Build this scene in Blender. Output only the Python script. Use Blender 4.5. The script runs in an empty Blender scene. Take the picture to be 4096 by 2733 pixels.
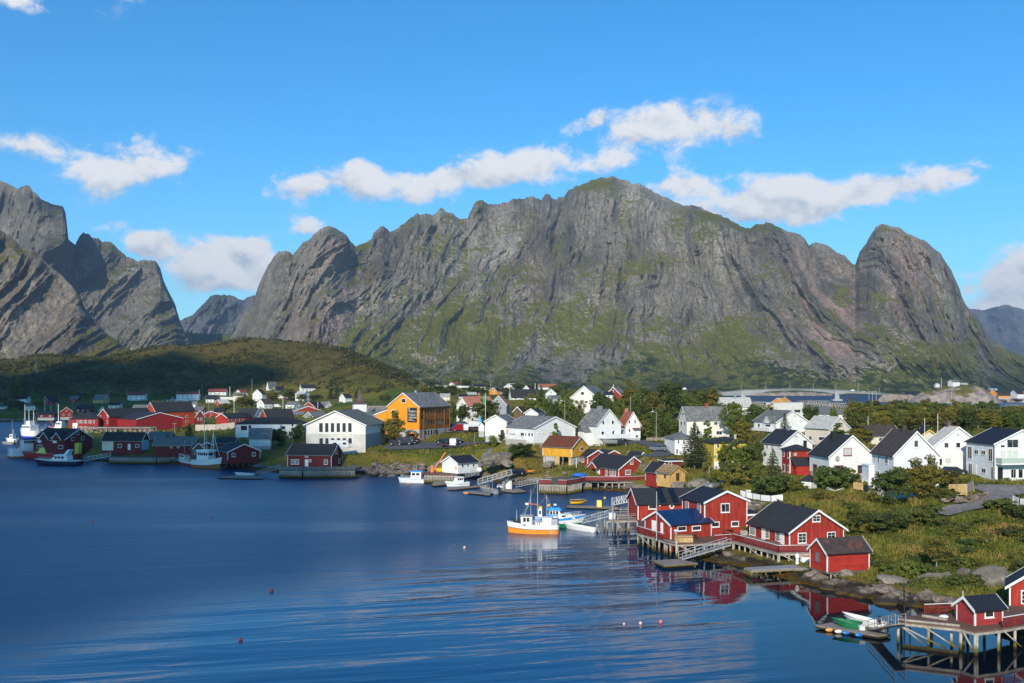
import bpy, math, random
import numpy as np
from mathutils import Vector, Matrix
R = math.radians
# ------------------------------------------------------------------ camera, light, sky, exposure
F = 3982.0            # focal length in photo pixels (photo 4096 x 2733)
CX, HY, CH = 2048.0, 1531.0, 26.0     # image centre column, horizon row, eye height above the fjord
sc = bpy.context.scene
COL = sc.collection
cam = bpy.data.cameras.new("camera")
cam.sensor_width = 36.0; cam.lens = 36.0*F/4096.0
cam.shift_y = (HY-1366.5)/4096.0
cam.clip_start = 1.0; cam.clip_end = 60000.0
cam_o = bpy.data.objects.new("camera", cam); COL.objects.link(cam_o)
cam_o.location = (0, 0, CH); cam_o.rotation_euler = (R(90), 0, 0)
sc.camera = cam_o
sc.view_settings.view_transform = 'Standard'; sc.view_settings.look = 'None'
sc.view_settings.exposure = 0.0; sc.view_settings.gamma = 1.0
sc.cycles.max_bounces = 6; sc.cycles.diffuse_bounces = 2; sc.cycles.glossy_bounces = 3
sc.cycles.transparent_max_bounces = 6; sc.cycles.volume_bounces = 0
sc.cycles.use_denoising = True
SUN_EL = R(27.0); SUN_AZ = math.atan2(-0.25, -0.968)      # from +Y towards +X : the sun stands behind the viewer, a little to the left
SUNV = Vector((math.sin(SUN_AZ)*math.cos(SUN_EL), math.cos(SUN_AZ)*math.cos(SUN_EL), math.sin(SUN_EL)))
sl = bpy.data.lights.new("sun", 'SUN'); sl.energy = 5.0; sl.angle = R(0.53); sl.color = (1.0, 0.91, 0.77)
so = bpy.data.objects.new("sun", sl); COL.objects.link(so)
so.rotation_euler = SUNV.to_track_quat('Z', 'Y').to_euler(); so.location = SUNV*3000
class NT:
 """small helper to write node trees"""
 def __init__(s, tree): s.t = tree; s.n = tree.nodes; s.l = tree.links
 def node(s, typ, **kw):
  n = s.n.new(typ)
  for k, v in kw.items(): setattr(n, k, v)
  return n
 def put(s, sock, v):
  if isinstance(v, bpy.types.NodeSocket): s.l.new(v, sock)
  elif v is not None:
   if hasattr(sock.default_value, '__len__') and not hasattr(v, '__len__'): v = (v,)*len(sock.default_value)
   if hasattr(v, '__len__') and len(v) == 3 and len(sock.default_value) == 4: v = (*v, 1)
   sock.default_value = v
 def m(s, op, a, b=None, c=None, clamp=False):
  n = s.node('ShaderNodeMath', operation=op, use_clamp=clamp)
  s.put(n.inputs[0], a); s.put(n.inputs[1], b) if b is not None else 0
  if c is not None: s.put(n.inputs[2], c)
  return n.outputs[0]
 def vm(s, op, a, b=None, scale=None):
  n = s.node('ShaderNodeVectorMath', operation=op)
  s.put(n.inputs[0], a)
  if b is not None: s.put(n.inputs[1], b)
  if scale is not None: s.put(n.inputs['Scale'], scale)
  return n.outputs[0]
 def mix(s, f, a, b, blend='MIX'):
  n = s.node('ShaderNodeMix', data_type='RGBA', blend_type=blend)
  s.put(n.inputs[0], f); s.put(n.inputs[6], a); s.put(n.inputs[7], b)
  return n.outputs[2]
 def ss(s, x, a, b, lo=0.0, hi=1.0):
  n = s.node('ShaderNodeMapRange', interpolation_type='SMOOTHSTEP')
  s.put(n.inputs[0], x); s.put(n.inputs[1], a); s.put(n.inputs[2], b); s.put(n.inputs[3], lo); s.put(n.inputs[4], hi)
  return n.outputs[0]
 def noise(s, vec, scale, detail=4, rough=0.55, dist=0.0, lac=2.0, color=False):
  n = s.node('ShaderNodeTexNoise')
  if vec is not None: s.put(n.inputs['Vector'], vec)
  s.put(n.inputs['Scale'], scale); s.put(n.inputs['Detail'], detail); s.put(n.inputs['Roughness'], rough)
  s.put(n.inputs['Distortion'], dist); s.put(n.inputs['Lacunarity'], lac)
  return n.outputs['Color' if color else 'Fac']
 def xyz(s, v):
  n = s.node('ShaderNodeSeparateXYZ'); s.put(n.inputs[0], v); return n.outputs
 def comb(s, x, y, z):
  n = s.node('ShaderNodeCombineXYZ'); s.put(n.inputs[0], x); s.put(n.inputs[1], y); s.put(n.inputs[2], z); return n.outputs[0]
 def attr(s, name, out='Fac'):
  n = s.node('ShaderNodeAttribute', attribute_name=name); return n.outputs[out]
# ---- world : Nishita sky with broken cumulus drawn in by direction
world = bpy.data.worlds.new("World"); sc.world = world; world.use_nodes = True
w = NT(world.node_tree); w.n.clear()
sky = w.node('ShaderNodeTexSky', sky_type='NISHITA'); sky.sun_disc = False
sky.sun_elevation = SUN_EL; sky.sun_rotation = SUN_AZ; sky.altitude = 30.0
sky.air_density = 1.0; sky.dust_density = 0.25; sky.ozone_density = 2.2
hs = w.node('ShaderNodeHueSaturation'); w.put(hs.inputs['Saturation'], 1.16); w.put(hs.inputs['Hue'], 0.500); w.put(hs.inputs['Value'], 1.0)
skt = w.mix(1.0, sky.outputs[0], (.64, .96, 1.16), 'MULTIPLY'); w.l.new(skt, hs.inputs['Color'])
dirn = w.node('ShaderNodeTexCoord').outputs['Generated']
dx, dy, dz = w.xyz(dirn)
az = w.m('ARCTAN2', dx, dy)                       # radians, 0 = +Y, + to the right
el = w.m('ARCSINE', dz)
def azel(px, py):
 x, y, z = (px-CX)/F, 1.0, (HY-py)/F
 return math.degrees(math.atan2(x, y)), math.degrees(math.asin(z/math.sqrt(x*x+1+z*z)))
CLOUDS = [  # photo px centre, half sizes in px, tilt (rise to the right), weight
 (450, 665, 210, 120, .55, .95), (715, 670, 110, 100, .5, .42), (90, 575, 210, 55, .1, .42),
 (150, 10, 320, 52, .0, .45), (540, 0, 60, 30, 0, .25), (590, 975, 95, 60, 0, 1.35), (880, 1060, 185, 95, .25, 1.5), (980, 1010, 95, 60, 0, 1.0), (1060, 1090, 90, 70, 0, .9), (440, 900, 120, 28, .5, .30),
 (1190, 750, 210, 75, .35, .95), (1450, 700, 95, 70, .35, .85), (1260, 905, 110, 55, .1, .6), (1440, 800, 110, 50, .2, .35),
 (1760, 725, 230, 85, .25, .9), (2120, 660, 250, 92, .28, .85), (2460, 645, 190, 60, .1, .55), (2640, 500, 360, 88, .05, .98), (2960, 535, 110, 50, .1, .45), (2390, 470, 85, 40, .2, .5),
 (2760, 735, 200, 70, .1, .8), (3140, 785, 330, 105, .06, .95), (3560, 745, 260, 70, .28, .75), (3860, 690, 130, 45, .4, .4), (2900, 860, 300, 60, 0, .6),
 (4120, 1140, 270, 110, .1, 1.0), (4300, 1000, 200, 120, 0, .8), (4040, 1235, 160, 40, 0, .7),
 (-600, 700, 260, 110, .1, .8), (4700, 640, 260, 90, .1, .8)]
wsum = None; vsum = None
for (px, py, rx, ry, tl, wt) in CLOUDS:
 a0, e0 = azel(px, py); k = math.degrees(1/F)
 rxd, ryd = rx*k*.97, ry*k*.97
 u = w.m('MULTIPLY_ADD', az, math.degrees(1)/rxd, -a0/rxd)
 vv = w.m('MULTIPLY_ADD', el, math.degrees(1)/ryd, -e0/ryd)
 vv = w.m('MULTIPLY_ADD', u, -tl*rxd/ryd*.5, vv)
 d2 = w.m('ADD', w.m('MULTIPLY', u, u), w.m('MULTIPLY', vv, vv))
 g = w.m('MULTIPLY', w.m('EXPONENT', w.m('MULTIPLY', d2, -1.1)), wt)
 wsum = g if wsum is None else w.m('ADD', wsum, g)
 gv = w.m('MULTIPLY', g, vv)
 vsum = gv if vsum is None else w.m('ADD', vsum, gv)
vrel = w.m('DIVIDE', vsum, w.m('ADD', wsum, 0.02))
cvec = w.comb(w.m('MULTIPLY', az, 1.0), w.m('MULTIPLY', el, 1.35), 0.37)
n1 = w.noise(cvec, 17.0, 7, 0.56, 0.25)
n1b = w.noise(w.vm('ADD', cvec, (0.006, 0.016, 0.0)), 17.0, 5, 0.56, 0.25)
n2 = w.noise(cvec, 48.0, 8, 0.66, 0.6)
dens = w.m('ADD', w.m('MULTIPLY', wsum, 1.1), w.m('MULTIPLY', w.m('SUBTRACT', n1, 0.51), 2.5))
dens = w.m('ADD', dens, w.m('MULTIPLY', w.m('SUBTRACT', n2, 0.5), 1.1))
alpha = w.m('MULTIPLY', w.ss(dens, 0.32, .88), w.ss(wsum, 0.08, 0.40))
lit = w.m('ADD', w.m('MULTIPLY', w.m('SUBTRACT', n1, n1b), 3.2), w.m('MULTIPLY', vrel, 0.42))
lit = w.m('ADD', lit, w.m('MULTIPLY', w.m('SUBTRACT', n2, 0.5), 0.5))
litc = w.ss(lit, -0.95, 0.25)
ccol = w.mix(litc, (3.0, 3.5, 4.2), (6.3, 6.3, 6.3))
skyc = w.mix(w.m('MULTIPLY', alpha, 0.96), hs.outputs[0], ccol)
bg = w.node('ShaderNodeBackground'); w.put(bg.inputs[0], skyc); w.put(bg.inputs[1], 0.15)
wo = w.node('ShaderNodeOutputWorld'); w.l.new(bg.outputs[0], wo.inputs[0])
HAZE_DENSITY = 5.5e-5
# ------------------------------------------------------------------ helpers
rnd = random.Random(11)
REG = {'a': (0, 1450, 800/2350), 'b': (700, 1450, 800/2350), 'c': (1400, 1450, 800/2350), 'd': (2100, 1450, 800/2350),
       'e': (2700, 1450, 800/2350), 'f': (3296, 1450, 800/2350), 'g': (1550, 1800, 800/2350), 'h': (1960, 1900, 700/2350),
       'i': (2500, 1900, 700/2350), 'j': (2900, 1950, 600/2350), 'k': (3296, 1850, 800/2350), 'l': (3196, 2233, 900/2350),
       'p': (0, 0, 1.0)}
def pp(r, x, y):
 a, b, s = REG[r]; return a+x*s, b+y*s
def wp(px, py, Y):                      # point seen at photo pixel px,py at depth Y
 return Vector(((px-CX)*Y/F, Y, CH-(py-HY)*Y/F))
def wz(px, py, z):                      # point seen at px,py at height z
 Y = F*(CH-z)/(py-HY); return Vector(((px-CX)*Y/F, Y, z))
def rp(r, x, y, Y): return wp(*pp(r, x, y), Y)
def rz(r, x, y, z): return wz(*pp(r, x, y), z)
def tag(o, label=None, cat=None, group=None, kind=None):
 if label: o['label'] = label
 if cat: o['category'] = cat
 if group: o['group'] = group
 if kind: o['kind'] = kind
 return o
def empty(name, loc, rz_=0.0, label=None, cat=None, group=None):
 o = bpy.data.objects.new(name, None); COL.objects.link(o)
 o.location = loc; o.rotation_euler = (0, 0, rz_); o.empty_display_size = 0.2
 return tag(o, label, cat, group)
class MB:
 """collects faces, then becomes ONE mesh object"""
 def __init__(s): s.v = []; s.f = []; s.mi = []; s.cur = 0
 def add(s, vs, fs):
  b = len(s.v); s.v.extend([tuple(p) for p in vs])
  for f in fs: s.f.append(tuple(b+i for i in f)); s.mi.append(s.cur)
  return s
 def box(s, x0, y0, z0, x1, y1, z1):
  if x0 > x1: x0, x1 = x1, x0
  if y0 > y1: y0, y1 = y1, y0
  if z0 > z1: z0, z1 = z1, z0
  return s.add([(x0,y0,z0),(x1,y0,z0),(x1,y1,z0),(x0,y1,z0),(x0,y0,z1),(x1,y0,z1),(x1,y1,z1),(x0,y1,z1)],
              [(0,3,2,1),(4,5,6,7),(0,1,5,4),(1,2,6,5),(2,3,7,6),(3,0,4,7)])
 def bar(s, p, q, w=.1, h=None, up=(0,0,1)):
  p = Vector(p); q = Vector(q); d = (q-p)
  if d.length < 1e-6: return s
  d.normalize(); h = h or w
  u = Vector(up); sx = d.cross(u)
  if sx.length < 1e-3: sx = d.cross(Vector((1,0,0)))
  sx.normalize(); sy = sx.cross(d)
  c = []
  for b in (p, q):
   for (i, j) in ((-1,-1),(1,-1),(1,1),(-1,1)): c.append(b+sx*(i*w/2)+sy*(j*h/2))
  return s.add(c, [(0,1,2,3),(7,6,5,4),(0,4,5,1),(1,5,6,2),(2,6,7,3),(3,7,4,0)])
 def tube(s, p, q, r0, r1=None, n=8, cap=True):
  p = Vector(p); q = Vector(q); r1 = r0 if r1 is None else r1
  d = (q-p).normalized(); a = d.orthogonal().normalized(); b = d.cross(a)
  vs = []
  for c, r in ((p, r0), (q, r1)):
   for k in range(n):
    t = 2*math.pi*k/n; vs.append(c+(a*math.cos(t)+b*math.sin(t))*r)
  fs = [(k, (k+1) % n, n+(k+1) % n, n+k) for k in range(n)]
  if cap: fs += [tuple(range(n-1, -1, -1)), tuple(range(n, 2*n))]
  return s.add(vs, fs)
 def ball(s, c, rx, ry=None, rz_=None, n=12, m=8):
  ry = ry or rx; rz_ = rz_ or rx; c = Vector(c); vs = [c+Vector((0,0,-rz_))]
  for i in range(1, m):
   t = -math.pi/2+math.pi*i/m
   for k in range(n):
    p = 2*math.pi*k/n; vs.append(c+Vector((rx*math.cos(t)*math.cos(p), ry*math.cos(t)*math.sin(p), rz_*math.sin(t))))
  vs.append(c+Vector((0,0,rz_))); fs = []
  for k in range(n): fs.append((0, 1+(k+1) % n, 1+k))
  for i in range(m-2):
   for k in range(n):
    a = 1+i*n; fs.append((a+k, a+(k+1) % n, a+n+(k+1) % n, a+n+k))
  a = 1+(m-2)*n
  for k in range(n): fs.append((a+k, a+(k+1) % n, len(vs)-1))
  return s.add(vs, fs)
 def prism(s, poly, y0, y1, axis='y'):
  """extrude an (x,z) polygon along y (or a (y,z) polygon along x, or (x,y) along z)"""
  n = len(poly)
  def P(a, b, t): return {'y': (a, t, b), 'x': (t, a, b), 'z': (a, b, t)}[axis]
  vs = [P(a, b, y0) for a, b in poly]+[P(a, b, y1) for a, b in poly]
  fs = [(i, (i+1) % n, n+(i+1) % n, n+i) for i in range(n)]+[tuple(range(n-1, -1, -1)), tuple(range(n, 2*n))]
  return s.add(vs, fs)
 def build(s, name, mat=None, parent=None, smooth=False, bevel=0):
  me = bpy.data.meshes.new(name); me.from_pydata(s.v, [], s.f)
  mats = mat if isinstance(mat, (list, tuple)) else [mat]
  for m_ in mats: me.materials.append(m_)
  if len(mats) > 1: me.polygons.foreach_set('material_index', s.mi)
  me.update()
  import bmesh
  bm = bmesh.new(); bm.from_mesh(me)
  if bevel: bmesh.ops.bevel(bm, geom=[e for e in bm.edges], offset=bevel, segments=1, affect='EDGES', profile=.5)
  bmesh.ops.recalc_face_normals(bm, faces=bm.faces); bm.to_mesh(me); bm.free()
  if smooth: me.polygons.foreach_set('use_smooth', [True]*len(me.polygons))
  o = bpy.data.objects.new(name, me); COL.objects.link(o)
  if parent: o.parent = parent
  return o
def copy_tree(o, parent=None, memo={}):
 c = o.copy(); COL.objects.link(c)
 if parent is not None: c.parent = parent
 for ch in kids(o): copy_tree(ch, c)
 return c
def kids(o): return [x for x in o.children]
def grid_mesh(name, P, mat, attrs=None, smooth=True, parent=None):
 r, c = P.shape[:2]; me = bpy.data.meshes.new(name)
 me.vertices.add(r*c); me.vertices.foreach_set('co', P.reshape(-1).astype(np.float32))
 i = np.arange(r*c).reshape(r, c)
 q = np.stack([i[:-1,:-1], i[:-1,1:], i[1:,1:], i[1:,:-1]], -1).reshape(-1, 4)
 n = len(q); me.loops.add(n*4); me.loops.foreach_set('vertex_index', q.reshape(-1).astype(np.int32))
 me.polygons.add(n); me.polygons.foreach_set('loop_start', (np.arange(n)*4).astype(np.int32))
 me.polygons.foreach_set('use_smooth', np.full(n, smooth)); me.update(calc_edges=True)
 for k, a in (attrs or {}).items():
  at = me.attributes.new(k, 'FLOAT', 'POINT'); at.data.foreach_set('value', a.reshape(-1).astype(np.float32))
 me.materials.append(mat)
 o = bpy.data.objects.new(name, me); COL.objects.link(o)
 if parent: o.parent = parent
 return o
def tri_soup(name, V, mat, parent=None, attr=None, n=3, link=True):
 """V (k,n,3): loose leaf-like faces as one mesh"""
 k = len(V); me = bpy.data.meshes.new(name)
 me.vertices.add(k*n); me.vertices.foreach_set('co', V.reshape(-1).astype(np.float32))
 me.loops.add(k*n); me.loops.foreach_set('vertex_index', np.arange(k*n, dtype=np.int32))
 me.polygons.add(k); me.polygons.foreach_set('loop_start', (np.arange(k)*n).astype(np.int32))
 me.update(calc_edges=True)
 if attr is not None:
  at = me.attributes.new('tint', 'FLOAT', 'POINT'); at.data.foreach_set('value', np.repeat(attr, n).astype(np.float32))
 me.materials.append(mat)
 o = bpy.data.objects.new(name, me)
 if link: COL.objects.link(o)
 if parent: o.parent = parent
 return o
# ---- numpy gradient noise
_pr = np.random.RandomState(5); _perm = np.concatenate([_pr.permutation(256)]*3).astype(np.int32)
_grad = _pr.normal(size=(256, 3)); _grad /= np.linalg.norm(_grad, axis=1)[:, None]
def perlin(x, y, z):
 x, y, z = np.broadcast_arrays(np.asarray(x, float), np.asarray(y, float), np.asarray(z, float))
 xi = np.floor(x).astype(int); yi = np.floor(y).astype(int); zi = np.floor(z).astype(int)
 xf, yf, zf = x-xi, y-yi, z-zi
 u, v, t = [q*q*q*(q*(q*6-15)+10) for q in (xf, yf, zf)]
 def g(i, j, k):
  h = _perm[_perm[_perm[(xi+i) & 255]+((yi+j) & 255)]+((zi+k) & 255)]
  G = _grad[h]; return G[..., 0]*(xf-i)+G[..., 1]*(yf-j)+G[..., 2]*(zf-k)
 def l(a, b, s): return a+(b-a)*s
 return 1.5*l(l(l(g(0,0,0), g(1,0,0), u), l(g(0,1,0), g(1,1,0), u), v), l(l(g(0,0,1), g(1,0,1), u), l(g(0,1,1), g(1,1,1), u), v), t)
def fbm(x, y, z, oct=5, gain=.5, lac=2.03):
 s = 0; a = 1
 for o in range(oct):
  s = s+a*perlin(x, y, z+7.3*o); a *= gain; x = x*lac; y = y*lac; z = z*lac
 return s
def ridged(x, y, z, oct=5, gain=.5, lac=2.05):
 s = 0; a = 1; wgt = 1.0
 for o in range(oct):
  n = 1-np.abs(perlin(x, y, z+5.1*o)*1.1); n = np.clip(n, 0, 1)**2*wgt
  s = s+a*n; wgt = np.clip(n*1.6, 0, 1); a *= gain; x = x*lac; y = y*lac; z = z*lac
 return s
def sstep(x, a, b):
 t = np.clip((x-a)/(b-a), 0, 1); return t*t*(3-2*t)
# ------------------------------------------------------------------ materials (procedural)
MATS = {}
def new_mat(name):
 m = bpy.data.materials.new(name); m.use_nodes = True; nt = NT(m.node_tree)
 b = nt.n['Principled BSDF']; return m, nt, b
def flat(name, col, rough=.6, var=.12, scale=3.0, metal=0.0, spec=.4):
 if name in MATS: return MATS[name]
 m, nt, b = new_mat(name)
 co = nt.node('ShaderNodeTexCoord').outputs['Object']
 n = nt.noise(co, scale, 5, .6)
 f = nt.ss(n, .3, .7, 1-var, 1+var)
 c = nt.vm('SCALE', tuple(col), scale=f)
 nt.put(b.inputs['Base Color'], c); nt.put(b.inputs['Roughness'], rough); nt.put(b.inputs['Metallic'], metal)
 nt.put(b.inputs['Specular IOR Level'], spec)
 MATS[name] = m; return m
def boards(name, col, direction='v', pitch=.18, var=.10, rough=.65, grime=.25):
 """painted boarding: fine board lines, streaky weathering"""
 if name in MATS: return MATS[name]
 m, nt, b = new_mat(name)
 co = nt.node('ShaderNodeTexCoord').outputs['Object']
 x, y, z = nt.xyz(co)
 t = nt.m('ADD', x, y) if direction == 'v' else z
 ph = nt.m('FRACT', nt.m('DIVIDE', t, pitch))
 groove = nt.m('MULTIPLY', nt.ss(ph, 0.0, .14), nt.ss(ph, 1.0, .93))
 idx = nt.m('FLOOR', nt.m('DIVIDE', t, pitch))
 wn = nt.node('ShaderNodeTexWhiteNoise', noise_dimensions='1D'); nt.put(wn.inputs[1], idx)
 st = nt.noise(nt.vm('MULTIPLY', co, (2.2, 2.2, .35) if direction == 'v' else (.5, .5, 3.)), 1.0, 6, .6)
 bl = nt.noise(co, .45, 4, .6)
 f = nt.m('MULTIPLY', nt.m('MULTIPLY_ADD', wn.outputs[0], var, 1-var/2), nt.ss(st, .25, .75, 1-grime, 1+grime*.5))
 f = nt.m('MULTIPLY', f, nt.ss(bl, .3, .7, .9, 1.06))
 f = nt.m('MULTIPLY', f, nt.ss(groove, 0, 1, .82, 1))
 c = nt.vm('SCALE', tuple(col), scale=f)
 nt.put(b.inputs['Base Color'], c); nt.put(b.inputs['Roughness'], rough); nt.put(b.inputs['Specular IOR Level'], .3)
 bp = nt.node('ShaderNodeBump'); nt.put(bp.inputs['Strength'], .5); nt.put(bp.inputs['Distance'], .02)
 nt.put(bp.inputs['Height'], groove); nt.l.new(bp.outputs[0], b.inputs['Normal'])
 MATS[name] = m; return m
def roofing(name, col, rough=.7, kind='felt', col2=None, amt=.5):
 if name in MATS: return MATS[name]
 m, nt, b = new_mat(name)
 co = nt.node('ShaderNodeTexCoord').outputs['Object']
 x, y, z = nt.xyz(co)
 st = nt.noise(nt.vm('MULTIPLY', co, (1.2, 1.2, .6)), 1.3, 6, .65)
 fi = nt.noise(co, 9.0, 3, .6)
 f = nt.m('MULTIPLY', nt.ss(st, .25, .75, .75, 1.3), nt.ss(fi, .2, .8, .85, 1.15))
 base = tuple(col)
 if col2:
  k = nt.m('MULTIPLY', nt.ss(nt.noise(nt.vm('MULTIPLY', co, (1, 1, .5)), .9, 6, .7), .5, .66), amt)
  base = nt.mix(k, tuple(col), tuple(col2))
 if kind == 'tile':
  a = nt.m('FRACT', nt.m('DIVIDE', z, .22)); bq = nt.ss(a, 0., .25)
  f = nt.m('MULTIPLY', f, nt.ss(bq, 0, 1, .7, 1.05))
  wv = nt.m('FRACT', nt.m('DIVIDE', nt.m('ADD', x, y), .33)); f = nt.m('MULTIPLY', f, nt.ss(wv, 0, .3, .82, 1.02))
 elif kind == 'metal':
  a = nt.m('FRACT', nt.m('DIVIDE', nt.m('ADD', x, y), .35)); f = nt.m('MULTIPLY', f, nt.ss(a, 0, .2, .75, 1.0))
 elif kind == 'slate':
  br = nt.node('ShaderNodeTexVoronoi'); nt.put(br.inputs['Vector'], nt.vm('MULTIPLY', co, (1.6, 1.6, 2.6))); nt.put(br.inputs['Scale'], 1.0)
  bx, by, bz = nt.xyz(br.outputs['Color']); f = nt.m('MULTIPLY', f, nt.ss(bx, 0, 1, .72, 1.25))
 c = nt.vm('SCALE', base, scale=f)
 nt.put(b.inputs['Base Color'], c); nt.put(b.inputs['Roughness'], rough); nt.put(b.inputs['Specular IOR Level'], .35)
 MATS[name] = m; return m
def glass_mat():
 if 'glass' in MATS: return MATS['glass']
 m, nt, b = new_mat('window_glass')
 co = nt.node('ShaderNodeTexCoord').outputs['Object']
 info = nt.node('ShaderNodeObjectInfo').outputs['Random']
 n = nt.noise(nt.vm('ADD', co, nt.comb(info, info, info)), 1.3, 3)
 c = nt.mix(nt.ss(n, .45, .65), (.012, .015, .02), (.07, .07, .065))
 nt.put(b.inputs['Base Color'], c); nt.put(b.inputs['Roughness'], .08); nt.put(b.inputs['Specular IOR Level'], .6)
 MATS['glass'] = m; return m
def wood(name, col, var=.3):
 if name in MATS: return MATS[name]
 m, nt, b = new_mat(name)
 geo = nt.node('ShaderNodeNewGeometry')
 co = nt.node('ShaderNodeTexCoord').outputs['Object']
 n = nt.noise(nt.vm('MULTIPLY', co, (2, 2, .7)), 2.4, 6, .65); n2 = nt.noise(co, .5, 3)
 f = nt.m('MULTIPLY', nt.ss(n, .25, .75, 1-var, 1+var), nt.ss(n2, .3, .7, .8, 1.2))
 zz = nt.xyz(geo.outputs['Position'])[2]
 f2 = nt.m('ADD', zz, nt.m('MULTIPLY', nt.m('SUBTRACT', n, .5), .7))
 c = nt.vm('SCALE', tuple(col), scale=f)
 c = nt.mix(nt.ss(f2, 1.15, .55), c, (.13, .105, .02)); c = nt.mix(nt.ss(f2, .5, .1), c, (.022, .017, .008))
 nt.put(b.inputs['Base Color'], c); nt.put(b.inputs['Roughness'], .8); nt.put(b.inputs['Specular IOR Level'], .2)
 MATS[name] = m; return m
def leaf_mat(name, c1, c2, c3=None, trans=.25):
 if name in MATS: return MATS[name]
 m, nt, b = new_mat(name)
 t = nt.attr('tint'); info = nt.node('ShaderNodeObjectInfo').outputs['Random']
 c = nt.mix(t, tuple(c1), tuple(c2))
 if c3: c = nt.mix(nt.ss(t, .86, .97), c, tuple(c3))
 hsv = nt.node('ShaderNodeHueSaturation'); nt.put(hsv.inputs['Value'], nt.ss(info, 0, 1, .8, 1.2)); nt.put(hsv.inputs['Hue'], nt.ss(info, 0, 1, .488, .508)); nt.put(hsv.inputs['Color'], c)
 nt.put(b.inputs['Base Color'], hsv.outputs[0]); nt.put(b.inputs['Roughness'], .6); nt.put(b.inputs['Specular IOR Level'], .25)
 tr = nt.node('ShaderNodeBsdfTranslucent'); nt.put(tr.inputs[0], hsv.outputs[0])
 mx = nt.node('ShaderNodeMixShader'); nt.put(mx.inputs[0], trans); nt.l.new(b.outputs[0], mx.inputs[1]); nt.l.new(tr.outputs[0], mx.inputs[2])
 nt.l.new(mx.outputs[0], nt.n['Material Output'].inputs[0])
 MATS[name] = m; return m
def rock_mat(name, c1, c2, moss=0.0, wet=True):
 if name in MATS: return MATS[name]
 m, nt, b = new_mat(name)
 geo = nt.node('ShaderNodeNewGeometry'); pos = geo.outputs['Position']
 info = nt.node('ShaderNodeObjectInfo').outputs['Random']
 n = nt.noise(pos, .9, 7, .65); n2 = nt.noise(pos, 5., 4, .6)
 c = nt.mix(nt.ss(n, .3, .7), tuple(c1), tuple(c2))
 c = nt.vm('SCALE', c, scale=nt.m('MULTIPLY', nt.ss(n2, .25, .75, .65, 1.3), nt.ss(info, 0, 1, .7, 1.25)))
 x, y, z = nt.xyz(pos)
 if moss:
  nz = nt.xyz(geo.outputs['Normal'])[2]
  k = nt.m('MULTIPLY', nt.ss(nz, .55, .9), nt.ss(n, .45, .6)); c = nt.mix(nt.m('MULTIPLY', k, moss), c, (.06, .07, .02))
 if wet:
  h = nt.m('ADD', z, nt.m('MULTIPLY', nt.m('SUBTRACT', n, .5), .8))
  c = nt.mix(nt.ss(h, .95, .5), c, (.036, .029, .022)); c = nt.mix(nt.ss(h, .3, .1), c, (.085, .05, .008))
 nt.put(b.inputs['Base Color'], c); nt.put(b.inputs['Roughness'], .85); nt.put(b.inputs['Specular IOR Level'], .25)
 bp = nt.node('ShaderNodeBump'); nt.put(bp.inputs['Strength'], .6); nt.put(bp.inputs['Distance'], .15)
 nt.put(bp.inputs['Height'], nt.m('ADD', n, nt.m('MULTIPLY', n2, .3))); nt.l.new(bp.outputs[0], b.inputs['Normal'])
 MATS[name] = m; return m
def mountain_mat(name, rock, light, dark, grass, grass2, bump=10.0):
 m, nt, b = new_mat(name)
 pos = nt.node('ShaderNodeNewGeometry').outputs['Position']
 veg = nt.attr('veg'); tone = nt.attr('tone'); pink = nt.attr('pink')
 st = nt.vm('MULTIPLY', pos, (1, 1, .35))
 n1 = nt.noise(st, .02, 6, .65); n2 = nt.noise(st, .11, 4, .65); n3 = nt.noise(pos, .045, 5, .7)
 n4 = nt.noise(pos, .22, 3, .6)
 t = nt.m('ADD', tone, nt.m('MULTIPLY', nt.m('SUBTRACT', n1, .5), 1.1))
 c = nt.mix(nt.ss(t, -.6, .1), tuple(dark), tuple(rock)); c = nt.mix(nt.ss(t, .1, .85), c, tuple(light))
 c = nt.mix(nt.m('MULTIPLY', pink, .75), c, (.32, .215, .17))
 c = nt.vm('SCALE', c, scale=nt.m('MULTIPLY', nt.ss(n2, .25, .75, .62, 1.4), nt.ss(n4, .25, .75, .8, 1.2)))
 vk = nt.m('ADD', veg, nt.m('ADD', nt.m('MULTIPLY', nt.m('SUBTRACT', n3, .5), 1.5), nt.m('MULTIPLY', nt.m('SUBTRACT', n4, .5), .7)))
 g = nt.mix(nt.ss(n4, .35, .6), tuple(grass2), tuple(grass))
 wood_ = nt.attr('wood')
 g = nt.mix(nt.ss(nt.m('ADD', wood_, nt.m('MULTIPLY', nt.m('SUBTRACT', n3, .5), 1.6)), .45, .75), g, nt.mix(nt.ss(n4, .4, .6), (.012, .022, .006), (.035, .05, .012)))
 c = nt.mix(nt.ss(vk, .38, .62), c, g)
 nt.put(b.inputs['Base Color'], c); nt.put(b.inputs['Roughness'], .9); nt.put(b.inputs['Specular IOR Level'], .15)
 bp = nt.node('ShaderNodeBump'); nt.put(bp.inputs['Strength'], .9); nt.put(bp.inputs['Distance'], bump)
 nt.put(bp.inputs['Height'], nt.m('ADD', n2, nt.m('MULTIPLY', n4, .5))); nt.l.new(bp.outputs[0], b.inputs['Normal'])
 return m
GLASS = glass_mat()
WHITE = flat('white_paint', (.78, .77, .74), .5, .06)
BLACK = flat('black_paint', (.018, .018, .02), .5, .2)
GREY = flat('grey_metal', (.30, .31, .32), .4, .15, metal=.3)
GALV = flat('galvanised_steel', (.48, .5, .5), .45, .15, metal=.4)
TIMBER = wood('weathered_timber', (.33, .29, .24))
TIMBER_D = wood('dark_timber', (.13, .11, .09))
TIMBER_Y = wood('fresh_timber', (.52, .36, .16))
PILE = wood('pile_timber', (.38, .34, .28))
CONC = flat('concrete', (.42, .41, .38), .85, .2)
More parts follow.
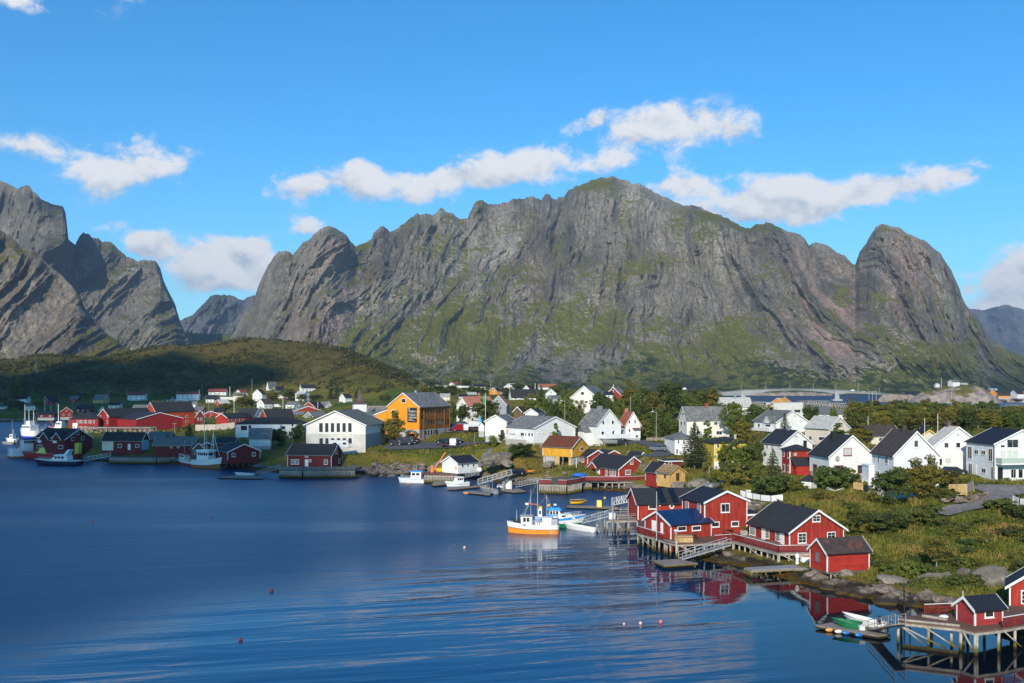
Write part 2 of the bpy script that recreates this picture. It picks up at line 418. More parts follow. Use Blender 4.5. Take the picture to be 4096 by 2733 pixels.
WALLS = {'red': boards('red_boarding', (.37, .036, .022), 'v', .2, .22, .75, .42), 'brightred': boards('bright_red_boarding', (.42, .032, .02), 'h', .16, .16, .75, .36),
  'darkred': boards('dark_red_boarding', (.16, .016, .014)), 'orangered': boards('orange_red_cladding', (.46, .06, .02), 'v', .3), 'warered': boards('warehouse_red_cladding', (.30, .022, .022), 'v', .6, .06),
  'white': boards('white_boarding', (.80, .79, .75), 'h', .16, .04, .6, .05), 'whitev': boards('white_upright_boarding', (.76, .77, .77), 'v', .2, .05, .6, .1),
  'plaster': flat('white_render', (.74, .71, .63), .8, .08, .6), 'cream': boards('cream_boarding', (.72, .66, .50), 'h', .16, .04, .6, .1),
  'pale': boards('pale_pink_boarding', (.72, .63, .52), 'h', .16, .04, .6, .05), 'yellow': boards('yellow_boarding', (.72, .36, .035), 'v', .2),
  'lemon': boards('lemon_boarding', (.72, .52, .05), 'v', .2), 'orange': boards('orange_boarding', (.80, .30, .015), 'v', .25, .06, .6, .1), 'ochre': boards('ochre_panels', (.34, .13, .02), 'v', .3),
  'pine': boards('raw_pine_boarding', (.66, .40, .13), 'v', .2), 'blue': boards('pale_blue_boarding', (.38, .50, .66), 'v', .2), 'green': boards('olive_green_boarding', (.20, .25, .12), 'h', .16),
  'grey': boards('grey_boarding', (.34, .35, .36), 'h', .16), 'brown': boards('brown_boarding', (.15, .09, .05), 'v', .2), 'buff': boards('buff_boarding', (.58, .42, .16), 'h', .16)}
ROOFS = {'black': roofing('black_roofing', (.022, .023, .027), .75, 'tile'), 'felt': roofing('black_felt', (.026, .026, .028), .8), 'grey': roofing('grey_slate', (.16, .16, .15), .8, 'slate'),
  'lgrey': roofing('light_grey_roofing', (.42, .41, .37), .8), 'brown': roofing('dark_brown_roofing', (.06, .045, .038), .75, 'felt', (.10, .075, .06)), 'rust': roofing('rusty_iron', (.13, .04, .018), .85, 'metal', (.06, .035, .025), .6),
  'rustfelt': roofing('felt_with_rust', (.05, .038, .034), .85, 'felt', (.20, .06, .02), .65), 'tile': roofing('red_tiles', (.33, .10, .055), .8, 'tile'), 'pink': roofing('faded_red_sheeting', (.42, .16, .12), .8, 'metal', (.30, .10, .07)),
  'navy': roofing('navy_steel_roofing', (.014, .016, .024), .7, 'tile'), 'mid': roofing('mid_grey_roofing', (.14, .14, .13), .7, 'tile'), 'dgreen': roofing('grey_green_roofing', (.11, .125, .11), .8),
  'sand': roofing('sand_roofing', (.55, .51, .44), .85), 'slateR': roofing('slate_with_rust', (.17, .17, .165), .8, 'slate', (.24, .12, .08), .5), 'redmetal': roofing('dull_red_roofing', (.22, .05, .04), .7, 'metal')}
# ------------------------------------------------------------------ far setting: fjord, mountains, hill
def struct(o): o['kind'] = 'structure'; return o
def water():
 m, nt, b = new_mat('fjord_water')
 pos = nt.node('ShaderNodeNewGeometry').outputs['Position']
 x, y, z = nt.xyz(pos)
 rot = nt.node('ShaderNodeVectorRotate', rotation_type='Z_AXIS'); nt.put(rot.inputs['Vector'], pos); nt.put(rot.inputs['Angle'], R(-14)); rpos = rot.outputs[0]
 sw = nt.noise(nt.vm('MULTIPLY', rpos, (.022, .17, 1)), 1.0, 2, .45, .5)
 sw2 = nt.noise(nt.vm('MULTIPLY', rpos, (.09, .5, 1)), 1.0, 3, .5, .4)
 rip = nt.noise(nt.vm('MULTIPLY', pos, (.9, 1.9, 1)), 1.2, 4, .6)
 lane = nt.noise(nt.vm('MULTIPLY', pos, (.004, .013, 1)), 1.0, 3, .55, .5)
 far = nt.ss(nt.m('ADD', y, nt.m('MULTIPLY', x, -1.3)), 138, 190)
 calm = nt.m('SUBTRACT', 1.0, nt.m('MULTIPLY', nt.ss(nt.m('ADD', x, nt.m('MULTIPLY', nt.m('SUBTRACT', lane, .5), 26)), 14, 34), nt.ss(y, 215, 165)))
 ruff = nt.m('MULTIPLY', nt.m('MULTIPLY', far, nt.ss(lane, .30, .52, .55, 1)), nt.ss(calm, 0, 1, .06, 1))
 h = nt.m('ADD', nt.m('MULTIPLY', sw, .52), nt.m('MULTIPLY', sw2, .12))
 h = nt.m('MULTIPLY', h, nt.ss(calm, 0, 1, .10, 1))
 hr = nt.m('MULTIPLY', rip, nt.m('MULTIPLY_ADD', ruff, .22, .006))
 hh = nt.m('ADD', h, hr)
 bp = nt.node('ShaderNodeBump'); nt.put(bp.inputs['Strength'], 1.0); nt.put(bp.inputs['Distance'], .42); nt.put(bp.inputs['Height'], hh)
 nt.put(b.inputs['Base Color'], nt.mix(calm, (.0015, .006, .012), (.0002, .038, .112))); nt.put(b.inputs['IOR'], 1.333)
 nt.put(b.inputs['Specular IOR Level'], .5)
 nt.put(b.inputs['Roughness'], nt.m('MULTIPLY_ADD', ruff, .36, .015))
 nt.l.new(bp.outputs[0], b.inputs['Normal'])
 o = MB().add([(-9000,-900,0),(9000,-900,0),(9000,11000,0),(-9000,11000,0)], [(0,1,2,3)]).build('water', m)
 return struct(o)
water()
def poly_interp(pts, x):
 p = np.array(pts, float); return np.interp(x, p[:, 0], p[:, 1])
def dist_poly(px, py, line):
 d = np.full(px.shape, 1e9)
 for (x0, y0), (x1, y1) in zip(line[:-1], line[1:]):
  vx, vy = x1-x0, y1-y0; t = np.clip(((px-x0)*vx+(py-y0)*vy)/(vx*vx+vy*vy), 0, 1)
  d = np.minimum(d, np.hypot(px-x0-t*vx, py-y0-t*vy))
 return d
def mountain(name, ridge, Yr, Yb, mat, ncol, nrow, jag=4., amp=120., lean=.3, rib=260., prof=.62, zb=-2., spurs=(), vegb=0., woodtop=110., seed=0., pinks=(), greens=(), px_pad=0):
 px = np.linspace(ridge[0][0]-px_pad, ridge[-1][0]+px_pad, ncol)
 py = poly_interp(ridge, px)
 Yrr = Yr(px) if callable(Yr) else np.full(ncol, float(Yr))
 Ybb = Yb(px) if callable(Yb) else np.full(ncol, float(Yb))
 mpp = Yrr/F                                                 # metres per photo pixel at the ridge
 Xr = (px-CX)*mpp
 zr = CH-(py-HY)*mpp
 zr = zr+mpp*jag*(fbm(Xr/38+seed, seed, 0, 5, .66)*1.0 - ridged(Xr/60+seed, 3.3, seed, 4)*.55+.5)
 zr = np.maximum(zr, zb+3)
 v = np.linspace(0, 1, nrow)[:, None]
 z = zb+(zr-zb)[None, :]*v
 Y = Ybb[None, :]+(Yrr-Ybb)[None, :]*v**prof
 X = (px-CX)[None, :]/F*Y
 PX = np.broadcast_to(px[None, :], X.shape); PY = HY-(z-CH)*F/Y
 le = lean(px)[None, :] if callable(lean) else lean
 xs = X-le*z+40*fbm(X/300+seed, z/300, seed, 3)
 r1 = ridged(xs/rib+seed, z/(rib*4.), seed+1, 6, .70)
 r2 = ridged((X+.9*z)/(rib*1.1)+9, z/(rib*1.3), seed+4, 5, .6)
 f1 = fbm(X/90, z/60, seed+Y*0, 5, .6)
 env = np.clip(v*6, 0, 1)*sstep(1-v, 0, .10)
 D = amp*.46*(r1-.9)+amp*.09*(r2-.8)+amp*.20*f1+amp*.10*fbm(X/20, z/30, seed+Y*0+3, 3, .6)
 vegx = np.zeros_like(X)
 for line, a, wd, gv in spurs:
  d = dist_poly(PX, PY, line); D = D+a*np.exp(-d/wd); vegx = vegx+gv*np.exp(-(d/(wd*.33))**2)
 for line, wd, gv in greens:
  d = dist_poly(PX, PY, line); vegx = vegx+gv*np.exp(-(d/wd)**2)
 Yd = Y-D*env
 Xd = X*(Yd/Y)
 P = np.stack([Xd, Yd, z], -1)
 P[..., 2] += env*sstep(1-v, 0.0, .2)*(5*fbm(X/70, z/30, seed+3, 4, .6))*(amp/120)
 back = []
 for k in (.06, .2, .5, 1.0):
  back.append(np.stack([(px-CX)/F*(Yrr+k*900), Yrr+k*900, zb+(zr-zb)*(1-k)**1.2-4*k], -1))
 du = np.gradient(P, axis=1); dv = np.gradient(P, axis=0); nn = np.cross(du, dv); nn /= np.linalg.norm(nn, axis=-1, keepdims=True)+1e-9
 nz = np.abs(nn[..., 2])
 nb = fbm(X/160+3, z/120, seed+8, 5, .55)
 veg = vegb-.02+(nz-.50)*1.35+.52*nb+sstep(z, woodtop*3.0, 0)*.42+vegx
 veg = veg-.35*np.clip(-fbm(xs/150+21, z/420, seed+9, 4, .6)-.05, 0, 1)
 tone = .62*fbm(xs/90+5, z/330, seed+2, 5, .6)+.55*fbm(X/330, z/240, seed+6, 4)
 woodv = sstep(z, woodtop*1.5, woodtop*.25)*.55+.25*fbm(X/120, z/60, seed+12, 4)+.1
 pink = np.zeros_like(X)
 for (cx, cy, rx, ry, a) in pinks:
  pink = np.maximum(pink, a*np.exp(-(((PX-cx)/rx)**2+((PY-cy)/ry)**2)**1.5)*sstep(.5+fbm(xs/60, z/260, seed+14, 4, .6), .2, .75))
 veg = veg-pink*.7
 bk = np.stack(back, 0); P = np.concatenate([P, bk], 0)
 pad = lambda a: np.concatenate([a, np.repeat(a[-1:], 4, 0)], 0)
 return struct(grid_mesh(name, P, mat, {'veg': pad(veg), 'tone': pad(tone), 'wood': pad(woodv), 'pink': pad(pink)}))
MAIN = [(700,1560),(860,1440),(919,1356),(953,1295),(1008,1213),(1042,1131),(1069,1070),(1096,1022),(1117,1007),(1158,1010),(1170,1017),(1192,992),(1226,961),(1260,934),(1294,910),(1314,900),(1341,910),(1362,927),(1389,944),(1403,964),(1423,981),
 (1435,981),(1486,961),(1493,940),(1513,913),(1534,904),(1557,927),(1571,925),(1608,893),(1649,866),(1670,851),(1685,862),(1700,857),(1721,854),(1731,862),(1762,829),(1792,855),(1840,872),(1871,866),(1881,838),(1901,804),(1928,798),(1956,814),(1983,821),(2044,804),(2099,791),(2126,785),(2153,794),(2163,801),(2187,782),(2208,794),(2255,784),(2276,757),(2323,740),(2371,721),(2405,708),(2460,710),(2507,721),(2534,736),(2562,731),(2596,753),(2643,778),(2698,804),(2759,826),
 (2804,827),(2840,842),(2898,878),(2948,899),(2981,916),(3021,897),(3078,894),(3114,910),(3158,933),(3194,936),(3216,950),(3237,979),(3266,966),(3302,979),(3338,1004),(3374,1029),(3410,1062),(3421,1065),(3432,1033),(3439,1011),(3464,979),(3482,943),(3504,907),(3533,894),(3584,910),(3641,939),(3721,979),(3771,1026),(3807,1080),(3829,1134),(3851,1199),(3887,1250),(3923,1293),(3959,1343),(3988,1372),(4031,1394),(4082,1419),(4130,1448),(4300,1520),(4420,1552)]
M_MAIN = mountain_mat('rock_and_grass', (.180, .163, .128), (.29, .265, .22), (.092, .083, .068), (.145, .138, .022), (.075, .082, .015), 6.)
mountain('mountain', MAIN, lambda p: 3150+250*np.cos((p-2300)/420)-130*np.exp(-((p-3620)/260)**2)-120*np.exp(-((p-1300)/170)**2), lambda p: 2250+120*np.sin(p/330), M_MAIN, 1350, 430, 9., 72.,
  lambda p: np.interp(p, [700,2400,2900,3300,3480,4200], [.35,.35,0,-.3,-.12,-.08]), 150., .60,
  spurs=[([(2950,905),(2760,1010),(2560,1110),(2380,1180),(2250,1290)], 75, 150, .42), ([(2975,912),(3080,1120),(3180,1270),(3300,1440),(3380,1540)], 70, 130, .26), ([(3021,897),(3120,1060),(3230,1290),(3330,1500)], 30, 60, .10),
         ([(1314,900),(1250,1100),(1150,1400)], 60, 120, 0), ([(2405,708),(2300,900),(2100,1200),(1900,1420)], 60, 160, .05)],
  greens=[([(3410,1060),(3370,1150),(3330,1260)], 30, .45), ([(2430,760),(2480,840)], 45, .35), ([(2700,900),(2850,930)], 45, .3), ([(1460,975),(1420,1060),(1400,1130)], 30, .35), ([(1850,1280),(2150,1200),(2500,1330),(2800,1470)], 130, .35), ([(1450,1400),(1650,1350),(1900,1420)], 110, .35), ([(3900,1330),(3800,1440),(3600,1480)], 60, .35), ([(2900,1320),(2960,1480)], 60, .25)],
  pinks=[(3310,1300,140,230,1.0), (3640,1150,90,330,.6), (1330,1100,110,140,.8), (1270,1330,130,140,.65), (3180,1060,50,130,.5), (2100,1130,90,150,.3)], seed=1.7)
LEFTB = [(-260,800),(-120,700),(0,721),(34,740),(54,746),(71,757),(82,753),(112,740),(136,767),(170,797),(218,818),(252,826),(262,852),(268,900),(274,960),(300,985),(318,950),(334,935),(354,937),(368,946),(395,949),(409,964),(443,971),(483,1002),(504,1022),(545,1043),(626,1044),(640,1070),(654,1124),(681,1179),(701,1220),(715,1267),(732,1308),(749,1342),(769,1376),(860,1450),(960,1520)]
mountain('mountain', LEFTB, lambda p: 3500-220*np.exp(-((p-150)/120)**2), 3000, mountain_mat('blue_grey_rock', (.15, .135, .105), (.25, .23, .19), (.072, .066, .056), (.105, .10, .02), (.055, .06, .012), 6.), 520, 300, 8., 58., .3, 170., .6,
  greens=[([(330,1100),(420,1130),(480,1100)], 40, .3), ([(600,1200),(650,1300)], 40, .25), ([(80,860),(200,900)], 50, .3)], spurs=[([(262,830),(272,980),(240,1010)], 150, 80, 0), ([(640,1060),(700,1220),(760,1370)], 60, 60, 0)], seed=4.1)
LEFTF = [(-420,760),(-200,830),(0,920),(34,940),(89,988),(143,1008),(170,1036),(231,1090),(286,1138),(320,1186),(340,1233),(374,1281),(422,1328),(470,1362),(490,1383),(531,1403),(579,1417),(700,1470),(800,1530)]
mountain('mountain', LEFTF, 1900, 1640, mountain_mat('brown_rock', (.155, .132, .102), (.25, .215, .17), (.075, .063, .05), (.135, .12, .018), (.075, .07, .012), 5.), 420, 300, 6., 34., .35, 100., .65,
  greens=[([(30,1030),(150,1130),(240,1240)], 40, .22), ([(270,1330),(420,1370)], 30, .3)], woodtop=40., vegb=.0, seed=7.9)
BACK = [(560,1420),(660,1330),(725,1281),(770,1260),(804,1226),(844,1182),(878,1179),(906,1182),(940,1186),(974,1203),(994,1187),(1015,1182),(1080,1200),(1200,1300),(1300,1400)]
mountain('mountain', BACK, 5600, 4700, mountain_mat('distant_rock', (.14, .14, .135), (.22, .22, .21), (.07, .07, .07), (.07, .085, .03), (.05, .065, .02), 12.), 260, 160, 4., 150., .3, 320., .6, woodtop=150., vegb=.05, seed=11.)
VALLEY = [(600,1420),(690,1345),(760,1330),(860,1338),(960,1330),(1010,1345),(1100,1400),(1180,1450)]
mountain('valley_slope', VALLEY, 3900, 3300, mountain_mat('valley_grass', (.16, .15, .13), (.24, .23, .2), (.08, .075, .07), (.095, .105, .025), (.065, .08, .018), 5.), 200, 70, 3., 40., .2, 200., .8, vegb=.55, woodtop=60., seed=13.)
FARR = [(3500,1420),(3700,1330),(3887,1235),(3930,1242),(3980,1228),(4024,1219),(4060,1228),(4096,1239),(4250,1270),(4500,1200),(4800,1300),(5100,1420)]
mountain('mountain', FARR, 9200, 8200, mountain_mat('far_rock', (.13, .13, .13), (.2, .2, .2), (.08, .08, .08), (.07, .08, .04), (.06, .07, .03), 20.), 260, 120, 3., 200., .3, 500., .6, woodtop=150., seed=17.)
# ------------------------------------------------------------------ the peninsula: one sheet shaped through ground points read off the place
SHORE_PX = [(4500,2700),(4250,2600),(4096,2545),(3950,2490),(3800,2450),(3650,2428),(3500,2400),(3380,2375),(3280,2350),(3180,2330),(3080,2300),(3000,2275),(2900,2255),(2820,2245),(2770,2205),(2750,2150),(2735,2100),
 (2720,2050),(2690,2010),(2640,1990),(2590,1975),(2530,1970),(2450,1965),(2350,1958),(2290,1952),(2230,1948),(2130,1940),(2050,1940),(1990,1932),(1930,1925),(1860,1914),(1760,1906),(1700,1903),(1640,1903),(1560,1907),(1500,1905),(1460,1900),
 (1400,1895),(1300,1893),(1200,1893),(1120,1893),(1060,1885),(1010,1880),(930,1868),(870,1865),(760,1858),(640,1856),(450,1856),(440,1850),(380,1846),(330,1843),(250,1832),(190,1820),(150,1800),(150,1775),(180,1750),(230,1732),(262,1722),(270,1712),(272,1700),(260,1690),(240,1686),(200,1687),(120,1688),(0,1688),(-200,1690),(-600,1695)]
SHORE = [tuple(wz(px, py, 0).xy) for px, py in SHORE_PX]
def pxY(px, Y): return ((px-CX)*Y/F, Y)
SHORE += [(-1500, 640), (-2200, 1000), (-2600, 2600), pxY(700, 2600), pxY(2300, 2600), pxY(2880, 2350), pxY(2870, 1500), pxY(2900, 1250), pxY(3000, 1090), pxY(3150, 1030), pxY(3300, 1000), pxY(3420, 960), pxY(3600, 930), pxY(3800, 900), pxY(3950, 930), pxY(4096, 960), pxY(4400, 930), pxY(4800, 900), (900, 800), (900, 60), (120, 60)]
SH = np.array(SHORE)
def signed_dist(X, Y):
 shp = X.shape; X = X.ravel(); Y = Y.ravel()
 d = np.full(X.shape, 1e9); ins = np.zeros(X.shape, bool); n = len(SH)
 for i in range(n):
  x0, y0 = SH[i]; x1, y1 = SH[(i+1) % n]
  vx, vy = x1-x0, y1-y0; L = vx*vx+vy*vy+1e-9
  t = np.clip(((X-x0)*vx+(Y-y0)*vy)/L, 0, 1)
  d = np.minimum(d, (X-x0-t*vx)**2+(Y-y0-t*vy)**2)
  c = ((y0 > Y) != (y1 > Y)) & (X < (x1-x0)*(Y-y0)/(y1-y0+1e-12)+x0); ins ^= c
 d = np.sqrt(d); return np.where(ins, d, -d).reshape(shp)
GP_SRC = """
f 2000 1405 193|f 1700 1310 200|f 1285 1300 205|f 820 1640 180|f 560 1560 186|e 1812 1330 200|e 1590 1350 208|f 300 980 232|f 560 985 240|f 900 900 240|f 1130 960 230
e 140 880 290|e 620 880 292|e 545 620 395|e 1205 650 430|e 1500 670 450|e 1190 830 300|e 1400 830 300|e 1805 985 265|e 1255 1250 235|e 1350 1320 212|e 462 1260 235|e 860 1250 232|e 1590 1480 185
d 1755 1110 262|d 1650 1225 237|d 552 1170 268|d 207 1190 270|d 735 1150 266|d 845 985 282|d 1125 985 280|d 1180 890 288|d 870 600 385|d 530 620 385|d 1130 450 400|d 1100 1440 247|d 735 1260 262|d 935 1200 268|d 1550 1410 230|d 1880 1405 226
d 1400 930 290|d 1560 1040 262|d 1640 960 275|d 1300 1000 272|d 1450 1105 250|d 1250 960 285|d 1500 925 292|d 1700 1060 260
c 815 925 323|c 1172 800 345|c 460 900 325|c 1000 850 333|c 184 1020 297|b 1542 1010 297|c 300 1000 300|c 700 980 302|c 1100 1000 300|c 1300 960 305|c 1500 940 306|c 1700 960 296|c 1300 820 335|c 1500 810 338|c 1200 790 345|c 1700 730 345|c 1838 870 285|c 2165 940 275|c 1808 920 282|c 1270 1285 258|c 1085 1285 259|c 1503 1260 262|c 900 1180 272|c 600 1180 275|c 300 1190 276|c 1700 1230 262|c 1900 1310 256|c 2150 1300 256|c 2020 1110 268|c 1450 1130 276|c 1000 1130 280|c 600 1050 290|c 200 1060 290|c 1700 1050 284|d 100 1300 258|d 300 1250 262
c 1385 710 400|c 1690 640 400|c 2030 640 335|c 2210 650 312|c 1120 450 520|c 1330 420 560|c 1700 380 640|c 1950 330 760|c 2090 315 800|c 2030 440 560|c 1000 300 900|c 1250 290 920|c 1530 320 860|c 580 240 1000|d 300 320 800
a 1603 820 450|a 2140 820 450|a 1283 820 455|a 815 780 458|a 2288 765 485|a 1830 790 485|a 760 1045 328|a 1085 1040 330|a 390 1040 326|a 1200 1040 328|a 1660 1040 328|a 1805 1080 322|a 2250 1080 322|a 1745 930 345|a 1300 850 390|a 1000 850 390
a 30 560 740|a 200 490 800|a 590 500 790|a 860 470 830|a 1190 480 830|a 1600 450 880|a 2200 460 900|a 350 565 720|a 780 645 640|a 960 600 690|a 1330 545 760|a 1200 585 720|a 540 650 640|a 2280 530 760
b 420 475 850|b 490 385 920|b 770 400 930|b 740 460 860|b 560 510 800|b 990 460 850|b 1140 330 960|b 1220 385 920|b 1530 340 960|b 1500 455 870|b 1050 545 740|b 1370 545 740|b 1630 580 680|b 2005 475 800|b 1470 590 640|b 490 615 620|b 390 645 600|b 290 730 500|b 560 770 470|b 900 770 470|b 830 660 560|b 1110 880 385|b 780 880 385|b 1500 900 380|b 1170 660 540|b 1580 720 480|b 1838 1250 287|b 1322 1250 287|b 700 1150 297|b 995 1150 297|b 215 1090 305|b 950 1000 340|b 1150 1080 312|b 500 950 350|b 400 900 380
b 2165 580 420|c 100 640 420|b 2000 640 420
k 540 1345 127|k 700 1280 130|k 900 1330 128|k 1300 1270 130|k 1600 1330 128|k 1800 1330 126|k 2150 1280 128|k 2340 1250 130|k 800 1000 141|k 1300 900 148|k 1900 950 144|k 2300 1000 142|k 600 800 152|k 1000 760 156|k 1600 720 158|k 2100 760 157|k 2340 700 160|k 1400 610 165|k 1700 540 168|k 2000 430 172|k 2300 420 174|k 1500 420 172|k 1700 240 180|k 2100 260 180|k 2300 260 182|k 1900 330 176|k 300 600 160|k 100 500 165|k 450 450 176|k 100 380 178|k 300 330 181|k 1300 430 170|k 0 330 182|k 2340 560 166
j 1900 300 172|j 1500 250 176|j 1000 250 178|j 600 200 188|j 300 120 195|j 2000 600 158|j 2200 800 148|j 100 80 198|j 600 330 176|j 300 330 180|i 1650 330 180|i 1300 150 205|i 1000 120 215|i 1500 200 190|i 900 60 222|i 1200 60 220|i 1700 120 208|i 2000 260 195
i 700 120 226|i 300 150 236|l 1000 260 124|l 1400 250 123|l 1700 330 118|l 2100 300 119|l 2300 330 117|l 800 240 126|l 2340 470 109
"""
GP = []
for line in GP_SRC.strip().splitlines():
 for it in line.split('|'):
  r, x, y, Y = it.split(); p = rp(r, float(x), float(y), float(Y)); GP.append((p.x, p.y, p.z))
for px, Y, z in [(3400,330,10),(3700,330,10),(4000,330,11),(4300,330,11),(3400,600,7),(3800,600,6),(4200,700,4),(3000,700,7),(3200,520,9),(3500,850,2),(3000,950,2.5),(3900,850,2),(2600,620,12),(2300,560,13),(2400,900,9),(2700,1000,5),(2600,1600,4),(1900,1400,7),(2200,2300,3),(2800,2200,3),
   (3155,147,.8),(3050,152,.7),(3260,147,1.0),(2990,158,.8),(3180,153,1.2),(3330,150,1.8),(3100,160,1.6),(3250,163,3.0),(2700,155,.3),(2850,158,.9),(2930,158,.9),(2640,165,.2),(2760,165,.8),(2850,166,1.6),(2950,166,1.8),(2550,450,14),(2700,420,13),(3600,260,10),(3900,270,10),(4100,240,9),(4300,200,9),(4300,170,8),(4250,140,5),(1700,520,12),(1500,620,14),(1350,520,11),(-300,760,14),(-600,900,25),(-300,1100,30),(2480,340,12),(2580,330,12),(2200,340,11),(2050,430,12),(1950,520,13)]:
 GP.append((*pxY(px, Y), z))
GPA = np.array(GP)
HILL = [(-300,1540),(-100,1520),(48,1492),(136,1471),(272,1454),(408,1444),(517,1420),(613,1390),(715,1383),(817,1376),(885,1366),(974,1353),(1062,1357),(1157,1369),(1260,1377),(1328,1390),(1396,1410),(1464,1444),(1532,1492),(1600,1528),(1660,1550),(1760,1580)]
def hill_z(X, Y):
 px = CX+X*F/Y
 py = poly_interp(HILL, px)
 Yc = 1260-120*np.clip((px-1000)/600, -1, 1)**2
 zc = CH-(py-HY)*Yc/F
 Y0 = np.interp(px, [-300, 100, 500, 900, 1200, 1400, 1520, 1700], [700, 850, 930, 985, 985, 900, 860, 900])
 t = (Y-Y0)/(Yc-Y0)
 up = np.sin(np.clip(t, 0, 1)*math.pi/2)**1.15
 dn = np.cos(np.clip((Y-Yc)/700, 0, 1)*math.pi/2)
 base = 13.0
 side = sstep(px, 1750, 1620)
 h = np.where(t < 1, up, dn)*np.maximum(zc-base, 0)*side
 return h+np.where(h > .5, 1.6*fbm(X/35, Y/35, 3.1+X*0, 4, .5)*np.clip(h/12, 0, 1), 0)
def ground_z(X, Y, sd=None):
 X = np.asarray(X, float); Y = np.asarray(Y, float); shp = X.shape; X = X.ravel(); Y = Y.ravel()
 if sd is None: sd = signed_dist(X, Y)
 else: sd = sd.ravel()
 out = np.empty_like(X); ch = 20000
 for i in range(0, len(X), ch):
  x = X[i:i+ch, None]; y = Y[i:i+ch, None]
  sc2 = (.05*y)**2*.35+4.0                                    # softening grows with distance
  d2 = (x-GPA[None, :, 0])**2+((y-GPA[None, :, 1])*.8)**2
  wgt = 1/(d2+sc2*.12)**2.0
  out[i:i+ch] = (wgt*GPA[None, :, 2]).sum(1)/wgt.sum(1)
 z = out+hill_z(X, Y)
 nearsl = .55+.35*np.clip(perlin(X/7, Y/7, 0*X+2.2), -1, 1)
 steep = np.clip(sstep(Y, 215, 245)+sstep(X, -4, -12), 0, 1)
 bank = np.where(sd > 0, .05+steep*sd*nearsl+(1-steep)*(.12*sd+.030*sd*sd), sd*(.22+.2*steep))
 wgt = sstep(Y, 800, 500)
 z = z+(.25*fbm(X/6, Y/6, 1.7+0*X, 3)*np.clip(sd/6, 0, 1))*np.clip(wgt+.3, 0, 1)
 z = np.minimum(z, bank); z = np.maximum(z, -4.0)
 return z.reshape(shp)
def gz1(x, y): return float(ground_z(np.array([x]), np.array([y]))[0])
def ground_mat():
 m, nt, b = new_mat('ground')
 pos = nt.node('ShaderNodeNewGeometry').outputs['Position']; nrm = nt.node('ShaderNodeNewGeometry').outputs['Normal']
 x, y, z = nt.xyz(pos); nz = nt.xyz(nrm)[2]
 n1 = nt.noise(pos, .06, 5, .6); n2 = nt.noise(pos, .5, 5, .65); n3 = nt.noise(nt.vm('MULTIPLY', pos, (1.4, .6, 1)), 2.2, 4, .6); n0 = nt.noise(pos, .016, 4, .6)
 g = nt.mix(nt.ss(n2, .35, .65), (.11, .115, .013), (.20, .16, .028))
 g = nt.mix(nt.ss(n1, .48, .68), g, (.21, .135, .04))
 g = nt.mix(nt.ss(n0, .45, .6), g, (.075, .10, .012))
 hill = nt.attr('hill')
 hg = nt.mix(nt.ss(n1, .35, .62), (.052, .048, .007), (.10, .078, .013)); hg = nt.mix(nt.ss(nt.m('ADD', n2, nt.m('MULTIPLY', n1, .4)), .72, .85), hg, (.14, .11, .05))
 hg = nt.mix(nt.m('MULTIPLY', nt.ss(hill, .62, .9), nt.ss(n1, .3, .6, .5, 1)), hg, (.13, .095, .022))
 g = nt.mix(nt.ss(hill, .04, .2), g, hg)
 g = nt.vm('SCALE', g, scale=nt.ss(n3, .25, .75, .6, 1.35))
 rk = nt.mix(nt.ss(n2, .3, .7), (.11, .095, .08), (.24, .21, .175))
 zz = nt.m('ADD', z, nt.m('MULTIPLY', nt.m('SUBTRACT', n2, .5), 1.2))
 sd = nt.attr('shore')
 s2 = nt.m('ADD', sd, nt.m('MULTIPLY', nt.m('SUBTRACT', n2, .5), 3.0))
 c = nt.mix(nt.ss(s2, 3.6, 2.4), g, rk)
 c = nt.mix(nt.ss(zz, 1.05, .6), c, (.03, .026, .021)); c = nt.mix(nt.ss(zz, .62, .25), c, nt.mix(nt.ss(n3, .3, .7), (.04, .025, .005), (.13, .075, .012)))
 c = nt.mix(nt.m('MULTIPLY', nt.ss(nz, .72, .58), .8), c, rk)
 nt.put(b.inputs['Base Color'], c); nt.put(b.inputs['Roughness'], .95); nt.put(b.inputs['Specular IOR Level'], .1)
 bp = nt.node('ShaderNodeBump'); nt.put(bp.inputs['Strength'], .8); nt.put(bp.inputs['Distance'], .35); nt.put(bp.inputs['Height'], nt.m('ADD', n3, nt.m('MULTIPLY', n2, 1.0)))
 nt.l.new(bp.outputs[0], b.inputs['Normal'])
 return m
def ground():
 pxs = np.linspace(-700, 4750, 640); Ys = np.concatenate([np.geomspace(84, 420, 330), np.geomspace(423, 2600, 190)])
 PX, Y = np.meshgrid(pxs, Ys); X = (PX-CX)*Y/F
 sd = signed_dist(X, Y); z = ground_z(X, Y, sd)
 hz = hill_z(X.ravel(), Y.ravel()).reshape(X.shape)
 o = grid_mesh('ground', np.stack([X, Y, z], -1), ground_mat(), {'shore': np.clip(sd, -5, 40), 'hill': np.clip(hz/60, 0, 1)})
 return struct(o)
ground()
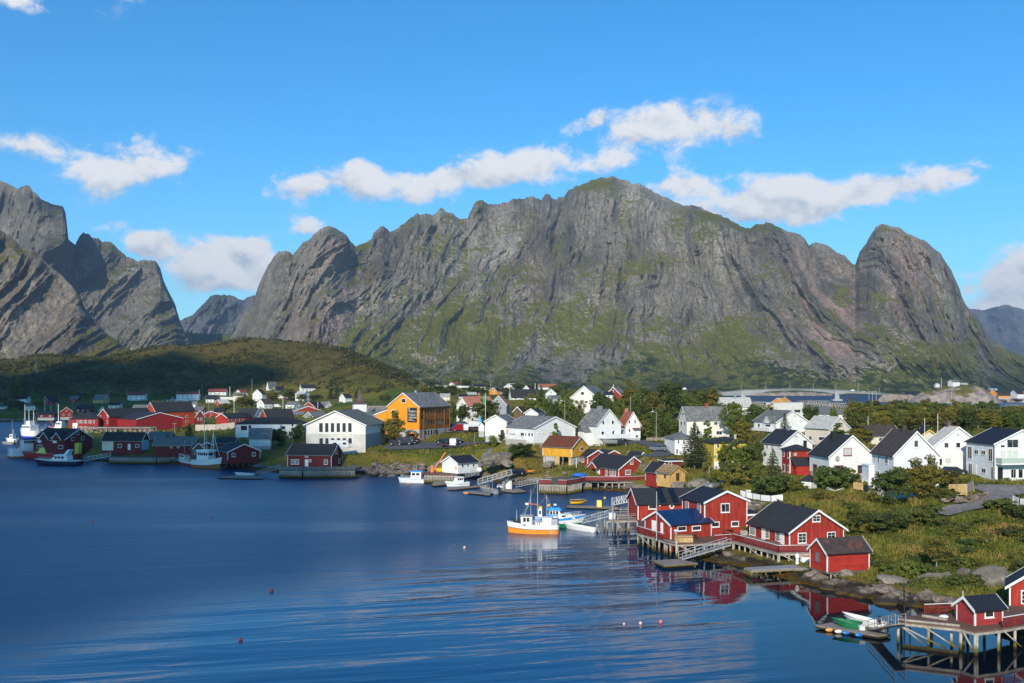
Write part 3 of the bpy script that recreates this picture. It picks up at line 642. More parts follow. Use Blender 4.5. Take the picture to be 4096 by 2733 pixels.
def drape(name, pts, width, mat, lift=.14, step=1.5, lab=None):
 """a road or path laid along pts [(x,y)] with its own smooth profile"""
 P = [Vector((p[0], p[1], 0)) for p in pts]; line = []
 for i in range(len(P)-1):
  p0 = P[max(i-1, 0)]; p1 = P[i]; p2 = P[i+1]; p3 = P[min(i+2, len(P)-1)]
  n = max(2, int((p2-p1).length/step))
  for k in range(n):
   t = k/n
   line.append(.5*((2*p1)+(p2-p0)*t+(2*p0-5*p1+4*p2-p3)*t*t+(3*p1-p0-3*p2+p3)*t**3))
 line.append(P[-1]); rows = []
 wd = width if callable(width) else (lambda t: width)
 for i, p in enumerate(line):
  d = (line[min(i+1, len(line)-1)]-line[max(i-1, 0)]); d.normalize(); s = Vector((-d.y, d.x, 0)); hw = wd(i/len(line))/2
  rows.append([[(p+s*hw*k).x, (p+s*hw*k).y] for k in np.linspace(-1, 1, 7)])
 A = np.array(rows); zz = ground_z(A[..., 0], A[..., 1])
 k = np.array([1, 2, 3, 2, 1])/9.
 zp = np.pad(zz, ((2, 2), (0, 0)), 'edge'); zz2 = sum(k[i]*zp[i:i+len(zz)] for i in range(5))
 zz2 = np.maximum(zz2, zz)+lift
 return struct(grid_mesh(name, np.concatenate([A, zz2[..., None]], -1), mat))
ASPH = flat('asphalt', (.085, .083, .085), .9, .15, .8)
GRAVEL = flat('gravel', (.17, .155, .145), .95, .25, 1.2)
def rpts(r, s):
 out = []
 for it in s.split(): x, y, Y = it.split(','); p = rp(r, float(x), float(y), float(Y)); out.append((p.x, p.y))
 return out
drape('road', rpts('k', '1350,640,164 1560,585,166 1800,520,169 1960,440,172 2020,380,175 1950,310,178 1850,270,180'), lambda t: 3.4, GRAVEL)
drape('road', rpts('k', '1950,380,174 2150,340,176 2400,340,176 2800,330,178'), 7.5, GRAVEL, .16)
drape('road', rpts('d', '1150,950,284 1350,940,287 1520,985,276 1640,1050,262 1500,1100,252 1300,1060,258'), 5.0, ASPH)
drape('road', rpts('d', '1640,1040,264 1720,1000,268 1850,990,275'), 5.0, ASPH, .17)
drape('parking_area', rpts('c', '420,960,304 650,965,303 900,960,304 1150,975,302 1330,970,302 1500,955,304 1720,965,298'), lambda t: 17*(1-.75*max(0, t-.45)/.55), ASPH, .15)
drape('parking_area', rpts('c', '1170,795,344 1350,810,340 1520,805,340'), 12, GRAVEL, .15)
drape('path', rpts('c', '100,1195,275 400,1185,276 700,1150,277 950,1110,281 1180,1060,286'), 2.0, GRAVEL, .12)
drape('path', rpts('c', '1460,1150,274 1560,1100,278 1640,1050,284'), 2.6, GRAVEL, .12)
def islet(name, outline, Yc, depth, seed, mat):
 px = np.linspace(outline[0][0], outline[-1][0], 160); py = poly_interp(outline, px)
 zt = np.maximum(CH-(py-HY)*Yc/F, .2); v = np.linspace(0, 1, 60)[:, None]
 zt = zt+1.0*fbm(px/30, seed, 0, 4)
 sh = np.sin(np.pi*np.clip((px-px[0])/(px[-1]-px[0]), 0.001, .999))**.5
 Y = Yc-depth*sh[None, :]*(1-2*v)
 z = -1.5+(zt+1.5)[None, :]*np.sin(np.pi*np.clip(v, 0, 1))**.6
 X = (px-CX)[None, :]*Yc/F+0*v
 z = z+1.3*fbm(X/14, Y/14, seed+z/9, 4)*(z > .5)
 du = np.gradient(np.stack([X, Y, z], -1), axis=1); dv = np.gradient(np.stack([X, Y, z], -1), axis=0)
 nn = np.cross(du, dv); nz = np.abs(nn[..., 2])/(np.linalg.norm(nn, axis=-1)+1e-9)
 veg = (nz-.62)*1.4+.35*fbm(X/20, Y/20, seed, 4)+sstep(z, 3, 9)*.28-.1
 return struct(grid_mesh(name, np.stack([X, Y, z], -1), mat, {'veg': veg, 'tone': .4*fbm(X/9, Y/9, z/9, 4)+.25, 'wood': 0*veg+.25, 'pink': 0*veg+.25}))
M_ISLE = mountain_mat('islet_rock', (.24, .205, .17), (.36, .32, .28), (.12, .10, .085), (.14, .12, .028), (.08, .08, .015), 1.0)
islet('islet', [(3640,1612),(3660,1590),(3690,1570),(3720,1560),(3760,1552),(3800,1545),(3850,1538),(3900,1540),(3930,1556),(3950,1580),(3975,1600),(4010,1610)], 1290, 45, 2., M_ISLE)
islet('causeway', [(3505,1606),(3520,1590),(3536,1577),(3600,1578),(3650,1580),(3700,1578),(3720,1590),(3740,1606)], 1340, 9, 5., M_ISLE)
islet('quay_shore', [(3930,1606),(3960,1590),(4000,1592),(4100,1590),(4300,1580),(4600,1600)], 1330, 20, 6., M_ISLE)
islet('rocky_point', [(2980,1576),(3050,1569),(3150,1566),(3250,1568),(3330,1574)], 2000, 20, 9., M_ISLE)
islet('gravel_bank', [(3960,1640),(4040,1622),(4100,1618),(4250,1612),(4500,1640)], 1020, 30, 10., M_ISLE)
# ------------------------------------------------------------------ houses
class HB(MB):
 """faces written in house coordinates: a along the gable wall, b along the eaves wall, z up"""
 def __init__(s, swap): super().__init__(); s.swap = swap
 def build(s, *a, **k):
  if s.swap: s.v = [(p[1], p[0], p[2]) for p in s.v]
  return super().build(*a, **k)
class House: pass
CAMP = Vector((0, 0, CH))
def house(name, label, reg, A, G, S, ev, ap, Y, wall='white', roof='black', ratio=None, th=None, wd=None, ln=None, group=None, cat='house',
          wins=(), doors=(), chims=(), drop=1.2, kind='gable', ov=.35, trim=None, found=.35, bars=None, auto=None, dormers=(), panemat=None, cornerb=True):
 h = House(); h.reg = reg
 A0 = rp(reg, A[0], A[1], Y); m = 1 if G > A[0] else -1
 kG = (pp(reg, G, 0)[0]-CX)/F; kS = (pp(reg, S, 0)[0]-CX)/F
 def solve(t):
  g = (m*math.cos(t), math.sin(t)); s = (-m*math.sin(t), math.cos(t))
  w_ = (kG*A0.y-A0.x)/(g[0]-kG*g[1]) if abs(g[0]-kG*g[1]) > 1e-6 else 1e9
  l_ = (kS*A0.y-A0.x)/(s[0]-kS*s[1]) if abs(s[0]-kS*s[1]) > 1e-6 else 1e9
  return g, s, w_, l_
 if th is None:
  best = None
  for d in np.arange(1.5, 88.6, .25):
   g, s, w_, l_ = solve(R(d))
   if w_ <= 0 or l_ <= 0 or w_ > 200 or l_ > 200: continue
   e = abs(math.log(l_/w_/ratio))
   if best is None or e < best[0]: best = (e, d)
  th = best[1] if best else 30.
 g, s, w_, l_ = solve(R(th)); w = wd or w_; l = ln or l_
 if w <= 0 or l <= 0 or w > 80 or l > 80: print('HOUSE?', label, 'w', round(w, 1), 'l', round(l, 1), 'th', th); w = min(max(w, 4), 30) if w > 0 else 8; l = min(max(l, 4), 30) if l > 0 else 8
 h.g = Vector((*g, 0)); h.s = Vector((*s, 0)); h.A = A0; h.w = w; h.l = l; h.m = m
 eh = (pp(reg, 0, A[1])[1]-pp(reg, 0, ev)[1])*Y/F
 M = A0+h.g*w/2; ah = CH-(pp(reg, 0, ap)[1]-HY)*M.y/F-A0.z
 if kind in ('gable',) and ah < eh+.4: ah = eh+.25*w
 h.eh, h.ah = eh, ah
 sw = m < 0
 ang = math.atan2(g[1], g[0]) if not sw else math.atan2(s[1], s[0])
 root = empty(name, A0, ang, label, cat, group); h.root = root; h.sw = sw
 wm = WALLS[wall] if isinstance(wall, str) else wall; rm = ROOFS[roof] if isinstance(roof, str) else roof; tm = trim or WHITE
 h.B = lambda: HB(sw)
 b = HB(sw)
 def prof(zb, k=0.0):
  if kind == 'gable': return [(k, zb), (w-k, zb), (w-k, eh), (w/2, ah), (k, eh)]
  if kind == 'shed': return [(k, zb), (w-k, zb), (w-k, eh), (k, ah)]
  return [(k, zb), (w-k, zb), (w-k, eh), (k, eh)]
 n = len(prof(0)); P = prof(-drop if not found else -.01)
 b.prism(P, 0, l, 'y'); b.build('wall', wm, root)
 if found:
  b = HB(sw); b.box(.03, .03, -drop-.5, w-.03, l-.03, -.012); b.build('foundation', CONC, root)
 t = .17; og = ov
 b = HB(sw)
 if kind == 'gable':
  sl = (ah-eh)/(w/2); e = ov; h.sl = sl
  b.prism([(-e, eh-e*sl), (w/2, ah), (w+e, eh-e*sl), (w+e, eh-e*sl+t), (w/2, ah+t*1.15), (-e, eh-e*sl+t)], -og, l+og, 'y')
  rf = b.build('roof', rm, root)
  for b0, b1 in ((-og-.05, -og-.003), (l+og+.003, l+og+.05)):
   bb = HB(sw); bb.prism([(-e-.02, eh-e*sl-.10), (w/2, ah-.10), (w+e+.02, eh-e*sl-.10), (w+e+.02, eh-e*sl+t+.03), (w/2, ah+t*1.15+.03), (-e-.02, eh-e*sl+t+.03)], b0, b1, 'y')
   bb.build('barge_board', tm, root)
   if Y > 330: break
  if Y < 330:
   gb = HB(sw); gb.box(-e-.10, -og, eh-e*sl+.02, -e-.004, l+og, eh-e*sl+.12); gb.build('gutter', GREY if Y > 200 else BLACK, root)
 elif kind == 'hip':
  r = min(w, l)/2; e = ov; c = [(-e,-e,eh),(w+e,-e,eh),(w+e,l+e,eh),(-e,l+e,eh)]
  top = [(w/2, r, ah), (w/2, l-r, ah)] if l >= w else [(r, l/2, ah), (w-r, l/2, ah)]
  vs = c+top
  fs = [(0,1,4),(1,2,5,4),(2,3,5),(3,0,4,5)] if l >= w else [(0,1,5,4),(1,2,5),(2,3,4,5),(3,0,4)]
  lo = [(x, y, z-.16) for x, y, z in c]; vs = vs+lo
  fs += [(6,7,1,0),(7,8,2,1),(8,9,3,2),(9,6,0,3),(9,8,7,6)]
  b.add(vs, fs); rf = b.build('roof', rm, root)
 elif kind == 'shed':
  b.prism([(-ov, ah+ov*(ah-eh)/w), (w+ov, eh-ov*(ah-eh)/w), (w+ov, eh-ov*(ah-eh)/w+t), (-ov, ah+ov*(ah-eh)/w+t)], -og, l+og, 'y'); rf = b.build('roof', rm, root)
 else:
  b.box(-ov, -ov, eh+.003, w+ov, l+ov, eh+.22); rf = b.build('roof', rm, root)
  bb = HB(sw); bb.prism([(-ov-.03,-ov-.03),(w+ov+.03,-ov-.03),(w+ov+.03,-ov-.003),(-ov-.003,-ov-.003),(-ov-.003,l+ov),(-ov-.03,l+ov)], eh-.03, eh+.2, 'z'); bb.build('fascia', tm, root)
 h.roof = rf
 if cornerb and kind != 'flat' and Y < 300:
  k = .15; q = .03
  for (a0, b0) in ((-q, -q), (w-k+q, -q), (-q, l-k+q)):
   bb = HB(sw); bb.box(a0, b0, -.02, a0+k, b0+k, eh-.02); bb.build('corner_board', tm, root)
 def hit(face, x, y):
  px, py = pp(reg, x, y); d = Vector(((px-CX)/F, 1, -(py-HY)/F))
  nrm = h.s if face == 'g' else h.g
  tt = (A0-CAMP).dot(nrm)/d.dot(nrm); p = CAMP+d*tt-A0
  return p.dot(h.g if face == 'g' else h.s), p.z
 h.hit = hit
 def plate(face, u0, z0, u1, z1, d0, d1, B):
  if face == 'g': B.box(u0, -d1, z0, u1, -d0, z1)
  else: B.box(-d1, u0, z0, -d0, u1, z1)
 h.plate = plate
 def window(face, u0, z0, u1, z1, nx=None, ny=None, frame=None, pane=None):
  L = w if face == 'g' else l
  if u1 < u0: u0, u1 = u1, u0
  u0 = max(u0, .05); u1 = min(u1, L-.05)
  if u1-u0 < .25 or z1-z0 < .2: return
  fm = frame or tm; fr = min(.13, .18*(u1-u0)); ff = HB(sw)
  if nx is None:
   if bars and u1-u0 > .5: nx, ny = max(1, round((u1-u0)/bars)), max(1, round((z1-z0)/bars))
   else: nx, ny = (2 if u1-u0 > 1.1 else 1), 1
  plate(face, u0, z0, u1, z1, .004, .05, ff)
  if Y < 300:
   bw = .045
   for i in range(1, nx):
    c = u0+fr+(u1-u0-2*fr)*i/nx; plate(face, c-bw/2, z0+fr, c+bw/2, z1-fr, .07, .082, ff)
   for i in range(1, ny):
    c = z0+fr+(z1-z0-2*fr)*i/ny; plate(face, u0+fr, c-bw/2, u1-fr, c+bw/2, .07, .081, ff)
   if u1-u0 > .8: plate(face, u0-.06, z0-.07, u1+.06, z0-.003, .004, .1, ff)
   wo_ = ff.build('window', fm, root); pb = HB(sw); plate(face, u0+fr, z0+fr, u1-fr, z1-fr, .052, .068, pb)
   pb.build('pane', pane or panemat or GLASS, wo_)
  else:
   ff.cur = 1; plate(face, u0+fr, z0+fr, u1-fr, z1-fr, .052, .075, ff); ff.build('window', [fm, pane or panemat or GLASS], root)
 h.window = window
 def rect(face, x0, y0, x1, y1):
  ym = (y0+y1)/2; xm = (x0+x1)/2
  u0 = hit(face, x0, ym)[0]; u1 = hit(face, x1, ym)[0]; return min(u0, u1), hit(face, xm, y1)[1], max(u0, u1), hit(face, xm, y0)[1]
 h.rect = rect
 for q in wins:
  face, x0, y0, x1, y1 = q[:5]; kw = q[5] if len(q) > 5 else {}
  window(face, *rect(face, x0, y0, x1, y1), **kw)
 for q in doors:
  face, x0, y0, x1, y1 = q[:5]; mt = q[5] if len(q) > 5 else WHITE
  u0, z0, u1, z1 = rect(face, x0, y0, x1, y1); L = w if face == 'g' else l
  u0 = max(u0, .05); u1 = min(u1, L-.05)
  B = HB(sw); plate(face, u0, z0, u1, z1, .004, .05, B); plate(face, u0+.12, z0+.12, u1-.12, z0+(z1-z0)*.45, .05, .065, B); plate(face, u0+.12, z0+(z1-z0)*.52, u1-.12, z1-.15, .05, .065, B)
  d = B.build('door', mt, root); B = HB(sw); plate(face, u1-.22, z0+(z1-z0)*.45, u1-.12, z0+(z1-z0)*.49, .07, .11, B); B.build('handle', GREY, d)
 if auto:
  ns, ng, rows = auto
  for r_ in range(rows):
   z0 = eh*(r_+.28)/rows; z1 = z0+min(1.25, eh/rows*.45)
   for i in range(ns):
    c = l*(i+.5)/ns; window('s', c-.55, z0, c+.55, z1)
   for i in range(ng):
    c = w*(i+.5)/ng; window('g', c-.5, z0, c+.5, z1)
  if ng and kind == 'gable' and ah-eh > 1.8: window('g', w/2-.45, eh+.1, w/2+.45, eh+1.1)
 for q in chims:
  x0, x1, yt = q[:3]; mt = q[3] if len(q) > 3 else GREY; off = q[4] if len(q) > 4 else 0
  px = pp(reg, (x0+x1)/2, 0)[0]; k = (px-CX)/F; Q = A0+h.g*(w/2+off)
  bb = (k*Q.y-Q.x)/(h.s.x-k*h.s.y); bb = max(.4, min(l-.4, bb)); Qp = Q+h.s*bb
  zt = CH-(pp(reg, 0, yt)[1]-HY)*Qp.y/F-A0.z; hw = (x1-x0)*REG[reg][2]*Qp.y/F/2*.8
  B = HB(sw); ca = w/2+off; zt = max(zt, ah+.3)
  B.box(ca-hw, bb-hw, ah-1.0-abs(off)*.7, ca+hw, bb+hw, zt); B.box(ca-hw-.06, bb-hw-.06, zt+.002, ca+hw+.06, bb+hw+.06, zt+.12)
  B.build('chimney', mt, rf)
 for (c0, dw, dh, proud) in dormers:      # cross gables on the eaves wall: centre along b (m), width, rise above eaves, projection
  B = HB(sw); z0 = eh-.05; sl2 = h.sl
  depth = (dh+.3)/sl2
  B.add([(-proud, c0-dw/2, z0-.4), (-proud, c0+dw/2, z0-.4), (-proud, c0+dw/2, z0), (-proud, c0, z0+dh), (-proud, c0-dw/2, z0), (depth, c0, z0+dh), (.1, c0-dw/2, z0), (.1, c0+dw/2, z0), (.1, c0-dw/2, z0-.4), (.1, c0+dw/2, z0-.4)],
              [(0,1,2,3,4), (4,3,5,6), (3,2,7,5), (0,4,6,8), (1,9,7,2)])
  dg = B.build('dormer', wm, root)
  B = HB(sw); e = .25
  z1 = z0-e*dh/(dw/2)+.03; zt = z0+dh+.03
  p = [(-proud-e, c0-dw/2-e, z1), (-proud-e, c0, zt), (-proud-e, c0+dw/2+e, z1), (.1, c0-dw/2-e, z1), (depth+.2, c0, zt), (.1, c0+dw/2+e, z1)]
  B.add(p+[(x, y, z+.12) for x, y, z in p], [(0,3,4,1), (1,4,5,2), (6,7,10,9), (7,8,11,10), (0,1,7,6), (1,2,8,7), (3,9,10,4), (4,10,11,5), (0,6,9,3), (2,5,11,8)])
  B.build('dormer_roof', rm, dg)
  B = HB(sw); x0 = -proud-e-.06
  B.prism([(c0-dw/2-e-.03, z1-.12), (c0, zt-.12), (c0+dw/2+e+.03, z1-.12), (c0+dw/2+e+.03, z1+.15), (c0, zt+.16), (c0-dw/2-e-.03, z1+.15)], x0, x0+.05, 'x')
  B.build('dormer_barge_board', tm, dg)
 return h
def dish(h, face, x, y, r):
 """satellite dish on a wall"""
 u, z = h.hit(face, x, y); B = h.B(); n = 14; vs = [];
 for k in range(n):
  t = 2*math.pi*k/n; a, b_ = u+r*math.cos(t), -.45
  vs.append((a, b_, z+r*math.sin(t)) if face == 'g' else (b_, a, z+r*math.sin(t)))
 c = (u, -.28, z) if face == 'g' else (-.28, u, z); c2 = (u, -.32, z) if face == 'g' else (-.32, u, z); vs += [c, c2]
 B.add(vs, [(k, (k+1) % n, n) for k in range(n)]+[((k+1) % n, k, n+1) for k in range(n)])
 B.bar(c, (u, -.0, z-.3) if face == 'g' else (0, u, z-.3), .06)
 B.bar((u, -.45, z-r) if face == 'g' else (-.45, u, z-r), (u, -.8, z-.1) if face == 'g' else (-.8, u, z-.1), .04)
 return B.build('satellite_dish', flat('dish_grey', (.35, .35, .34), .5), h.root)
def barbox(name, parent, mat, boxes, swap=False):
 B = HB(swap)
 for b in boxes: B.box(*b)
 return B.build(name, mat, parent)
# ------------------------------------------------------------------ the near right: white houses on the slope
RED_T = flat('red_trim', (.22, .03, .03), .5)
YELT = flat('yellow_trim', (.70, .45, .10), .5)
DARKG = flat('dark_opening', (.012, .012, .013), .7)
BLIND = flat('pale_blind', (.55, .60, .50), .7)
CURT = flat('curtain', (.50, .49, .45), .8)
h = house('modern_house', 'modern white two-storey house with navy roof, gable glazing and a glass balcony', 'f', (2000,1395), 2640, 1675, 960, 800, 193, 'whitev', 'navy', ratio=.75, trim=WHITE, ov=.3,
  wins=[('s',1690,985,1742,1135),('s',1770,1022,1818,1080),('s',1850,1032,1902,1088),('s',1935,1010,1985,1165),('s',1700,1185,1745,1335),('s',1855,1243,1905,1303),('s',1968,1225,1990,1375),
  ('g',2065,1020,2130,1165,{'pane':BLIND}),('g',2145,1018,2285,1160,{'pane':BLIND,'nx':2,'ny':1}),('g',2145,900,2285,1005,{'nx':2,'ny':1}),('g',2068,965,2128,1005),('g',2190,1250,2258,1362),('g',2278,1248,2338,1362)],
  doors=[('s',1762,1195,1798,1340),('g',2040,1232,2100,1405,DARKG)])
u0, z0 = h.hit('g', 2015, 1180); u1, _ = h.hit('g', 2420, 1180)
B = h.B(); B.box(u0, -1.9, z0-.28, u1+2, -.01, z0); h_b = B.build('balcony', WHITE, h.root)
B = h.B(); B.box(u0, -1.9, z0+.004, u1+2, -1.86, z0+1.0); B.box(u0, -1.86, z0+.004, u0+.04, -.02, z0+1.0); B.build('balcony_glass', flat('balcony_glass', (.42, .50, .42), .1, .05), h_b)
B = h.B(); B.box(-.14, -.14, -.5, -.02, -.02, h.eh-.2); B.build('downpipe', BLACK, h.root)
h = house('white_house', 'tall white house with dark brown roof, half hidden by the big bush', 'f', (820,1640), 1345, 565, 1090, 818, 180, 'whitev', 'brown', ratio=1.05,
  wins=[('s',640,1095,655,1185),('s',720,1100,755,1192),('s',612,1272,655,1322),('g',1053,912,1110,1000)], chims=[(910,965,745,ROOFS['brown'])])
B = h.B(); z0 = h.hit('s', 500, 1390)[1]; B.box(-1.0, h.l-.8, z0-6, .0, h.l+2.2, z0+3.1); ex = B.build('stair_tower', WALLS['whitev'], h.root)
B = h.B(); B.box(-1.15, h.l-.95, z0+3.103, .05, h.l+2.35, z0+3.3); B.build('stair_tower_roof', WHITE, ex)
B = h.B(); B.box(-3.4, h.l-3.4, z0-.25, -1.01, h.l+2.6, z0); B.box(-3.4, h.l-3.4, z0+.003, -3.32, h.l+2.6, z0+1.0); B.build('balcony', WHITE, h.root)
h = house('white_house', 'white house with pale sand-coloured roof and a broad brick chimney', 'f', (1285,1300), 1870, 1165, 985, 764, 205, 'white', 'sand', ratio=1.2,
  wins=[('g',1408,940,1467,1008),('g',1545,938,1605,1006),('g',1350,1123,1393,1213),('g',1420,1118,1495,1192,{'pane':CURT}),('g',1560,840,1585,862)], chims=[(1395,1455,695,flat('brown_brick', (.10,.07,.06), .9))])
h = house('white_house', 'white house with black roof, red window frames and a round dish on the gable', 'e', (1812,1325), 2345, 1585, 1105, 865, 200, 'white', 'felt', ratio=1.0,
  wins=[('g',1980,1003,2078,1097,{'frame':RED_T,'pane':CURT}),('g',1868,1210,1980,1270,{'frame':RED_T}),('g',2145,1207,2280,1300,{'frame':RED_T}),('s',1625,1197,1670,1288,{'frame':RED_T}),('s',1730,1212,1775,1280,{'frame':RED_T})], chims=[(1830,1895,815,BLACK,-1.4)])
dish(h, 'g', 1900, 1125, .46)
house('low_house', 'low cream house with dark brown roof behind the red-framed white house', 'f', (560,985), 540, 905, 862, 745, 240, 'cream', 'brown', th=84, wd=8, wins=[('s',640,880,700,930)], chims=[(575,615,765,ROOFS['brown']),(600,650,725,ROOFS['brown'])])
house('house', 'house with black roof and yellow barge boards peeping between two white houses', 'f', (1120,960), 1340, 985, 872, 800, 230, 'cream', 'black', ratio=1.2, trim=YELT, chims=[(1135,1190,745,BLACK)])
house('cream_house', 'long cream house with grey slate roof and red chimney, behind the tall spruce', 'e', (140,880), 48, 640, 675, 524, 290, 'plaster', 'grey', ratio=1.7,
  wins=[('s',328,697,378,742),('s',455,695,503,738),('s',483,803,555,852),('s',250,800,300,850),('g',68,690,88,738),('g',108,692,126,738),('g',86,585,104,628),('g',68,800,88,845)], chims=[(345,390,487,flat('red_brick', (.25,.08,.05), .9))])
house('house', 'pale house under a wide light grey roof with a green chimney', 'e', (560,620), 500, 905, 517, 416, 400, 'white', 'lgrey', ratio=1.8, auto=(3,0,1), chims=[(685,720,390,flat('green_chimney', (.2,.27,.22), .8))])
house('orange_house', 'orange house with brown hipped roof left of the pale grey roof', 'e', (300,560), 170, 425, 492, 450, 480, 'orange', 'brown', ratio=1.0, auto=(1,1,1))
house('orange_house', 'orange house with steep orange gable behind the pale grey roof', 'e', (545,560), 408, 600, 475, 405, 470, 'orange', roofing('orange_sheet_roof', (.55,.27,.07), .8), ratio=1.0, chims=[(465,482,392,BLACK)])
house('orange_shed', 'orange angular roof with metal pipe behind the flat white building', 'e', (1285,520), 1135, 1375, 475, 420, 540, 'orange', roofing('orange_sheet_roof2', (.55,.27,.07), .8), ratio=.8, chims=[(1285,1300,403,GALV)])
house('flat_roofed_house', 'white flat-roofed block with dark windows near the bridge', 'e', (1205,660), 1072, 1506, 480, 470, 430, 'plaster', ROOFS['lgrey'], ratio=2.2, kind='flat', ov=.05, wins=[('s',1395,553,1475,590),('s',1250,555,1335,590)])
house('house', 'large house with wide dark grey roof beside the fish racks', 'e', (1500,670), 1490, 2080, 610, 516, 450, 'plaster', 'mid', th=86, wd=15, kind='hip', auto=(5,0,1))
h = house('white_house', 'white house with ribbed brown-grey roof and small porch gable, above the black-roofed white house', 'e', (1190,830), 1565, 928, 702, 572, 300, 'white', 'mid', ratio=1.1,
  wins=[('s',975,718,1000,765),('s',1065,728,1125,757),('g',1400,620,1415,638)], chims=[(1115,1152,540,BLACK)], dormers=[(4.2,3.2,1.6,.5)])
B = h.B(); B.box(-2.6, -.2, -2.0, -.05, h.l+1.5, -1.0); B.box(-2.6, -.2, .6, -2.5, h.l+1.5, 1.5); B.box(-2.6, -.2, .45, -.05, h.l+1.5, .59); B.build('balcony', WHITE, h.root)
house('pale_house', 'pale pinkish house with light grey roof behind the black-roofed white house', 'e', (1805,985), 2050, 1530, 778, 645, 265, 'pale', 'lgrey', ratio=1.1, wins=[('s',1575,863,1612,915),('s',1690,872,1772,920),('g',1945,735,1975,760)], chims=[(1745,1780,622,ROOFS['lgrey'])])
house('white_house', 'tall white house with glossy black roof above the red house with garage', 'e', (1255,1250), 1612, 1022, 960, 805, 235, 'white', 'black', ratio=1.0, bars=.4,
  wins=[('s',1070,957,1098,1008),('s',1133,962,1158,1005),('s',1208,965,1232,1008),('g',1400,855,1443,880),('g',1483,952,1525,972)], chims=[(1325,1365,755,GREY)])
h = house('red_house', 'red two-storey house with flat hipped black roof and garage lean-to', 'e', (1350,1320), 1253, 1600, 1030, 965, 212, 'red', 'felt', ratio=1.2, kind='hip',
  wins=[('g',1267,1035,1285,1110),('g',1325,1045,1345,1125),('g',1270,1195,1293,1285),('g',1322,1205,1345,1290)], chims=[(1535,1572,925,BLACK)])
u0, z0 = h.hit('s', 1380, 1210); u1 = h.hit('s', 1600, 1210)[0]
B = h.B(); B.add([(0,u0-.6,z0+1.6),(0,u1,z0+1.6),(-2.2,u1,z0),(-2.2,u0-.6,z0)]+[(0,u0-.6,z0+1.75),(0,u1,z0+1.75),(-2.2,u1,z0+.15),(-2.2,u0-.6,z0+.15)], [(0,1,2,3),(7,6,5,4),(0,4,5,1),(1,5,6,2),(2,6,7,3),(3,7,4,0)]); B.build('lean_to_roof', ROOFS['felt'], h.root)
B = h.B(); B.box(-2.0, u0, -2.4, -.02, u1, z0); B.build('garage', WALLS['brightred'], h.root)
dish(h, 's', 1400, 1080, .42)
h = house('yellow_house', 'lemon yellow two-storey house with flat black hipped roof behind leafy trees', 'e', (462,1260), 448, 845, 945, 870, 235, 'lemon', 'felt', th=82, wd=8, kind='hip', wins=[('s',490,955,522,1008),('s',492,1075,530,1130),('s',640,960,690,1008)], chims=[(690,720,850,CONC)])
B = h.B(); B.box(-.02, -.05, -.5, .1, h.l+.05, 1.9); B.build('plinth', WHITE, h.root)
h = house('white_house', 'small white villa with grey hipped roof and picket terrace left of the spruce', 'd', (1760,1105), 1748, 2010, 897, 825, 262, 'white', 'mid', th=82, wd=9, kind='hip', bars=.45, wins=[('s',1790,910,1815,955),('s',1853,912,1878,952),('s',1770,1015,1803,1078),('s',1850,1020,1880,1078)])
B = h.B(); B.box(-2.6, -4.5, -.6, -2.5, h.l*.6, .35); B.box(-2.5, -4.5, -.6, 0, -4.4, .35)
for i in range(26): B.box(-2.64, -4.5+i*.45, .35, -2.56, -4.38+i*.45, .58)
B.build('terrace_fence', WHITE, h.root)
house('red_shed', 'small red shed with flat black roof below the white villa', 'd', (1655,1232), 1640, 1835, 1165, 1140, 236, 'darkred', 'felt', th=80, wd=5, kind='flat', ov=.4, wins=[('s',1685,1172,1727,1212)], chims=[(1770,1782,1105,BLACK)], found=0)
house('garage', 'small white garage with black pyramid roof under the red house', 'e', (1600,1490), 1490, 1660, 1388, 1318, 185, 'white', 'felt', ratio=1.0, kind='hip', ov=.3)
# ---- centre right
YB = house('yellow_boathouse', 'yellow boathouse with rusty iron roof standing on plank walls', 'd', (552,1112), 735, 207, 1000, 878, 262, 'yellow', 'rust', ratio=1.25, found=0, drop=.05, wins=[('g',645,993,683,1038)])
for q in ((.3, 1.0), (YB.l*.42, YB.l*.62)): B = YB.B(); B.box(.05, q[0], -2.8, .15, q[1], -.06); B.build('plank_wall', TIMBER_Y, YB.root)
B = YB.B(); B.box(.2, YB.l*.62, -2.5, .4, YB.l-.1, -.06); B.box(.6, .2, -3., YB.w-.2, .5, -.06); B.build('stone_base', CONC, YB.root)
for q in (.1, .3, .42, .9): B = YB.B(); B.box(.02, YB.l*q, -3.0, .2, YB.l*q+.2, -.06); B.build('post', TIMBER, YB.root)
h = house('white_house', 'white gabled house with mossy slate roof, raised terrace and boat below it', 'd', (845,988), 1125, 648, 737, 556, 282, 'white', 'slateR', ratio=1.0, wins=[('g',903,682,932,732),('g',1015,680,1045,728),('g',893,808,930,853),('g',1022,798,1048,858)], chims=[(850,908,515,flat('grey_green_chimney', (.22,.25,.23), .8))])
B = h.B(); B.box(.6, -3.2, 2.3, h.w+1.2, -.01, 2.45); B.box(.6, -3.2, 2.453, h.w+1.2, -3.1, 3.5); B.build('terrace', WHITE, h.root)
for q in (.2, .5, .8): B = h.B(); B.box(h.w*q, -3.0, -.6, h.w*q+.2, -2.8, 2.28); B.build('terrace_post', TIMBER, h.root)
B = h.B(); B.box(-2.2, h.l*.35, -1, -.01, h.l*.75, 4.0); an = B.build('porch', WALLS['white'], h.root)
B = h.B(); c0 = h.l*.55; dw = h.l*.2+.25
for sg in (-1, 1): B.add([(-2.5,c0,5.6),(-2.5,c0+sg*dw,3.9),(0,c0+sg*dw,3.9),(0,c0,5.6)]+[(-2.5,c0,5.75),(-2.5,c0+sg*dw,4.05),(0,c0+sg*dw,4.05),(0,c0,5.75)], [(0,1,2,3),(7,6,5,4),(0,4,5,1),(1,5,6,2),(2,6,7,3),(3,7,4,0)])
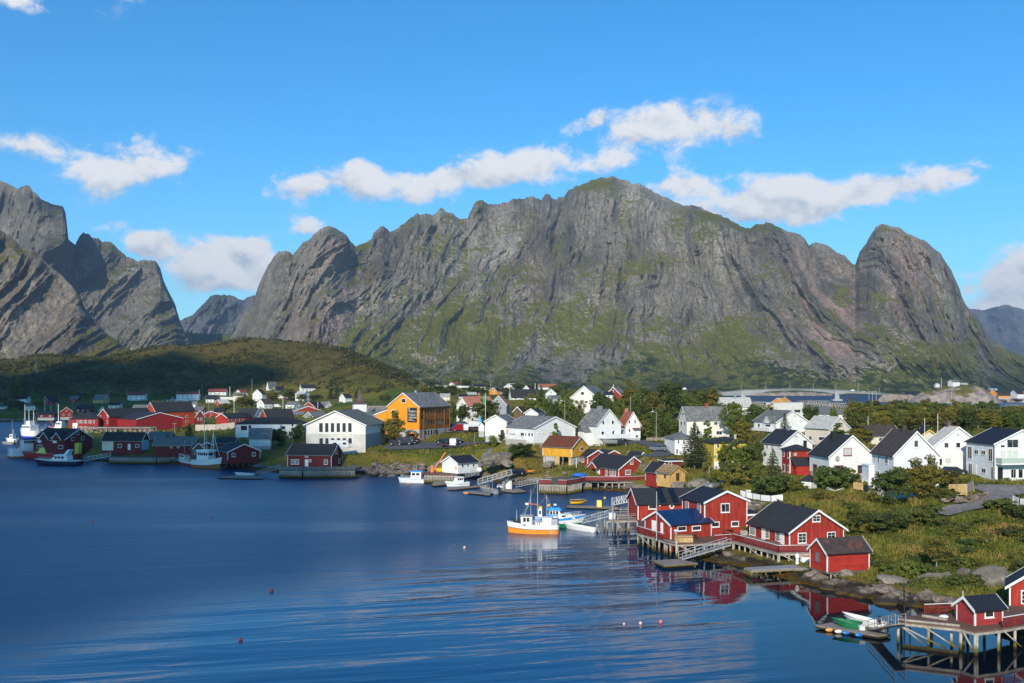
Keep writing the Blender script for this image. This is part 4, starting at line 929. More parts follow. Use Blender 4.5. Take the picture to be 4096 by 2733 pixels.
B.add([(-2.2,c0-h.l*.2,3.95),(-2.2,c0+h.l*.2,3.95),(-2.2,c0,5.5)], [(0,1,2)]); B.build('porch_roof', ROOFS['slateR'], an)
h = house('white_house', 'white gabled house with red tiled roof and red porch roof', 'd', (1182,890), 1355, 1100, 735, 585, 288, 'white', 'tile', ratio=1.3, wins=[('g',1282,672,1303,720),('g',1215,780,1237,822),('g',1217,683,1237,720)], chims=[(1125,1170,545,flat('salmon_chimney', (.45,.18,.13), .9))])
u0, z0 = h.hit('g', 1300, 775); B = h.B(); B.box(u0-1.1, -1.4, z0, u0+1.1, -.02, z0+.15); B.build('porch_roof', ROOFS['tile'], h.root)
h = house('white_house', 'big white gabled house with roof lights among trees on the knoll', 'd', (868,620), 525, 1000, 425, 280, 385, 'plaster', 'mid', ratio=1.1, wins=[('g',653,345,697,383),('g',700,450,740,480)], chims=[(680,705,248,BLACK)])
for q in (.35, .5, .65): B = h.B(); B.add([(h.w*.28,h.l*q,h.eh+(h.ah-h.eh)*.56+.21),(h.w*.28,h.l*q+.8,h.eh+(h.ah-h.eh)*.56+.21),(h.w*.36,h.l*q+.8,h.eh+(h.ah-h.eh)*.72+.21),(h.w*.36,h.l*q,h.eh+(h.ah-h.eh)*.72+.21)], [(0,1,2,3)]); B.build('roof_light', GLASS, h.roof)
house('red_house', 'dark red gabled house with grey roof beside the big white house on the knoll', 'd', (1130,450), 945, 1190, 385, 293, 400, 'red', 'slateR', ratio=1.0, wins=[('g',1000,325,1040,362,{'nx':2,'ny':2})], chims=[(1015,1033,265,flat('pale_green_chimney', (.35,.4,.33), .9))])
CAB3 = house('red_cabin', 'red cabin with black roof and porch gable on the slatted quay behind the moored boats', 'd', (1100,1372), 1435, 735, 1257, 1112, 246, 'red', 'black', ratio=1.5, found=0, drop=.1, bars=.42,
  wins=[('s',745,1248,788,1312),('s',945,1262,968,1328),('s',992,1262,1027,1332),('s',1035,1265,1067,1335),('g',1178,1262,1242,1320),('g',1318,1255,1353,1315),('g',1235,1138,1270,1198)], doors=[('s',832,1255,880,1335)], chims=[(1000,1015,1080,BLACK)], dormers=[(9.3,3.3,1.2,1.2)])
house('red_cabin', 'small red cabin with scuffed black roof at the left of the quay cabin', 'd', (735,1262), 965, 612, 1110, 1036, 262, 'red', 'black', ratio=.9, found=0, bars=.4, wins=[('s',652,1112,695,1172)])
house('red_cabin', 'red cabin with scuffed black roof between the yellow boathouse and the quay cabin', 'd', (935,1210), 1145, 800, 1097, 1040, 269, 'red', 'black', ratio=1.1, found=0)
house('red_cabin', 'red cabin with clean black roof close behind the quay cabin on the right', 'd', (1300,1260), 1460, 1160, 1172, 1062, 258, 'red', 'black', ratio=1.4, found=0)
h = house('boathouse', 'raw pine boathouse with bare roof battens, brown door and red dark-roofed left half', 'd', (1700,1408), 1880, 1550, 1305, 1225, 226, 'pine', roofing('bare_battens', (.17,.115,.08), .8, 'metal', (.3,.22,.14), .5), ratio=.9, found=0, wins=[('s',1632,1312,1662,1370)], doors=[('g',1775,1300,1812,1390,flat('brown_door', (.08,.04,.025), .6))], trim=TIMBER_Y)
B = h.B(); zz = lambda t: h.eh+(h.ah-h.eh)*t+.30
for t in (.02, .35, .68, 1.0): B.bar((h.w*.5*t, -.3, zz(t)), (h.w*.5*t, h.l+.3, zz(t)), .08)
for q in range(7): B.bar((0, h.l*q/6, zz(0)+.05), (h.w*.5, h.l*q/6, zz(1)+.05), .07)
B.build('batten', TIMBER_Y, h.roof)
house('red_cabin', 'low red shed with black roof joined to the raw pine boathouse', 'd', (1548,1410), 1715, 1415, 1292, 1190, 232, 'red', 'black', ratio=1.3, found=0)
h = house('white_boathouse', 'white boathouse with black roof and an orange lifebuoy on the quay', 'c', (1270,1282), 1085, 1503, 1185, 1108, 258, 'white', 'navy', ratio=1.1, found=0, drop=.6, trim=WHITE, wins=[('s',1307,1195,1335,1235),('s',1372,1195,1395,1228),('s',1437,1188,1460,1228)])
u, z = h.hit('g', 1245, 1240); B = h.B(); n = 12
for k in range(n):
 t0, t1 = 2*math.pi*k/n, 2*math.pi*(k+1)/n; B.bar((u+.33*math.cos(t0), -.08, z+.33*math.sin(t0)), (u+.33*math.cos(t1), -.08, z+.33*math.sin(t1)), .1)
lb = B.build('lifebuoy', flat('buoy_orange', (.75,.12,.03), .5)); lb.location = h.root.location; lb.rotation_euler = h.root.rotation_euler; tag(lb, 'orange ring lifebuoy hung on the white boathouse gable', 'lifebuoy')
# ---- the orange building and the white hall
ORB = house('orange_building', 'tall orange building with black sign board and rows of brown-panelled windows', 'c', (815,925), 440, 1172, 522, 362, 323, 'orange', 'slateR', th=24, trim=WHITE,
  wins=[('g',603,425,657,475),('g',490,557,533,605),('g',418,587,447,612)], chims=[(760,790,333,flat('green_metal_chimney', (.25,.33,.30), .7))], cornerb=False)
h = ORB
xs = [(818,860),(873,897),(908,930),(942,965),(975,998),(1008,1030),(1040,1062),(1072,1094),(1105,1130),(1138,1162)]
for row, (y0, y1, d0) in enumerate(((537,600,0), (668,735,0), (797,862,0))):
 for (x0, x1) in xs:
  if row == 2 and (x0 > 1020 or x0 < 870): continue
  if row == 1 and x0 < 870: y0b, y1b = 603, 668
  else: y0b, y1b = y0, y1
  per = (x0-815)/357.0; dy = (0 if row == 0 else -30*per if row == 1 else -95*per)*.25
  h.window('s', *h.rect('s', x0, y0b+dy-(8*per if row == 0 else 0), x1, y1b+dy-(8*per if row == 0 else 0)), nx=1, ny=2)
zb = h.hit('s', 840, 790)[1]; z2 = h.hit('s', 840, 520)[1]
B = h.B(); B.box(-.06, -.06, zb, -.006, h.l-.05, z2)
B.build('panelled_front', WALLS['ochre'], h.root)
for q in (0.005, .13, .49, .80, .985): B = h.B(); B.box(-.22, h.l*q, zb-3.5, -.063, h.l*q+.22, z2); B.build('pilaster', WALLS['ochre'], h.root)
B = h.B(); B.box(-.03, -.03, -2, h.w+.03, -.004, zb); B.box(-.03, -.03, -2, -.004, h.l, zb-.003); B.build('concrete_basement', CONC, h.root)
u0, z0, u1, z1 = h.rect('g', 677, 532, 787, 704)
B = h.B(); B.box(u0, -.12, z0, u1, -.01, z1); SB = B.build('sign_board', BLACK, h.root)
def text_on(s, size, loc, rot, parent, mat=WHITE, align='LEFT', name='lettering', ext=.004):
 c = bpy.data.curves.new(name, 'FONT'); c.body = s; c.size = size; c.extrude = ext; c.align_x = align
 tmp = bpy.data.objects.new('t', c); me = bpy.data.meshes.new_from_object(tmp); bpy.data.objects.remove(tmp); me.materials.clear(); me.materials.append(mat); o = bpy.data.objects.new(name, me); COL.objects.link(o); o.location = loc; o.rotation_euler = rot; o.parent = parent; return o
def wall_text(h, face, s, x, y, size, parent, mat=WHITE, off=.135):
 """left end of the base line at region point x,y"""
 u, z = h.hit(face, x, y)
 if face == 'g': loc = (u, -off, z) if not h.sw else (-off, u, z); rz_ = 0 if not h.sw else -math.pi/2
 else: loc = (-off, u, z) if not h.sw else (u, -off, z); rz_ = -math.pi/2 if not h.sw else 0
 return text_on(s, size, loc, (math.pi/2, 0, rz_), parent, mat)
for s_, y_, sz in (('n', 557, 1.15), ('Nasjonalparken', 573, .42), ('Lofotodden nasjonalpark', 582, .42), ('Visitor Center', 611, .42), ('Lofotodden National Park', 621, .38), ('Utstilling/Exhibition', 647, .42), ('Turinfo/Hiking info', 657, .40), ('Kafe/Cafe', 672, .32), ('Toalett/Toilet', 679, .32), ('www.lofotodden.no', 687, .32)):
 wall_text(h, 'g', s_, 689, y_, sz, SB)
B = h.B()
for y_ in (590, 626): zl = h.hit('g', 700, y_)[1]; B.box(u0+.9, -.14, zl, u1-.9, -.121, zl+.04)
B.build('sign_rule', WHITE, SB)
ul, zl = h.hit('g', 290, 612); _, zt = h.hit('g', 452, 552)
B = h.B(); B.add([(h.w,.3,-2),(ul,.3,-2),(ul,.3,zl-.3),(h.w,.3,zt-.3),(h.w,h.l*.8,-2),(ul,h.l*.8,-2),(ul,h.l*.8,zl-.3),(h.w,h.l*.8,zt-.3)], [(0,1,2,3),(4,7,6,5),(1,5,6,2),(3,2,6,7)]); lt = B.build('lean_to', WALLS['orange'], h.root)
B = h.B(); B.add([(h.w,0,zt-.28),(ul+.4,0,zl-.3-.1),(ul+.4,0,zl),(h.w,0,zt),(h.w,h.l*.82,zt-.28),(ul+.4,h.l*.82,zl-.4),(ul+.4,h.l*.82,zl),(h.w,h.l*.82,zt)], [(0,1,2,3),(4,7,6,5),(1,5,6,2),(3,2,6,7),(0,4,5,1)]); B.build('lean_to_roof', WHITE, lt)
u0, z0 = h.hit('g', 805, 905); u1, z1 = h.hit('g', 722, 832); zp = h.hit('g', 765, 805)[1]
if u1 < u0: u0, u1 = u1, u0
B = h.B(); um = (u0+u1)/2
B.box(u0, -2.2, z0-1, u0+.18, -.03, z1); B.box(u1-.18, -2.2, z0-1, u1, -.03, z1); B.add([(u0,-2.2,z1),(u1,-2.2,z1),(um,-2.2,zp)], [(0,1,2)]); po = B.build('entrance_porch', WALLS['orange'], h.root)
B = h.B()
for sg in (-1, 1): B.add([(um,-2.5,zp),(um+sg*(u1-um+.3),-2.5,z1-.2),(um+sg*(u1-um+.3),0,z1-.2),(um,0,zp),(um,-2.5,zp+.15),(um+sg*(u1-um+.3),-2.5,z1-.05),(um+sg*(u1-um+.3),0,z1-.05),(um,0,zp+.15)], [(0,1,2,3),(7,6,5,4),(0,4,5,1),(1,5,6,2),(2,6,7,3),(3,7,4,0)])
B.build('entrance_roof', ROOFS['grey'], po)
B = h.B(); B.box(u0+.4, -.1, z0-.6, u1-.4, -.035, z1-.3); B.build('door', GLASS, po)
HALL = house('white_hall', 'large white hall with grey-green roof and two rows of six dark windows', 'b', (2238,1015), 1542, 2470, 735, 573, 297, 'plaster', 'dgreen', th=12, ov=.6, cornerb=False,
  wins=[('g',x0,708,x1,824,{'nx':1,'ny':1}) for x0, x1 in ((1690,1742),(1760,1808),(1827,1876),(1895,1944),(1963,2012),(2031,2081))]+[('g',x0+2,885,x1+2,960,{'nx':1,'ny':1}) for x0, x1 in ((1690,1742),(1760,1808),(1827,1876),(1895,1944),(1963,2012),(2031,2081))]+[('s',x,737,x+11,757) for x in (2326,2344,2368,2386)], panemat=flat('dark_pane', (.035,.036,.034), .25))
B = HALL.B(); zm = HALL.hit('g', 2240, 845)[1]; B.box(-.03, -.04, -1.5, HALL.w+.03, -.004, zm); B.build('lower_wall', flat('penumbra_render', (.60,.56,.50), .85, .15, .4), HALL.root)  # soft shadow edge on the lower gable, put into a darker wall colour
B = HALL.B(); B.box(-.04, .3, -1.5, -.004, HALL.l, zm); B.build('shaded_base_wall', flat('shaded_render', (.34,.33,.31), .85, .1), HALL.root)  # shade on the right-hand wall painted as a darker grey sheet
house('hall_wing', 'grey-roofed wing joined behind the white hall', 'c', (180,760), 150, 400, 684, 586, 332, 'plaster', 'dgreen', th=70, wd=14, ratio=None)
# ---- white houses right of the orange building
h = house('white_house', 'long white house with faded red sheet roof and twin gables behind a round tree', 'c', (1385,720), 1252, 1700, 508, 407, 400, 'plaster', 'pink', ratio=1.7, auto=(3,1,2), chims=[(1505,1530,360,flat('terracotta', (.4,.16,.1), .9))])
house('white_house', 'right gable of the long faded-red-roofed house, grey lower wall', 'c', (1838,640), 1650, 1862, 497, 393, 396, 'grey', 'pink', th=8, ln=9, wins=[('g',1715,432,1743,470)])
house('white_house', 'small white house with dark grey roof next to the green flag', 'c', (1838,872), 1590, 1962, 697, 623, 285, 'white', 'mid', ratio=1.1)
house('shed', 'tiny white and red shed with dark roof beside the parked cars', 'c', (1575,810), 1512, 1600, 740, 708, 288, 'white', 'felt', ratio=.6, wins=[])
CW = house('white_building', 'long low white building with weathered slate roof and an orange flame emblem', 'd', (105,950), 590, -248, 775, 643, 275, 'white', 'slateR', ratio=.95,
  wins=[('s',-51,822,-9,868),('s',4,827,16,868),('s',39,825,62,870),('s',74,827,97,870),('g',150,823,185,847,{'pane':CURT}),('g',195,823,230,845,{'pane':CURT}),('g',283,820,315,840)])
u, z = CW.hit('s', -213, 838); B = CW.B()
for (du, dz, r0) in ((0,.0,.42), (.1,.45,.36), (-.12,.75,.26), (.14,-.3,.30), (-.22,.3,.2)):
 n = 12; vs = [(-.03, u+du+r0*math.cos(2*math.pi*k/n), z+.3+dz+r0*1.2*math.sin(2*math.pi*k/n)) for k in range(n)]; B.add(vs, [tuple(range(n))])
B.build('emblem', flat('emblem_orange', (.75,.16,.03), .5), CW.root)
wall_text(CW, 's', 'lofotkraft', -182, 850, .75, CW.root, flat('emblem_blue', (.02,.05,.25), .5), .03)
B = CW.B()
for i in range(34): B.box(-2.4, .2+i*.29, -1.6, -2.36, .2+i*.29+.25, .9+.1*(i % 3 == 0)*0)
f = B.build('plank_fence', flat('silver_planks', (.42,.39,.36), .9, .2), None); f.location = CW.root.location; f.rotation_euler = CW.root.rotation_euler; tag(f, 'silver-grey plank fence in front of the flame-emblem building', 'fence')
house('white_house', 'small white house with black roof tucked behind the flame-emblem building', 'c', (2210,650), 2055, 2290, 600, 548, 312, 'white', 'black', ratio=.8, wins=[('s',2240,590,2255,612)])
house('brown_shed', 'small brown shed with pale barge board in front of dense trees', 'c', (2020,660), 1925, 2060, 578, 525, 332, 'brown', 'felt', ratio=.7)
# ------------------------------------------------------------------ left village: warehouses, wharf houses, hillside houses
h = house('warehouse', 'wide red warehouse with low-pitched black roof and windowless gable', 'a', (1603,822), 2140, 1285, 670, 592, 450, 'warered', 'black', ratio=1.1, found=0, cornerb=True)
h = house('warehouse', 'red warehouse with narrow tall gable between two lower red sheds', 'a', (1283,820), 1155, 1785, 634, 548, 458, 'warered', 'black', ratio=2.6, found=0, wins=[('g',x0,y0,x1,y1) for x0, x1 in ((1172,1187),(1254,1269)) for y0, y1 in ((622,657),(682,722),(762,800))])
h = house('warehouse', 'low red warehouse with paired white windows and a big white door', 'a', (815,782), 800, 1155, 660, 585, 455, 'warered', 'black', th=82, wd=18, found=0, kind='hip',
  wins=[('s',x0,y0,x1,y1) for x0, x1 in ((902,918),(934,950),(953,968),(988,1003),(1006,1021),(1042,1056),(1059,1075),(1095,1111)) for y0, y1 in ((680,716),(753,788))], doors=[('s',853,713,912,775)])
h = house('warehouse', 'tall orange-red warehouse with pale left gable edge and black roof', 'a', (1830,770), 1713, 2288, 580, 470, 485, 'orangered', 'felt', ratio=2.2, found=0, wins=[('s',2180,627,2210,650),('s',2180,685,2210,708),('s',2073,627,2103,645)])
B = h.B()
for i in range(26): B.box(h.w/2-.05, h.l*i/26, h.ah, h.w/2+.05, h.l*i/26+.08, h.ah+.7+.2*(i % 3))
B.build('ridge_spike', TIMBER, h.roof)
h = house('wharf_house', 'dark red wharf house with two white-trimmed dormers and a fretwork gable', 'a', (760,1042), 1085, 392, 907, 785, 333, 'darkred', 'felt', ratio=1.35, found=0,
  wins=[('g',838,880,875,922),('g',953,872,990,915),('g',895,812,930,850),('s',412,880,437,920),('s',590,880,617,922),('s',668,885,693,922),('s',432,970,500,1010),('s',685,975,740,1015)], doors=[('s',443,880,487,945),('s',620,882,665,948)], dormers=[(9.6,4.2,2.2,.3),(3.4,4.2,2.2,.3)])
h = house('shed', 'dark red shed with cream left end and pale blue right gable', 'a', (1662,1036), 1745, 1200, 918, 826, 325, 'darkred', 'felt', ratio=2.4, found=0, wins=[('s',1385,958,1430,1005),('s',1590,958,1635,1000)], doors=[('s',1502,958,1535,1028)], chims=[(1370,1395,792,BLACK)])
B = h.B(); u0 = h.hit('s', 1332, 1000)[0]; B.box(-.06, u0, .0, -.004, h.l, h.eh-.05); B.build('cream_cladding', WALLS['cream'], h.root)
B = h.B(); B.box(.02, -.05, 0, h.w-.02, -.004, h.eh-.05); B.build('blue_cladding', WALLS['blue'], h.root)
h = house('shed', 'long dark red shed with bluish grey roof and small porch gable', 'a', (1805,1092), 1792, 2282, 976, 877, 320, 'darkred', 'mid', th=84, wd=8, found=0, wins=[('s',1998,980,2025,1007),('s',2080,980,2107,1007)], chims=[(1950,1985,850,BLACK)], dormers=[(17.,4.6,.9,1.3)])
house('shed', 'red shed with grey roof half hidden behind the long bluish-roofed shed', 'a', (1745,935), 1735, 2015, 905, 822, 347, 'darkred', 'mid', th=80, wd=7, found=0)
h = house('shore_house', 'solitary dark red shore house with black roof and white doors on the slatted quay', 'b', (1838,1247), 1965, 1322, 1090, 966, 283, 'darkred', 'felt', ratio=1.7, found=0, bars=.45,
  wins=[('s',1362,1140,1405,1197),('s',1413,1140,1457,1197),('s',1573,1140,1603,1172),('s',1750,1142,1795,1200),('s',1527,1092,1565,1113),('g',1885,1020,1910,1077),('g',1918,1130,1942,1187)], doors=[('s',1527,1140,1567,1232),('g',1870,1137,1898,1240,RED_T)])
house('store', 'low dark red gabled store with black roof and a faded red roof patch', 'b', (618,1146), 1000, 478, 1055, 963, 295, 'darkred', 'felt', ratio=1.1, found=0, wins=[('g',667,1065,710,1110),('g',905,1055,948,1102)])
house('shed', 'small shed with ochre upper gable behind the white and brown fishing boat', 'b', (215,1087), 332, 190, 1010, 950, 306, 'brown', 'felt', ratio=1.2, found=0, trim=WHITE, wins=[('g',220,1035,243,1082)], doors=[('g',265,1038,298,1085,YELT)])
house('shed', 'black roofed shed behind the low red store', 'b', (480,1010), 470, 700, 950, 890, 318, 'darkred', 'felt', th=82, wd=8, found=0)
h = house('white_house', 'wide white house with long black hipped roof and balcony, in shade', 'b', (712,885), 700, 1512, 722, 645, 385, 'white', 'felt', th=86, wd=12, kind='hip', wins=[('s',770,740,850,800,{'nx':4,'ny':1}),('s',1365,725,1395,755),('s',860,735,905,790),('s',1250,745,1300,790)])
B = h.B(); u0 = h.hit('s', 905, 800)[0]; u1 = h.hit('s', 1245, 800)[0]; zb = h.hit('s', 1000, 790)[1]; B.box(-1.8, u0, zb, -.01, u1, zb+1.9); B.build('balcony', WHITE, h.root)
house('shed', 'shed with mossy grey roof below the wide white house', 'b', (870,985), 860, 1120, 895, 778, 330, 'white', 'slateR', th=80, wd=9)
house('red_house', 'dark house with big black roof and red gable behind the wide white house', 'b', (1080,660), 1000, 1400, 652, 553, 470, 'red', 'felt', ratio=1.5)
house('red_house', 'bright scarlet long house with black roof and outdoor stair', 'b', (615,760), 488, 915, 650, 603, 470, 'brightred', 'black', ratio=2.0, found=0, wins=[('s',x,655,x+22,692) for x in (622,666,710,754,798)]+[('s',622,725,644,750),('s',666,725,688,750)])
house('grey_house', 'house with broad dark grey roof and white right gable', 'b', (930,670), 1030, 730, 635, 545, 540, 'white', 'felt', ratio=1.7, auto=(0,2,1))
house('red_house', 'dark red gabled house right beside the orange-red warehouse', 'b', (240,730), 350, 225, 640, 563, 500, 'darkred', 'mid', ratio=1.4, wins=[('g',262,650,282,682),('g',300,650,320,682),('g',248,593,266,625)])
house('red_house', 'small red house with white barge boards left of the scarlet house', 'b', (330,650), 395, 450, 612, 573, 590, 'red', 'mid', th=20, wd=9, ln=8, auto=(1,1,1))
house('red_house', 'red house with dark roof and three white windows behind the scarlet house', 'b', (455,620), 445, 575, 580, 536, 610, 'red', 'black', th=80, wd=9, auto=(3,0,1))
house('red_house', 'red house with high white-trimmed gable and grey roof', 'b', (1365,655), 1500, 1590, 585, 517, 560, 'red', 'slateR', th=22, wd=19, ln=16, wins=[('g',1425,540,1443,562)])
house('red_house', 'red house with dark hipped roof and one white window near the church', 'b', (1648,580), 1500, 1760, 528, 465, 650, 'red', 'black', ratio=1.0, wins=[('g',1572,528,1604,556)])
house('grey_house', 'small grey-roofed pale house behind the dark hipped roof', 'b', (1765,535), 1835, 1690, 505, 460, 720, 'plaster', 'mid', ratio=1.4, auto=(0,1,1))
house('slate_shed', 'blue-grey house with slate gable left of the white hall', 'b', (1625,715), 1515, 1800, 640, 585, 470, 'grey', 'mid', ratio=1.2)
house('shed', 'low mossy-roofed shed with small white porch in front of the red gable', 'b', (1385,660), 1365, 1545, 625, 580, 520, 'red', 'slateR', th=70, wd=8)
root = empty('church', wp(*pp('b', 2168, 640), 420), R(14), 'white church tower with slender dark copper spire beside the hall', 'church')
k = 420/F*REG['b'][2]; hw = 76*k
COP = roofing('dark_copper', (.10, .065, .06), .5)
B = MB(); B.box(-hw,-hw,-2,hw,hw,155*k); B.build('tower', WALLS['whitev'], root)
B = MB(); z0 = 155*k; z1 = 185*k; z2 = 345*k; o_ = hw*1.15; i_ = hw*.42
ring = lambda r, z: [(-r,-r,z),(r,-r,z),(r,r,z),(-r,r,z)]
B.add(ring(o_, z0-.1)+ring(o_, z0+.05)+ring(i_, z1)+ring(.06, z2), [(3,2,1,0)]+[(a*4+j, a*4+(j+1) % 4, a*4+4+(j+1) % 4, a*4+4+j) for a in range(3) for j in range(4)]+[(12,13,14,15)]); B.build('spire', COP, root)
h = house('church_nave', 'grey slate church nave roof right of the white tower', 'c', (150,680), 115, 400, 625, 546, 430, 'white', 'slateR', th=78, wd=12)
def mini(reg, x0, yr, x1, ye, yb, gw, Y, wall, roof, auto, label, name='house', trim=None, grp='small houses scattered over the village'):
 kw = dict(trim=trim) if trim else {}
 if gw > 0: return house(name, label, reg, (x1-gw, yb), x1, x0, ye, yr, Y, wall, roof, ratio=max(.5, min(2.5, (x1-x0-gw)/gw*.8)), auto=auto, group=grp, **kw)
 if gw < 0: return house(name, label, reg, (x0-gw, yb), x0, x1, ye, yr, Y, wall, roof, ratio=max(.5, min(2.5, (x1-x0+gw)/-gw*.8)), auto=auto, group=grp, **kw)
 return house(name, label, reg, (x0, yb), x0-3, x1, ye, yr, Y, wall, roof, th=84, wd=9, auto=auto, group=grp, **kw)
